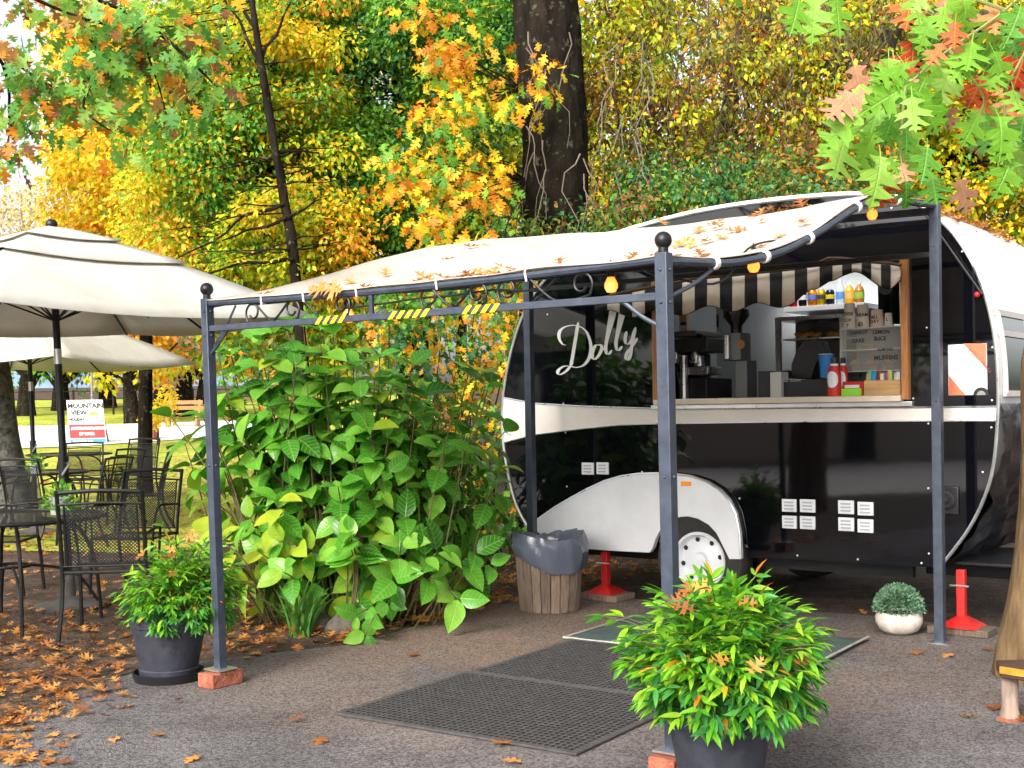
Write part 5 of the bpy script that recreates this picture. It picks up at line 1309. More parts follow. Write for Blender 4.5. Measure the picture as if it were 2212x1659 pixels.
# strappy clump, rocks
p = gnd(640, 1385); t = thing('strappy_clump', 'clump of long strap leaves at the kerb beside the grey rocks', 'plant', (p.x, p.y + .15, 0)); mb = MB()
G_strap = leafmat('strap_green', [(.05, .18, .03), (.12, .30, .05), (.22, .38, .06)], .2, .4)
for i in range(46):
    an = random.uniform(0, 6.28); L_ = random.uniform(.28, .46); ln = random.uniform(.35, 1.15); b0 = Vector((p.x + random.uniform(-.06, .06), p.y + .15 + random.uniform(-.05, .05), 0)); dr = Vector((math.cos(an), math.sin(an), 0)); sd = Vector((-dr.y, dr.x, 0))
    pts = []
    for k in range(7):
        s = k / 6; w_ = .011 * (1 - s ** 3) + .0015
        c_ = b0 + dr * (L_ * ln * .75 * s ** 1.3) + Vector((0, 0, L_ * (s * 1.15 - .62 * ln * s * s)))
        pts += [c_ - sd * w_, c_ + sd * w_]
    k0 = [(2 * k, 2 * k + 1, 2 * k + 3, 2 * k + 2) for k in range(6)]
    m2 = MB(); m2.add(pts, k0); m2.build('leaf', G_strap, t)
for (x, y, r_, lb) in ((742, 1378, .13, 'larger rounded grey brown rock at the kerb under the shrub'), (690, 1368, .10, 'smaller mossy grey rock beside the strap leaf clump')):
    p = gnd(x, y); mb = MB(); mb.sphere((p.x, p.y + .1, r_ * .35), r_, 20, 14, sq=.7)
    mb.v = [tuple(Vector(v) + Vector(noise.noise_vector(Vector(v) * 7)) * .03) for v in mb.v]
    put(mb, 'garden_rock', mat('rock_grey', (.10, .085, .065), .9, var=.45, vscale=12, bump=.6, bscale=30), lb, 'rock', 'rocks along the kerb', loc=(p.x, p.y + .1, 0))

# ================================================================== iron tables and chairs
M_iron = mat('black_iron', (.010, .0095, .0095), .5, 0, spec=.3, var=.4, vscale=20)
def ribbons(mb, o, X, Y, w, h, pitch, rw, nrm):
    """an open diamond mesh of thin flat strips"""
    X, Y, nrm = Vector(X).normalized(), Vector(Y).normalized(), Vector(nrm).normalized(); o = Vector(o)
    for sgn in (1, -1):
        k = -h
        while k < w:
            a, b = (k, 0), (k + h, h)
            x0, x1 = max(0, a[0]), min(w, b[0])
            if x1 - x0 > .004:
                y0, y1 = x0 - k, x1 - k
                if sgn < 0: y0, y1 = h - y0, h - y1
                p, q = o + X * x0 + Y * y0, o + X * x1 + Y * y1; d = (q - p).normalized().cross(nrm) * rw / 2
                off = nrm * (.0008 * sgn)
                mb.add([p - d + off, p + d + off, q + d + off, q - d + off], [(0, 1, 2, 3)])
            k += pitch * 1.414
def make_chair():
    t = thing('patio_chair', 'x', 'chair'); w, dp, sh, bh = .25, .23, .43, .94
    def T(nm, pts, r=.0135, k=5): mb = MB(); mb.tube(smooth_path(pts, k), r, 7); return mb.build(nm, M_iron, t)
    for s in (-1, 1):
        T('rear_post', [(s * w, -dp - .14, 0), (s * w, -dp - .03, .22), (s * w, -dp, sh), (s * w, -dp - .05, .7), (s * w, -dp - .12, bh)])
        T('front_leg', [(s * w, dp + .04, 0), (s * w, dp + .02, .25), (s * w, dp, sh)])
        T('armrest', [(s * w, -dp - .04, .66), (s * (w + .03), 0, .68), (s * (w + .02), dp - .05, .66), (s * w, dp, sh)], .009)
    T('top_rail', [(-w, -dp - .115, bh - .012), (0, -dp - .135, bh), (w, -dp - .115, bh - .012)]); T('second_rail', [(-w, -dp - .10, bh - .085), (0, -dp - .115, bh - .075), (w, -dp - .10, bh - .085)], .008)
    mb = MB(); mb.tube([(-w, -dp, sh), (w, -dp, sh), (w, dp, sh), (-w, dp, sh)], .011, 7, closed=True); mb.build('seat_frame', M_iron, t)
    mb = MB(); ribbons(mb, (-w, -dp, sh + .005), (1, 0, 0), (0, 1, 0), 2 * w, 2 * dp, .016, .006, (0, 0, 1)); mb.build('seat_mesh', M_iron, t, smooth=0, kind='stuff')
    yb = lambda z: -dp - .05 * max(0, (z - sh) / .27) if z < .7 else -dp - .05 - .07 * (z - .7) / .24
    bo = Vector((-w + .035, yb(.48), .48)); Yd = Vector((0, yb(.84) - yb(.48), .36))
    mb = MB(); ribbons(mb, bo, (1, 0, 0), Yd, 2 * w - .07, Yd.length, .0155, .006, (0, -1, .2)); mb.build('back_mesh', M_iron, t, smooth=0, kind='stuff')
    for x in (-w + .035, w - .035): T('back_stay', [(x, yb(.47), .47), (x, yb(.85), .85)], .006)
    T('back_rail', [(-w, yb(.47), .47), (w, yb(.47), .47)], .007)
    return t
chair0 = make_chair()
def g3(X, Y): return (X, Y, rise(Y))
chairs = [(g3(-2.55, 7.75), .12, 'black mesh chair nearest the tub with its back to the viewer'), (g3(-3.02, 9.75), 3.0, 'black mesh chair across the near table facing the viewer'),
          (g3(-4.45, 14.6), 1.75, 'black mesh chair standing out on the grass beyond the shrub'), (g3(-6.05, 17.2), 3.4, 'tall black mesh chair nearest the roadside sign'),
          (g3(-4.55, 13.2), 1.3, 'black mesh chair turned sideways beside the far table'), (g3(-6.75, 16.2), -2.4, 'black mesh chair by the dark leaning trunk'), (g3(-5.15, 13.3), -.3, 'black mesh chair behind the parasol pole at the far table'),
          (g3(-4.05, 9.6), -1.5, 'black mesh chair cut by the picture edge at the near table'), (g3(-5.6, 18.0), 2.9, 'black mesh chair at the farthest table'), (g3(-6.2, 13.4), .4, 'black mesh chair at the far table partly behind the pole'), (g3(-5.05, 15.3), 2.6, 'black mesh chair on the far side of the far table'), (g3(-3.95, 7.55), -.9, 'black mesh chair cut by the edge in front of the near table')]
for i, (loc, rz, lb) in enumerate(chairs):
    o = chair0 if i == 0 else copy_tree(chair0)
    o.location = loc; o.rotation_euler = (0, 0, rz); o['label'] = lb; o['group'] = 'black iron patio chairs'
def make_table():
    t = thing('patio_table', 'x', 'table'); R_, h = .60, .72
    mb = MB(); mb.tube([(R_ * math.cos(a), R_ * math.sin(a), h) for a in np.linspace(0, 2 * math.pi, 41)[:-1]], .014, 8, closed=True); mb.build('rim', M_iron, t)
    mb = MB()
    for sgn in (0, 1):
        for k in np.arange(-R_ + .01, R_, .022):
            l_ = math.sqrt(R_ * R_ - k * k); p, q = ((k, -l_), (k, l_)) if sgn else ((-l_, k), (l_, k)); w_ = .0045
            a_ = Vector((p[0], p[1], h + .004 + sgn * .001)); b_ = Vector((q[0], q[1], h + .004 + sgn * .001)); d = Vector((w_, 0, 0)) if sgn else Vector((0, w_, 0))
            mb.add([a_ - d, a_ + d, b_ + d, b_ - d], [(0, 1, 2, 3)])
    mb.build('top_mesh', M_iron, t, smooth=0, kind='stuff')
    for k in range(4):
        an = k * math.pi / 2 + .5; c_, s_ = math.cos(an), math.sin(an)
        mb = MB(); mb.tube(smooth_path([(c_ * .58, s_ * .58, 0), (c_ * .54, s_ * .54, .4), (c_ * .42, s_ * .42, .64), (c_ * .18, s_ * .18, .712)], 6), .013, 8); mb.build('leg', M_iron, t)
        mb = MB(); mb.tube(smooth_path([(c_ * .56, s_ * .56, .12), (c_ * .4, s_ * .4, .33), (c_ * .12, s_ * .12, .40)], 6), .010, 7); mb.build('leg_stay', M_iron, t)
    mb = MB(); mb.tube([(.13 * math.cos(a), .13 * math.sin(a), .40) for a in np.linspace(0, 2 * math.pi, 25)[:-1]], .010, 7, closed=True); mb.build('lower_ring', M_iron, t)
    return t
PX1, PX2 = (-3.22, 8.86), (-5.66, 14.5)
tb0 = make_table()
for i, (loc, rz, lb) in enumerate((((-3.36, 8.15, 0), .0, 'round black mesh table nearest the viewer beside the parasol pole'), (g3(*PX2), .4, 'round black mesh table round the far parasol pole'), (g3(-6.6, 18.2), .2, 'round black mesh table farthest back near the sign'))):
    o = tb0 if i == 0 else copy_tree(tb0)
    o.location = loc; o.rotation_euler = (0, 0, rz); o['label'] = lb; o['group'] = 'round iron patio tables'
# table plants in buckets
def bucket(c, label, plabel, seed):
    c = Vector(c); t = thing('table_bucket', label, 'bucket', c, 0, 'buckets on the tables')
    mb = MB(); mb.lathe([(0, 0), (.058, 0), (.07, .12), (.066, .12), (.06, .1)], c, 20); mb.build('bucket_wall', mat('galvanised', (.42, .44, .43), .5, .3, var=.2), t)
    mb = MB(); mb.disc(c + Vector((0, 0, .10)), .062); mb.build('soil', M_potsoil, t)
    t = thing('table_plant', plabel, 'plant', c + Vector((0, 0, .1)), 0, 'plants on the tables'); n = 240; d = unit(n); d[:, 2] = np.abs(d[:, 2])
    P = np.array(c + Vector((0, 0, .1))) + d * rng.uniform(.02, .11, n)[:, None]; P[:, 2] -= .06 * (np.linalg.norm(d[:, :2], axis=1) ** 4)
    leaves(t, LANCE, 'lance', P, d + unit(n) * .5, unit(n) + np.array([0, 0, .6]), rng.uniform(.03, .06, n), [G_green])
bucket((-3.08, 8.3, .7265), 'galvanised bucket on the near table behind the mesh chair', 'leafy green plant in the bucket on the near table', 1)
bucket((-5.52, 14.15, .7265 + rise(14.5)), 'galvanised bucket on the table round the far parasol', 'leafy green plant in the bucket on the far table', 2)

# ================================================================== parasols
M_umb = mat('parasol_canvas', (.66, .62, .54), .85, col2=(.80, .78, .72), vscale=1.8, bump=.08, bscale=150)
let_light_through(M_umb, .35)
def parasol(c, lean, rim_z, apex_z, R_, label, rot, name='parasol'):
    c = Vector(c); t = thing(name, label, 'parasol', c, 0, 'cream market parasols'); top = Vector((c.x + lean[0], c.y + lean[1], apex_z))
    def ax(z): return c.lerp(top, (z - c.z) / (apex_z - c.z))
    mb = MB(); mb.tube([c + Vector((0, 0, .02)), ax(apex_z - .15)], .026, 14); mb.build('pole', M_black, t)
    q = ax(rim_z - .33); mb = MB(); mb.tube([q, ax(rim_z - .22)], .0275, 14); mb.build('pole_joint', M_steel, t)
    q = ax(1.0); mb = MB(); mb.tube([ax(.9), ax(1.1)], .036, 14); cb = mb.build('crank_box', M_black, t)
    mb = MB(); mb.tube(smooth_path([q + Vector((.03, -.02, .05)), q + Vector((.06, -.05, .05)), q + Vector((.02, -.08, -.03))], 3), .008, 6); mb.build('crank', M_steel, cb)
    mb = MB(); mb.lathe([(.045, -.02), (.03, .02), (.018, .035), (.03, .05), (.043, .075), (.04, .10), (.02, .12), (0, .122)], top + Vector((0, 0, -.02)), 20); mb.build('finial', M_black, t)
    n = 4
    def pt(k, f, tt, zz):   # corner k, fraction f to the next corner, radius tt
        a0, a1 = rot + 2 * math.pi * k / n, rot + 2 * math.pi * (k + 1) / n
        p = Vector((math.cos(a0), math.sin(a0), 0)).lerp(Vector((math.cos(a1), math.sin(a1), 0)), f) * tt
        o = ax(zz); return Vector((o.x + p.x, o.y + p.y, zz))
    H = apex_z - rim_z
    prof_ = lambda r: apex_z - H * (r ** 1.0 * .55 + r ** 2 * .45)       # r: 0..1
    for i, (r0, r1, dz) in enumerate(((0.02, .27, .055), (.20, .52, .028), (.44, 1.0, 0))):
        mb = MB(); nr, nf = 6, 8
        for k in range(n):
            k0 = len(mb.v)
            for a in range(nr + 1):
                r_ = r0 + (r1 - r0) * a / nr
                for b in range(nf + 1):
                    f = b / nf; sag = -.10 * R_ * r_ * math.sin(math.pi * f) * .35
                    mb.v.append(tuple(pt(k, f, r_ * R_, prof_(r_) + dz + sag)))
            for a in range(nr):
                for b in range(nf):
                    j = k0 + a * (nf + 1) + b; mb.face((j, j + 1, j + nf + 2, j + nf + 1))
        o = mb.build('canopy_tier', M_umb, t, smooth=25)
        o.modifiers.new('thick', 'SOLIDIFY').thickness = .004
    for k in range(n):
        for f in (0, .5) if n == 4 else (0,):
            mb = MB(); mb.tube([pt(k, f, r_ * R_, prof_(r_) - .03 - (.035 * R_ * r_ if f else 0)) for r_ in (.04, .3, .6, .97)], .009, 6); mb.build('rib', M_black, t)
            mb = MB(); mb.tube([ax(rim_z - .02), pt(k, f, .5 * R_, prof_(.5) - .04 - (.02 if f else 0))], .007, 6); mb.build('strut', M_black, t)
    mb = MB(); mb.lathe([(0, .0), (.24, 0), (.25, .03), (.10, .06), (.04, .09), (.03, .25), (0, .25)], c, 28); mb.build('base', mat('base_concrete', (.10, .09, .08), .9, var=.3), t)
    return t
parasol((PX1[0], PX1[1], .0), (-.10, 0, 0), 2.10, 2.72, 1.86, 'large tiered cream parasol leaning over the near tables', -math.pi / 2 + .03)
parasol((PX2[0], PX2[1], rise(14.5)), (-.07, 0, 0), 2.02, 2.66, 2.0, 'cream parasol farther back behind the large one', -math.pi / 2 + .5)

# ================================================================== signs, bench and park things
S_o = Vector((-10.75, 31.0, rise(31)))
t = thing('roadside_sign', 'white red and blue accommodation sign board beside the road', 'sign', S_o, .05)
SX, SZ = Vector((1, .05, 0)).normalized(), Vector((-.075, 0, 1)).normalized()
def sp(x, z, o=0.0): return S_o + SX * x + SZ * z + Vector((.05, -1, 0)).normalized() * o
mb = MB(); mb.prism([(-.45, .02), (.45, .02), (.45, 1.12), (-.45, 1.12)], [], lambda p, d: sp(p[0], p[1], d), 0, .03); mb.build('board', mat('sign_white', (.80, .82, .84), .5), t)
def sq(x0, z0, x1, z1, m, o=.033): mb = MB(); mb.add([sp(x0, z0, o), sp(x1, z0, o), sp(x1, z1, o), sp(x0, z1, o)], [(0, 1, 2, 3)]); return mb.build('panel', m, t, smooth=0)
sq(-.44, .15, .44, .50, mat('sign_red', (.70, .03, .03), .5)); sq(-.44, .03, .44, .13, mat('sign_blue', (.03, .25, .65), .5)); sq(.06, .60, .36, .69, mat('sign_sky', (.05, .35, .75), .5))
mb = MB(); mb.add([sp(.20 + .13 * math.cos(a), .72 + .10 * math.sin(a), .034) for a in np.linspace(0, math.pi, 14)], [tuple(range(14))]); mb.build('sun_emblem', mat('sign_yellow', (.65, .62, .05), .5), t, smooth=0)
for s, x, z, sz, m in (('MOUNTAIN', -.43, .92, .165, M_dark), ('VIEW', -.36, .745, .165, M_dark), ('HOLIDAY', -.42, .60, .09, M_dark), ('MOTEL', .09, .61, .085, M_cwhite), ('ACCOMMODATION', -.39, .37, .095, M_cwhite), ('BY RIVER', -.20, .23, .095, M_cwhite), ('PH 03 5750 1111', -.36, .05, .07, M_cwhite)):
    mb = MB(); text_into(mb, s, sz, frame(sp(x, z, .038), SX, SZ), bold=.006); mb.build('lettering', m, t, smooth=0)
for x in (-.38, .38): mb = MB(); mb.bar(sp(x, 0, -.0), sp(x, 0, -.45), .03, .03); mb.bar(sp(x, 1.0, -.02), sp(x, .0, -.45), .03, .03); mb.build('stay', M_wood_grey, t)
o = Vector((-11.5, 33.5, rise(33.5))); t = thing('grey_sign_back', 'bare grey back of a road sign on a post', 'sign', o)
mb = MB(); mb.box(o + Vector((0, 0, 2.25)), (.42, .02, .74)); mb.build('plate', mat('sign_back', (.45, .46, .47), .5, .2), t); mb = MB(); mb.tube([o, o + Vector((0, -.03, 2.6))], .03, 8); mb.build('post', M_steel, t)
# pole fence across the road
t = thing('wire_fence', 'thin wire fence beyond the road', 'fence', (-17, 46, rise(46)))
for i in range(12): mb = MB(); p = Vector((-24 + i * 1.5, 46, rise(46))); mb.bar(p, p + Vector((0, 0, .95)), .06, .06, up=(0, 1, 0)); mb.build('fence_post', M_twig, t)
for z in (.3, .6, .9): mb = MB(); mb.tube([(-24, 46, rise(46) + z), (-7.5, 46, rise(46) + z)], .012, 4); mb.build('wire', M_twig, t)
p = Vector((-9.6, 32.3, rise(32.3))); t = thing('rust_planter', 'rust red tapered planter box at the foot of the park trunk', 'planter', p)
mb = MB(); mb.box(p + Vector((0, 0, .2)), (.34, .34, .4), taper=1.15); mb.build('box_wall', mat('rust_red', (.30, .06, .03), .7), t, bevel=.01); mb = MB(); mb.box(p + Vector((0, 0, .41)), (.41, .41, .03)); mb.build('rim', MATS['rust_red'], t)
p = Vector((-10.1, 37.5, rise(37.5))); t = thing('park_bench', 'small orange brown slatted bench on the far lawn', 'bench', p)
for k in range(3): mb = MB(); mb.box(p + Vector((0, -.15 + k * .15, .42)), (1.1, .11, .03)); mb.build('seat_slat', M_oak, t)
for k in range(2): mb = MB(); mb.box(p + Vector((0, .24, .6 + k * .17)), (1.1, .03, .12)); mb.build('back_slat', M_oak, t)
for s in (-.45, .45): mb = MB(); mb.box(p + Vector((s, 0, .2)), (.06, .4, .4)); mb.bar(p + Vector((s, .22, .2)), p + Vector((s, .26, .85)), .06, .05); mb.build('bench_end', M_oak, t)
# low log seat at the picture edge
p = gnd(2188, 1560); p = Vector((p.x, p.y + .03, .004)); t = thing('log_seat', 'low timber slab seat on a log leg beside the tree trunk', 'bench', p)
mb = MB(); mb.lathe([(0, 0), (.042, 0), (.040, .03), (.036, .05), (.037, .2)], p, 16); mb.build('log_leg', mat('pale_log', (.30, .22, .17), .9, var=.4, vscale=14, stretch=(1, 1, .3), bump=.4), t)
mb = MB(); mb.prism([(p.x - .06, p.y - .05), (p.x + .10, p.y - .22), (p.x + .9, p.y - .30), (p.x + .9, p.y + .16), (p.x - .02, p.y + .10)], [], lambda q, d: Vector((q[0], q[1], d)), .20, .245)
mb.build('slab', mat('dark_slab', (.07, .035, .02), .7, var=.4, vscale=8), t, bevel=.006)
mb = MB(); mb.bar((p.x - .063, p.y - .054, .235), (p.x + .10, p.y - .225, .235), .010, .03); mb.bar((p.x + .10, p.y - .225, .235), (p.x + .9, p.y - .305, .235), .010, .03); mb.build('painted_edge', mat('edge_yellow', (.48, .23, .02), .6, var=.3, vscale=20), t)
mb = MB(); mb.lathe([(0, 0), (.06, 0), (.045, .012), (0, .012)], p, 14); mb.build('foot_ring', M_brick, t)
# ================================================================== trees
def bark_tube(pts, rads, seg=26, rough=.05, k=5):
    pa = smooth_path(pts, k); n = len(pa); rr = np.interp(np.linspace(0, 1, n), np.linspace(0, 1, len(rads)), rads)
    mb = MB(); mb.tube(pa, list(rr), seg)
    mb.v = [tuple(Vector(v) + Vector(noise.noise_vector(Vector((v[0] * 5, v[1] * 5, v[2] * 1.6)))) * rough + Vector(noise.noise_vector(Vector((v[0] * 16, v[1] * 16, v[2] * 4)))) * rough * .4) for v in mb.v]
    return mb, pa
def hole(c, ellipses):
    """keep only clump centres outside these openings in the foliage"""
    q = pix(c); k = np.ones(len(c), bool)
    for (x, y, rx, ry) in ellipses: k &= ((q[:, 0] - x) / rx) ** 2 + ((q[:, 1] - y) / ry) ** 2 > 1
    return c[k]
GAPS = [(850, 190, 45, 75), (1470, 115, 50, 55), (1600, 190, 45, 45), (50, 150, 95, 150), (40, 350, 90, 60), (1560, 60, 30, 40), (1960, 150, 40, 60)]
def nz(P, s, off=0.0): return np.array([noise.noise(Vector(p) * s + Vector((off, off, off))) for p in P])
def crown(t, boxes, mats, T, size, per, rad, nparts=0, droop=.5, tname='', seed=0.0, pick=None, rest='crown', gaps=True, flat=.6):
    cs = np.concatenate([fill_box(n, *b) for n, b in boxes])
    if gaps: cs = hole(cs, GAPS)
    P, D, N2, idx = clumps(cs, rng.uniform(rad * .6, rad * 1.2, len(cs)), per, droop, flat)
    v = nz(cs, .9, seed) + rng.normal(size=len(cs)) * .16
    od = np.argsort(np.argsort(v)) / max(1, len(v) - 1); cum = np.cumsum(pick) / np.sum(pick)
    mi = np.searchsorted(cum, od)[idx]
    sw_ = rng.random(len(mi)) < .32; mi[sw_] = rng.integers(0, len(mats), sw_.sum())
    mi = np.clip(mi, 0, len(mats) - 1)
    leaves(t, T, tname, P, D, N2, rng.uniform(.7, 1.25, len(P)) * size, mats, mi, nparts, rest=rest)
    return cs
def twigs(t, cs, hub, r=.012, m=None, name='branches', frac=1.0, n=5):
    mb = MB()
    for c in cs:
        if random.random() > frac: continue
        h = min(hub, key=lambda q: (Vector(q) - Vector(c)).length); limb(mb, h, c, r, .003, .10, n, 5)
    mb.build(name, m or M_twig, t, kind='stuff')

# the great dark trunk behind the caravan
TY = 12.6
b = at(1203, 700, TY); T1 = thing('great_oak', 'tall oak with a thick dark lichened trunk rising behind the caravan', 'tree', (b.x, b.y, 0))
mb, pa = bark_tube([(b.x, b.y, 0), at(1200, 480, TY), at(1196, 300, TY), at(1188, 120, TY), at(1180, -60, TY), at(1176, -500, TY)], [.46, .345, .335, .335, .33, .28], 44, .05, 8)
trk = mb.build('trunk', M_bark, T1, smooth=80)
cs = crown(T1, [(26, (900, 1110, 20, 260, 11.0, 12.2)), (22, (850, 1100, 220, 400, 10.8, 12.2)), (16, (820, 1000, 330, 490, 10.6, 12)), (18, (920, 1110, 420, 570, 10.4, 11.8)), (5, (1110, 1200, 100, 230, 11.4, 11.9))],
           [G_orange, G_yel, G_green], OAK, .108, 15, .30, nparts=300, droop=.9, tname='oak', pick=[.5, .38, .12], gaps=False, rest='foliage')
twigs(T1, cs, [tuple(at(random.uniform(1120, 1190), y, random.uniform(12.2, 12.9))) for y in range(-200, 480, 12)], .007, frac=.7)
cs = fill_box(26, 1130, 1420, 20, 440, 11.6, 12.2)
mb = MB()
for c in cs: limb(mb, c, Vector(c) + Vector((random.uniform(-.25, .25), random.uniform(-.1, .1), -random.uniform(.4, 1.1))), .008, .002, .25, 7, 5)
mb.build('hanging_twigs', mat('grey_twig', (.16, .13, .10), .9), T1, kind='stuff')

# slender yellow green tree with a leaning black stem
b = at(652, 700, 11.5); T2 = thing('slender_tree', 'yellow green tree with a thin black leaning stem left of the great trunk', 'tree', (b.x, b.y, 0))
mb, pa = bark_tube([(b.x + .1, b.y, 0), at(640, 600, 11.5), at(612, 420, 11.45), at(585, 270, 11.4), at(562, 130, 11.4), at(540, -20, 11.4), at(520, -200, 11.5)], [.062, .050, .045, .040, .035, .028, .02], 14, .015, 6)
for y0, x1, y1 in ((140, 640, -20), (150, 470, -30), (440, 380, 560), (470, 480, 520), (560, 400, 600), (330, 690, 330), (470, 690, 430), (60, 490, -40)):
    x0 = float(np.interp(y0, [-20, 130, 270, 420, 600], [540, 562, 585, 612, 640])); mb2 = MB(); limb(mb2, at(x0, y0, 11.42), at(x1, y1, 11.5), .022, .006, .10, 9, 7); mb2.build('limb', M_bark, T2)
mb.build('trunk', M_bark, T2, smooth=80)
cs = crown(T2, [(150, (300, 720, -40, 330, 11.8, 14)), (170, (290, 760, 300, 620, 11.6, 14))], [G_green, G_ygreen, G_yel, G_orange], DIAM, .062, 210, .40, tname='diam', pick=[.40, .40, .17, .03], seed=3)
twigs(T2, cs, [tuple(at(float(np.interp(y, [-20, 130, 270, 420, 600], [540, 562, 585, 612, 640])), y, 12.6)) for y in range(-20, 600, 20)], .013, M_bark, frac=.6, n=8)
cs2 = fill_box(34, 330, 760, 20, 600, 11.3, 11.7)
twigs(T2, cs2, [tuple(at(float(np.interp(y, [-20, 130, 270, 420, 600], [540, 562, 585, 612, 640])), y, 11.45)) for y in range(-20, 600, 20)], .010, M_bark, name='bare_branches', n=9)

# fresh green tree between the stem and the great trunk
b = at(900, 800, 14.2); T3 = thing('fresh_green_tree', 'dense fresh green tree between the thin stem and the great trunk', 'tree', (b.x, b.y, 0))
mb, pa = bark_tube([(b.x, b.y, 0), at(880, 400, 14.4), at(860, 0, 14.4), at(850, -300, 14.4)], [.2, .16, .12, .06], 14, .03); mb.build('trunk', M_bark, T3)
cs = crown(T3, [(150, (640, 900, -30, 330, 12.8, 14.6)), (120, (850, 1110, -30, 300, 12.9, 14.6)), (190, (690, 1120, 280, 620, 12.3, 14.4))], [G_green, G_deep, G_ygreen], DIAM, .066, 170, .38, tname='diam', pick=[.60, .24, .16], seed=9)
twigs(T3, cs, [tuple(at(875, y, 14.3)) for y in (0, 200, 400)], .014, M_bark, frac=.3)

# yellow tree at far left
b = at(312, 880, 19); T4 = thing('yellow_tree', 'brilliant yellow tree beyond the parasols', 'tree', (b.x, b.y, rise(b.y)))
mb, pa = bark_tube([(b.x, b.y, rise(b.y)), at(316, 760, 19), at(325, 560, 19), at(320, 300, 19), at(300, 60, 19)], [.13, .095, .085, .07, .04], 12, .03); mb.build('trunk', M_bark, T4)
cs = crown(T4, [(140, (120, 430, 30, 360, 17, 20)), (150, (110, 440, 330, 610, 16.5, 19.5))], [G_yel, G_ygreen, G_orange], DIAM, .095, 130, .45, tname='diam', pick=[.70, .24, .06], seed=13)
twigs(T4, cs, [tuple(at(325, y, 19)) for y in (100, 300, 500)], .012, M_bark, frac=.35)
# pale thin tree at the left edge
b = at(-70, 800, 26); T5 = thing('pale_bare_tree', 'pale half bare tree behind the parasol finial', 'tree', (b.x, b.y, rise(b.y))); mb = MB()
hubs = []
for i in range(26):
    p1 = at(random.uniform(-60, 200), random.uniform(360, 580), 26 + random.uniform(-1, 1)); pts = limb(mb, (b.x + .5 + random.uniform(-.3, .3), b.y, 2.6 + random.uniform(0, 1.2)), p1, .035, .006, .18, 9, 5); hubs.append(p1)
mb.tube([(b.x, b.y, rise(b.y)), (b.x + .5, b.y, 3.6)], [.2, .08], 10); mb.build('trunk', mat('grey_bark', (.16, .15, .16), .9), T5)
crown(T5, [(150, (-40, 240, 400, 600, 25, 27))], [G_pale, G_yel], DIAM, .09, 40, .5, tname='diam', pick=[.88, .12], gaps=False)

# brown twiggy tree on the right with a heavy mossy limb
b = at(1560, 700, 15); T6 = thing('twiggy_tree', 'brown twiggy autumn tree with a heavy crooked limb behind the caravan roof', 'tree', (b.x, b.y, 0))
mb, pa = bark_tube([at(2240, 60, 13.5), at(1960, 40, 13.4), at(1900, 150, 13.3), at(1840, 145, 13.3), at(1760, 130, 13.4), at(1700, 110, 13.5), at(1660, 60, 13.6), at(1640, -60, 13.8)], [.10, .10, .11, .085, .075, .06, .05, .04], 14, .03, 6)
mb.tube(smooth_path([(b.x, b.y, 0), at(1570, 400, 15), at(1580, 200, 15), at(1600, 0, 15), at(1640, -200, 15)], 5), [.13 - .003 * i for i in range(21)], 10)
mb.build('trunk', mat('mossy_bark', (.02, .017, .010), .95, var=.5, vscale=9, bump=.8, col2=(.05, .06, .018)), T6, smooth=80)
mb = MB()
for i in range(480):
    x, y = random.uniform(1290, 1960), random.uniform(-40, 330); p0 = at(x, y, random.uniform(12.6, 14.6)); limb(mb, p0, p0 + Vector((random.uniform(-.45, .45), random.uniform(-.2, .2), -random.uniform(.25, 1.1))), .010, .0025, .22, 6, 5)
mb.build('hanging_twigs', mat('brown_twig', (.09, .06, .035), .9, var=.4), T6, kind='stuff')
crown(T6, [(210, (1260, 1960, -30, 200, 12.6, 15)), (190, (1260, 1960, 180, 400, 12.6, 15))], [G_olive, G_ygreen, G_brown, G_orange], DIAM, .075, 62, .36, tname='diam', pick=[.34, .36, .22, .08], seed=21)
# dark evergreen hedge right behind the roof
b = at(1600, 700, 12.2); T7 = thing('evergreen_hedge', 'dark glossy evergreen hedge just behind the caravan roof', 'hedge', (b.x, b.y, 0))
crown(T7, [(110, (1260, 1960, 400, 540, 11.6, 12.8)), (30, (1060, 1330, 470, 570, 11.8, 12.6)), (24, (1330, 1900, 340, 420, 12, 13))], [G_deep, G_olive, G_green, G_brown], DIAM, .062, 85, .36, tname='diam', pick=[.50, .22, .18, .10], seed=31, gaps=False, rest='foliage')
mb = MB()
for i in range(30): limb(mb, (b.x + random.uniform(-2, 2.5), b.y + random.uniform(-.2, .3), 0), at(random.uniform(1270, 1950), random.uniform(400, 500), 12.2), .02, .006, .08, 6, 5)
mb.build('stems', M_twig, T7, kind='stuff')
# yellow tree behind the caravan nose
b = at(2090, 700, 14.5); T8 = thing('gold_tree', 'gold and lime tree showing past the caravan nose', 'tree', (b.x, b.y, 0))
mb, pa = bark_tube([(b.x, b.y, 0), at(2060, 400, 14.5), at(2080, 100, 14.5), at(2080, -200, 14.5)], [.16, .12, .09, .05], 12, .03); mb.build('trunk', M_bark, T8)
cs = crown(T8, [(150, (1930, 2300, 220, 520, 13.4, 15.5)), (90, (1930, 2300, -40, 230, 13.6, 15.5))], [G_ygreen, G_yel, G_green, G_orange], DIAM, .08, 110, .38, tname='diam', pick=[.4, .3, .24, .06], seed=41)
twigs(T8, cs, [tuple(at(2070, y, 14.3)) for y in (60, 200, 350)], .016, M_bark, frac=.6)
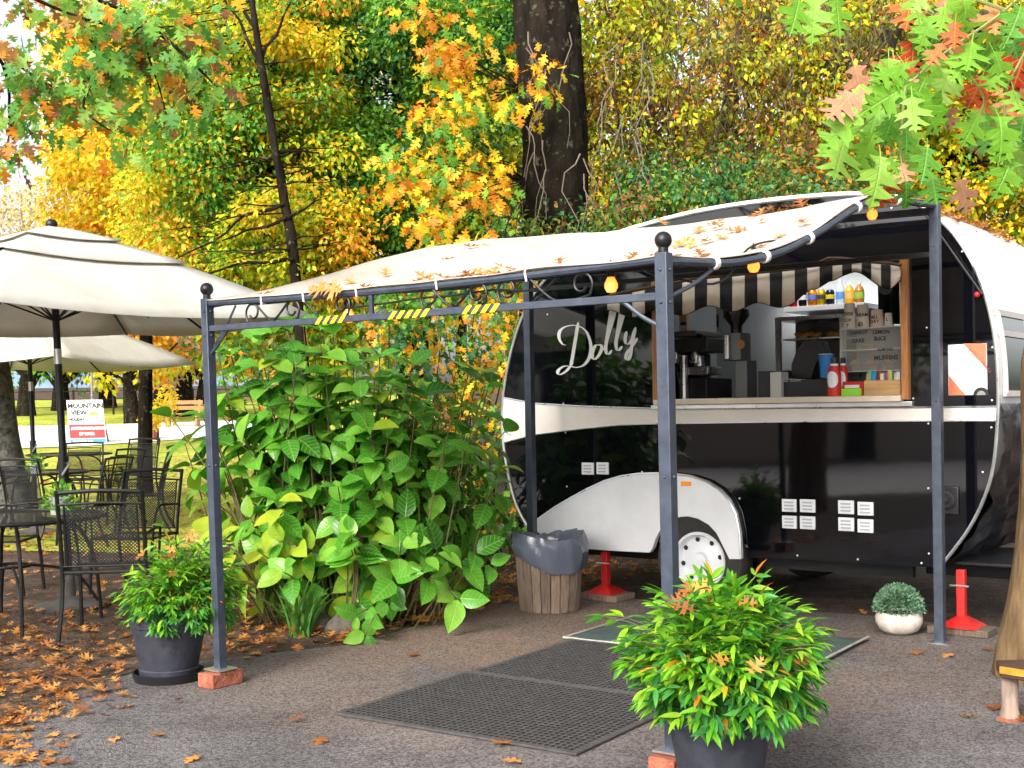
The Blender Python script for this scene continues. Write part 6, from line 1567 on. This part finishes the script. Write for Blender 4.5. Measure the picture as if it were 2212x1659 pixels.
# mixed orange and green shrub behind the large leafed one
b = at(960, 1150, 10.6); T9 = thing('autumn_shrub', 'orange and green small leafed shrub beside the rounded end of the caravan', 'shrub', (b.x, b.y, 0))
crown(T9, [(70, (820, 1130, 600, 900, 10.3, 11.6)), (45, (850, 1130, 880, 1180, 10.2, 11.2)), (20, (470, 700, 640, 900, 11.5, 13.5))], [G_green, G_orange, G_yel, G_deep], OAK, .075, 34, .30, nparts=300, tname='oak_s', pick=[.46, .17, .09, .28], seed=51, droop=.7, gaps=False, rest='foliage')
mb = MB()
for i in range(40): limb(mb, (b.x + random.uniform(-.4, .5), b.y + random.uniform(-.2, .5), 0), at(random.uniform(840, 1120), random.uniform(650, 1100), 10.9), .012, .004, .1, 6, 5)
mb.build('stems', M_twig, T9, kind='stuff')
# far wood that closes the view
t = thing('far_woodland', 'x', 'woodland', (0, 24, rise(24)))
del t['label']; del t['category']; t['kind'] = 'stuff'
crown(t, [(420, (430, 2350, -60, 420, 19, 24)), (200, (430, 2350, 380, 760, 18, 22)), (60, (440, 800, 560, 800, 17, 20))], [G_green, G_ygreen, G_olive, G_yel], DIAM, .13, 120, .75, tname='diam', pick=[.30, .36, .14, .20], seed=61)
mb = MB()
for i in range(40): x = random.uniform(-2.2, 11); limb(mb, (x, 22 + random.uniform(-2, 2), rise(22)), (x + random.uniform(-.5, .5), 22, random.uniform(6, 9)), .10, .03, .03, 6, 6)
mb.build('trunks', M_bark, t, kind='stuff')

# leaning trunk at the left edge
p = at(-8, 965, 15.2); t = thing('leaning_tree', 'dark lichened trunk leaning at the edge beside the road', 'tree', (p.x + .25, p.y, rise(p.y)))
mb, pa = bark_tube([(p.x + .32, p.y, rise(p.y) - .02), at(12, 960, 15.2), at(0, 850, 15.2), at(-14, 740, 15.2), at(-60, 500, 15.2), at(-160, 200, 15.2)], [.26, .17, .155, .15, .13, .1], 24, .04); mb.build('trunk', mat('pale_lichen_bark', (.02, .016, .014), .95, var=.5, vscale=14, bump=.9, col2=(.20, .19, .17)), t, smooth=80)
crown(t, [(20, (-400, -80, 60, 330, 14.5, 16))], [G_green, G_orange], STAR, .10, 60, .5, tname='star', pick=[.7, .3], gaps=False)
# park trees
park = [(285, 878, 40, .22, 275, 780, 2.6, [G_orange, G_ygreen, G_yel], 'park tree with a forked trunk and orange leaves behind the rust planter'), (55, 862, 46, .28, 60, 770, 3.0, [G_yel, G_green], 'yellow and green park tree beside the leaning trunk'),
        (132, 868, 50, .3, 130, 790, 3.2, [G_olive, G_green], 'grey green park tree behind the near parasol pole'), (232, 864, 52, .3, 230, 775, 3.6, [G_deep, G_green], 'dark evergreen park tree behind the grey sign'),
        (395, 880, 44, .3, 400, 790, 2.8, [G_orange, G_pale], 'orange brown park tree seen just beside the awning post'), (440, 868, 55, .3, 450, 770, 3.6, [G_orange, G_yel], 'far orange tree behind the awning post'), (345, 868, 58, .3, 350, 790, 3.2, [G_yel, G_orange], 'far gold tree between the forked trunk and the post')]
for x, y, Y, r_, cx_, cy_, cr, ms, lb in park:
    b = at(x, y, Y); b.z = rise(Y); c = at(cx_, cy_, Y); t = thing('park_tree', lb, 'tree', b, 0, 'trees in the park')
    mb, pa = bark_tube([b, b.lerp(c, .45), c], [r_ * 1.4, r_, r_ * .6], 12, .05)
    for k in range(7): limb(mb, b.lerp(c, random.uniform(.35, .7)), c + Vector((random.uniform(-1, 1) * cr * .7, random.uniform(-.5, .5), random.uniform(.2, 1) * cr * .6)), r_ * .4, .03, .1, 6, 6)
    mb.build('trunk', M_bark, t, smooth=80)
    n = 70; d = unit(n); cs = np.array(c) + np.array([0, 0, cr * .35]) + d * np.array([cr, cr, cr * .62]) * rng.uniform(.3, 1, n)[:, None]
    P, D, N2, idx = clumps(cs, np.full(n, cr * .27), 45, .5, .6); mi = rng.integers(0, len(ms), n)[idx]
    leaves(t, DIAM, 'diam', P, D, N2, rng.uniform(.15, .3, len(P)), ms, mi, rest='crown')
b = at(340, 900, 30); b.z = rise(30); t = thing('young_tree', 'small young yellow tree on the lawn beside the rust planter', 'tree', b)
mb = MB(); limb(mb, b, b + Vector((.05, 0, 1.2)), .03, .015, .04, 6, 6); mb.build('trunk', M_twig, t)
P, D, N2, idx = clumps(np.array(b) + np.array([0, 0, 1.0]) + unit(16) * np.array([.4, .4, .5]), .22, 28); leaves(t, DIAM, 'diam', P, D, N2, rng.uniform(.08, .14, len(P)), [G_yel], rest='crown')

# oak at the left, overhead: branch with hanging leaves
b = Vector((-5.55, 3.75, 0)); T10 = thing('overhead_oak', 'oak whose green and orange branches hang in at the top corner over the parasol', 'tree', b)
mb, pa = bark_tube([b, b + Vector((.1, 0, 1.5)), b + Vector((.3, .1, 3.2)), b + Vector((.5, .2, 5))], [.28, .22, .2, .15], 20, .03); mb.build('trunk', M_bark2, T10, smooth=80)
mb = MB(); ln = []
for pts in ([(-400, -260), (-40, -60), (180, 40), (330, 60), (480, 40)], [(-400, -200), (-60, 60), (120, 190), (215, 150), (300, 60)], [(-300, -100), (-20, 100), (20, 260), (10, 330)], [(-40, -60), (260, 20), (330, 150), (360, 250)], [(180, 40), (215, 150), (180, 230), (250, 290)], [(330, 60), (400, 120), (470, 190)]):
    pa = smooth_path([at(x, y, 5.9 + .25 * math.sin(x)) for x, y in pts], 5); mb.tube(pa, [max(.003, .012 - .010 * i / len(pa)) for i in range(len(pa))], 6); ln += pa
mb.tube(smooth_path([b + Vector((.4, .15, 4)), at(-500, -330, 5.6), at(-400, -230, 5.9)], 5), [.08 - .005 * i for i in range(11)], 8)
mb.build('branch', M_bark, T10)
cs = [p for p in ln if -40 < pix(p)[0][0] < 540 and -60 < pix(p)[0][1] < 340]
cs = np.array([tuple(p) for p in cs]); cs = np.concatenate([cs, fill_box(22, 0, 330, -20, 290, 5.4, 6.4), fill_box(16, -20, 260, 120, 330, 5.4, 6.4), fill_box(8, 300, 460, 120, 300, 5.6, 6.4)])
P, D, N2, idx = clumps(cs, .17, 6, .9, .8); n = len(P)
mi = np.where(rng.random(n) < .7, 0, np.where(rng.random(n) < .55, 1, 2))
leaves(T10, OAK, 'oak', P, D, N2, rng.uniform(.065, .105, n), [G_oak, G_orange, G_brown], mi, nparts=300, rest='foliage')

# oak at the right edge: trunk and the near bright spray
p = gnd(2240, 1475); b = Vector((p.x + .06, p.y + .1, 0)); T11 = thing('edge_oak', 'oak with pale brown trunk at the edge and a bright near spray of lobed leaves', 'tree', b)
mb, pa = bark_tube([b, at(2258, 1300, b.y), at(2268, 1100, b.y), at(2280, 900, b.y), at(2300, 500, b.y), at(2320, 0, b.y), at(2330, -500, b.y)], [.225, .185, .165, .155, .14, .12, .09], 30, .03, 6); mb.build('trunk', M_bark2, T11, smooth=80)
def z3(x, y): return (1600 + x / 2.458) * .8848, y / 2.458 * .8848
LF = [(860, 0, 830, 180, 0), (960, 0, 940, 195, 0), (1090, -10, 1095, 225, 0), (500, -60, 512, 50, 0), (1850, 0, 1890, 190, 1), (2040, 20, 2030, 225, 3), (1640, -30, 1540, 60, 0), (1650, 110, 1580, 265, 0), (1800, 130, 1790, 300, 3), (2110, 170, 2180, 340, 2),
      (2230, 240, 2185, 530, 3), (1500, 400, 1300, 505, 0), (1500, 380, 1430, 500, 0), (1640, 310, 1720, 460, 0), (1900, 250, 1865, 450, 0), (2030, 310, 2120, 520, 1), (1960, 460, 1890, 640, 3), (1890, 340, 1760, 500, 0), (1440, 540, 1110, 700, 0), (1480, 530, 1280, 650, 0),
      (1540, 580, 1560, 800, 1), (1590, 590, 1720, 800, 0), (1560, 550, 1790, 670, 0), (1180, 560, 1030, 730, 4), (1330, 660, 1240, 970, 1), (1210, 700, 990, 840, 0), (1140, 820, 1060, 1090, 0), (1500, 760, 1520, 920, 2), (1350, 940, 1350, 1190, 1), (1480, 980, 1510, 1120, 4),
      (1630, 880, 1620, 1070, 2), (1500, 1090, 1530, 1255, 2), (1660, 1060, 1690, 1245, 2), (1940, 680, 1840, 880, 0), (2060, 700, 2120, 910, 1), (2150, 540, 2200, 710, 0), (2150, 830, 2010, 970, 0), (2130, 960, 2080, 1145, 1), (1990, 600, 1950, 730, 3), (1700, 620, 1800, 770, 4),
      (2190, 40, 2150, 190, 2), (1740, 40, 1700, 210, 0), (1950, 100, 2070, 290, 0), (1310, 800, 1200, 1040, 0), (1410, 940, 1450, 1060, 0), (1400, 420, 1310, 560, 0), (1770, 420, 1690, 600, 0), (2060, 420, 1990, 560, 0), (1280, 560, 1090, 640, 4), (1620, 460, 1560, 620, 0), (2210, 700, 2170, 880, 2), (1900, 760, 1960, 920, 4), (2220, 60, 2240, 260, 3), (1720, 260, 1640, 400, 3), (1420, 700, 1370, 880, 2)]
P, D, N2, S, Mi = [], [], [], [], []
for x0, y0, x1, y1, m in LF:
    Z0 = random.uniform(2.7, 3.05) + (.12 if m in (3, 4) else 0); a, c = at(*z3(x0, y0), Z0), at(*z3(x1, y1), Z0 + random.uniform(-.05, .02))
    P.append(tuple(a)); D.append(tuple(c - a)); S.append((c - a).length * 1.05); N2.append((random.uniform(-.35, .35), -1, random.uniform(.1, .75))); Mi.append(m)
for i in range(42):
    k = random.randrange(len(P)); q = pix(P[k])[0]; Z0 = random.uniform(3.0, 3.3); a = at(q[0] + random.uniform(-45, 60), q[1] + random.uniform(-60, 30), Z0); an = random.uniform(-1.9, -1.0) + random.uniform(-.5, .5)
    P.append(tuple(a)); D.append((math.cos(an), random.uniform(-.1, .1), math.sin(an))); S.append(random.uniform(.09, .13)); N2.append((random.uniform(-.4, .4), -1, random.uniform(0, .8))); Mi.append(random.choice((0, 0, 2, 2, 3, 4)))
for k, (T_, tn) in enumerate(((OAK, 'oak'), (OAKW, 'oakw'), (OAKV, 'oakv'))):
    leaves(T11, T_, tn, P[k::3], D[k::3], N2[k::3], S[k::3], [G_oakb, G_oakb, G_oakd, G_red, G_pink], Mi[k::3], nparts=100, wide=1.05)
mb = MB()
for pts in ([(2420, -260), (2100, 60), (1760, 300), (1500, 520), (1330, 680), (1200, 800)], [(1500, 520), (1480, 760), (1480, 1000), (1560, 1060)], [(2420, -260), (2240, 260), (2100, 560), (2120, 860)], [(2100, 60), (1500, -120), (1000, -40), (480, -60)], [(1760, 300), (1960, 560), (1950, 700)]):
    pa = smooth_path([at(*z3(x, y), 2.95) for x, y in pts], 5); mb.tube(pa, [max(.0016, .0045 - .003 * i / len(pa)) for i in range(len(pa))], 6)
mb.tube(smooth_path([at(2320, -100, b.y), at(2600, -500, 4.4), at(*z3(2800, -700), 3.4), at(*z3(2420, -260), 2.95)], 6), [.05 - .0024 * i for i in range(19)], 8)
mb.build('branch', mat('green_twig', (.22, .24, .07), .7), T11)

# trees across the street, to the side of the viewer (they show in the gloss of the caravan side)
for x, y, h, ms, lb in ((-18.5, -5.0, 5.6, [G_green, G_olive], 'broad tree across the street towards the tables'), (-19, 3, 6, [G_green, G_deep], 'broad dark tree straight across the street'), (-18, -12, 6, [G_orange, G_green], 'autumn tree across the street far side'), (-20, 9.5, 6, [G_green, G_ygreen], 'pale tree across the street by the road')):
    t = thing('street_tree', lb, 'tree', (x, y, 0), 0, 'trees across the street'); mb, pa = bark_tube([(x, y, 0), (x + .1, y, 1.5), (x, y, 3.4), (x, y, h)], [.42, .32, .26, .08], 14, .04); mb.build('trunk', M_bark, t, smooth=80)
    n = 60; cs = np.array([x, y, h * .62]) + unit(n) * np.array([3.2, 2.6, 2.0]) * rng.uniform(.4, 1, n)[:, None]
    P, D, N2, idx = clumps(cs, .8, 50, .5, .6); leaves(t, DIAM, 'diam', P, D, N2, rng.uniform(.25, .4, len(P)), ms, rng.integers(0, 2, n)[idx], rest='crown')

# ================================================================== fallen leaves
LEAFM = {}
def flat_leaf(p, up, s, m, T, tn, name, label, group, rz=None):
    key = (tn, m.name)
    if key not in LEAFM: LEAFM[key] = leaf_mesh('fallen_leaf', T, np.zeros((1, 3)), np.array([[0, 1., 0]]), np.array([[0, 0, 1.]]), np.ones(1), [m])
    o = bpy.data.objects.new(name, LEAFM[key]); C.objects.link(o); up = Vector(up).normalized(); a = random.uniform(0, 6.28) if rz is None else rz
    d = Vector((math.cos(a), math.sin(a), 0)); d = (d - up * d.dot(up)).normalized(); x = d.cross(up)
    Rm = Matrix((x, d, up)).transposed() @ Matrix.Rotation(random.uniform(-.25, .25), 3, 'X') @ Matrix.Rotation(random.uniform(-.25, .25), 3, 'Y')
    o.matrix_basis = Matrix.Translation(p) @ Rm.to_4x4() @ Matrix.Scale(s, 4); tag(o, label, 'leaf', group)
# on the canopy
def cn(s, t): a, b_, c_ = canopy(s, t), canopy(s + .02, t), canopy(s, t + .02); n = (b_ - a).cross(c_ - a).normalized(); return n if n.z > 0 else -n
cl = [(random.uniform(.05, .97), random.uniform(.01, .06)) for _ in range(14)] + [(random.uniform(.15, .97), random.uniform(.06, .75)) for _ in range(20)] + [(random.uniform(.72, .98), random.uniform(.4, .95)) for _ in range(20)] + [(random.uniform(.5, .75), random.uniform(.01, .09)) for _ in range(10)]
for s, t in cl: flat_leaf(canopy(s, t) + Vector((0, 0, .012)), cn(s, t), random.uniform(.07, .12), G_fall, OAKC, 'oakc', 'fallen_leaf', 'dry orange oak leaf lying on the cream awning canopy', 'oak leaves lying on the awning canopy')
for x, y in ((752, 640), (765, 652)):
    q = on_front(.335, -.02) + Vector((0, 0, .0)) - W * .04; flat_leaf(q, -W + Vector((0, 0, .2)), .12, G_fall, OAKC, 'oakc', 'fallen_leaf', 'dry orange oak leaf lying on the cream awning canopy', 'oak leaves lying on the awning canopy', rz=-1.2 if x < 760 else 2.2)
# on the parasol
for dx, dy, z in ((-.55, -.75, 2.37), (.62, -.5, 2.28)): pass
# on the forecourt and the earth to the left
near = []
for x, y in ((330, 1590), (190, 1545), (1085, 1607), (285, 1508), (155, 1600), (1125, 1655), (625, 1565), (1460, 1225 + 150), (2060, 1418), (1975, 1412), (2120, 1405), (2070, 1552), (2170, 1540), (1870, 1332), (980, 1345), (1190, 1395), (905, 1420), (260, 1600), (380, 1520), (60, 1650), (120, 1655), (700, 1600), (430, 1640), (2200, 1565)): near.append((x, y, random.uniform(.07, .10)))
for i in range(150):
    y = 1659 - 300 * random.random() ** 1.1; x = random.uniform(-10, 1) + (random.random() ** 1.4) * (130 + max(0, 1560 - y) * .95)
    near.append((x, y, random.uniform(.045, .085)))
for i in range(40): u_ = random.random(); near.append((500 + 650 * u_, 1428 - 140 * u_ + random.uniform(-30, 6), random.uniform(.06, .09)))
for x, y, s in near:
    p = gnd(x, y); lbl = 'curled oak leaf in the drift of fallen leaves on the earth by the tables' if x < 300 else 'curled orange oak leaf along the kerb under the big shrub' if y < 1440 - .2 * (x - 480) + 20 and x < 1150 else 'curled orange oak leaf lying alone on the open asphalt'
    flat_leaf((p.x, p.y, .016), (0, 0, 1), s, G_fall if random.random() < .65 else G_litter, OAKC if random.random() < .6 else OAK, 'oakc' if random.random() < .6 else 'oak', 'fallen_leaf', lbl, 'fallen oak leaves on the ground')
for c_, r_, k, lb in ((POT2, .34, 9, 'orange oak leaf caught in the shrub of the large foreground tub'), (POT1, .27, 5, 'orange oak leaf caught in the shrub beside the far awning post')):
    for i in range(k):
        an = random.uniform(-2.9, -.2); ra = random.uniform(.3, .95) * r_; q = Vector((c_[0] + .04 + math.cos(an) * ra, c_[1] + math.sin(an) * ra, .80 - .36 * (ra / r_) ** 2 + random.uniform(-.02, .02)))
        flat_leaf(q, (math.cos(an) * .5, -.5 + math.sin(an) * .3, .8), random.uniform(.06, .085), G_fall, OAKC, 'oakc', 'fallen_leaf', lb, 'oak leaves caught in the tub shrubs')
# litter beyond counting
def litter(name, P, mats, s0, s1, T=OAKC, parent=None):
    n = len(P); a = rng.uniform(0, 6.28, n); D = np.stack([np.cos(a), np.sin(a), rng.normal(size=n) * .15], 1); N2 = np.stack([rng.normal(size=n) * .3, rng.normal(size=n) * .3, np.ones(n)], 1)
    me = leaf_mesh(name, T, P, D, N2, rng.uniform(s0, s1, n), mats, rng.integers(0, len(mats), n)); o = bpy.data.objects.new(name, me); C.objects.link(o); return tag(o, None, None, None, 'stuff')
def gscatter(n, x0, x1, y0, y1, z0=.010, z1=.03):
    P = fill_box(n, x0, x1, y0, y1, 1, 1); P = P - np.array([0, 0, HC]); P = P * (-HC / P[:, 2])[:, None]; P[:, 2] = rng.uniform(z0, z1, n); return P
A = np.concatenate([gscatter(420, -40, 520, 1180, 1420), gscatter(130, -40, 260, 1400, 1560), gscatter(420, -40, 420, 1080, 1200), gscatter(900, 480, 1130, 1230, 1400, .01, .06), gscatter(260, 1230, 1500, 1190, 1270)])
q = pix(A); keep = ~((q[:, 0] > 480) & (q[:, 1] > 1440 - .22 * (q[:, 0] - 480)))
litter('leaf_litter', A[keep], [G_litter, G_fall], .05, .095)
B = np.stack([rng.uniform(-9, -3.2, 2600), rng.uniform(12.5, 26, 2600), np.zeros(2600)], 1); B[:, 2] = [rise(y) + .02 for y in B[:, 1]]
litter('lawn_leaf_litter', B, [G_litter, G_pale, G_fall], .05, .10)
Cc = np.stack([rng.uniform(0, 1, 900), rng.uniform(0, 1, 900)], 1); roofp = []
for i, (u_, v_) in enumerate(Cc):   # leaves gathered on the caravan roof
    k = int(40 + u_ * 50); k = min(k, len(OUTS) - 2); pr = OUTS[k]; nx_ = OUTS[k + 1]
    if abs(nx_[0] - pr[0]) < abs(nx_[1] - pr[1]) * .9: continue
    if v_ < .55 and pr[0] > -.5 and random.random() < .8: continue
    d_ = .05 + v_ * 1.9
    if .28 < d_ < 1.82 and -2.4 < pr[0] < -.35: continue
    roofp.append(tuple(C3(pr, d_) + Vector((0, 0, .012))))
litter('roof_leaf_litter', np.array(roofp), [G_litter, G_fall], .06, .10)
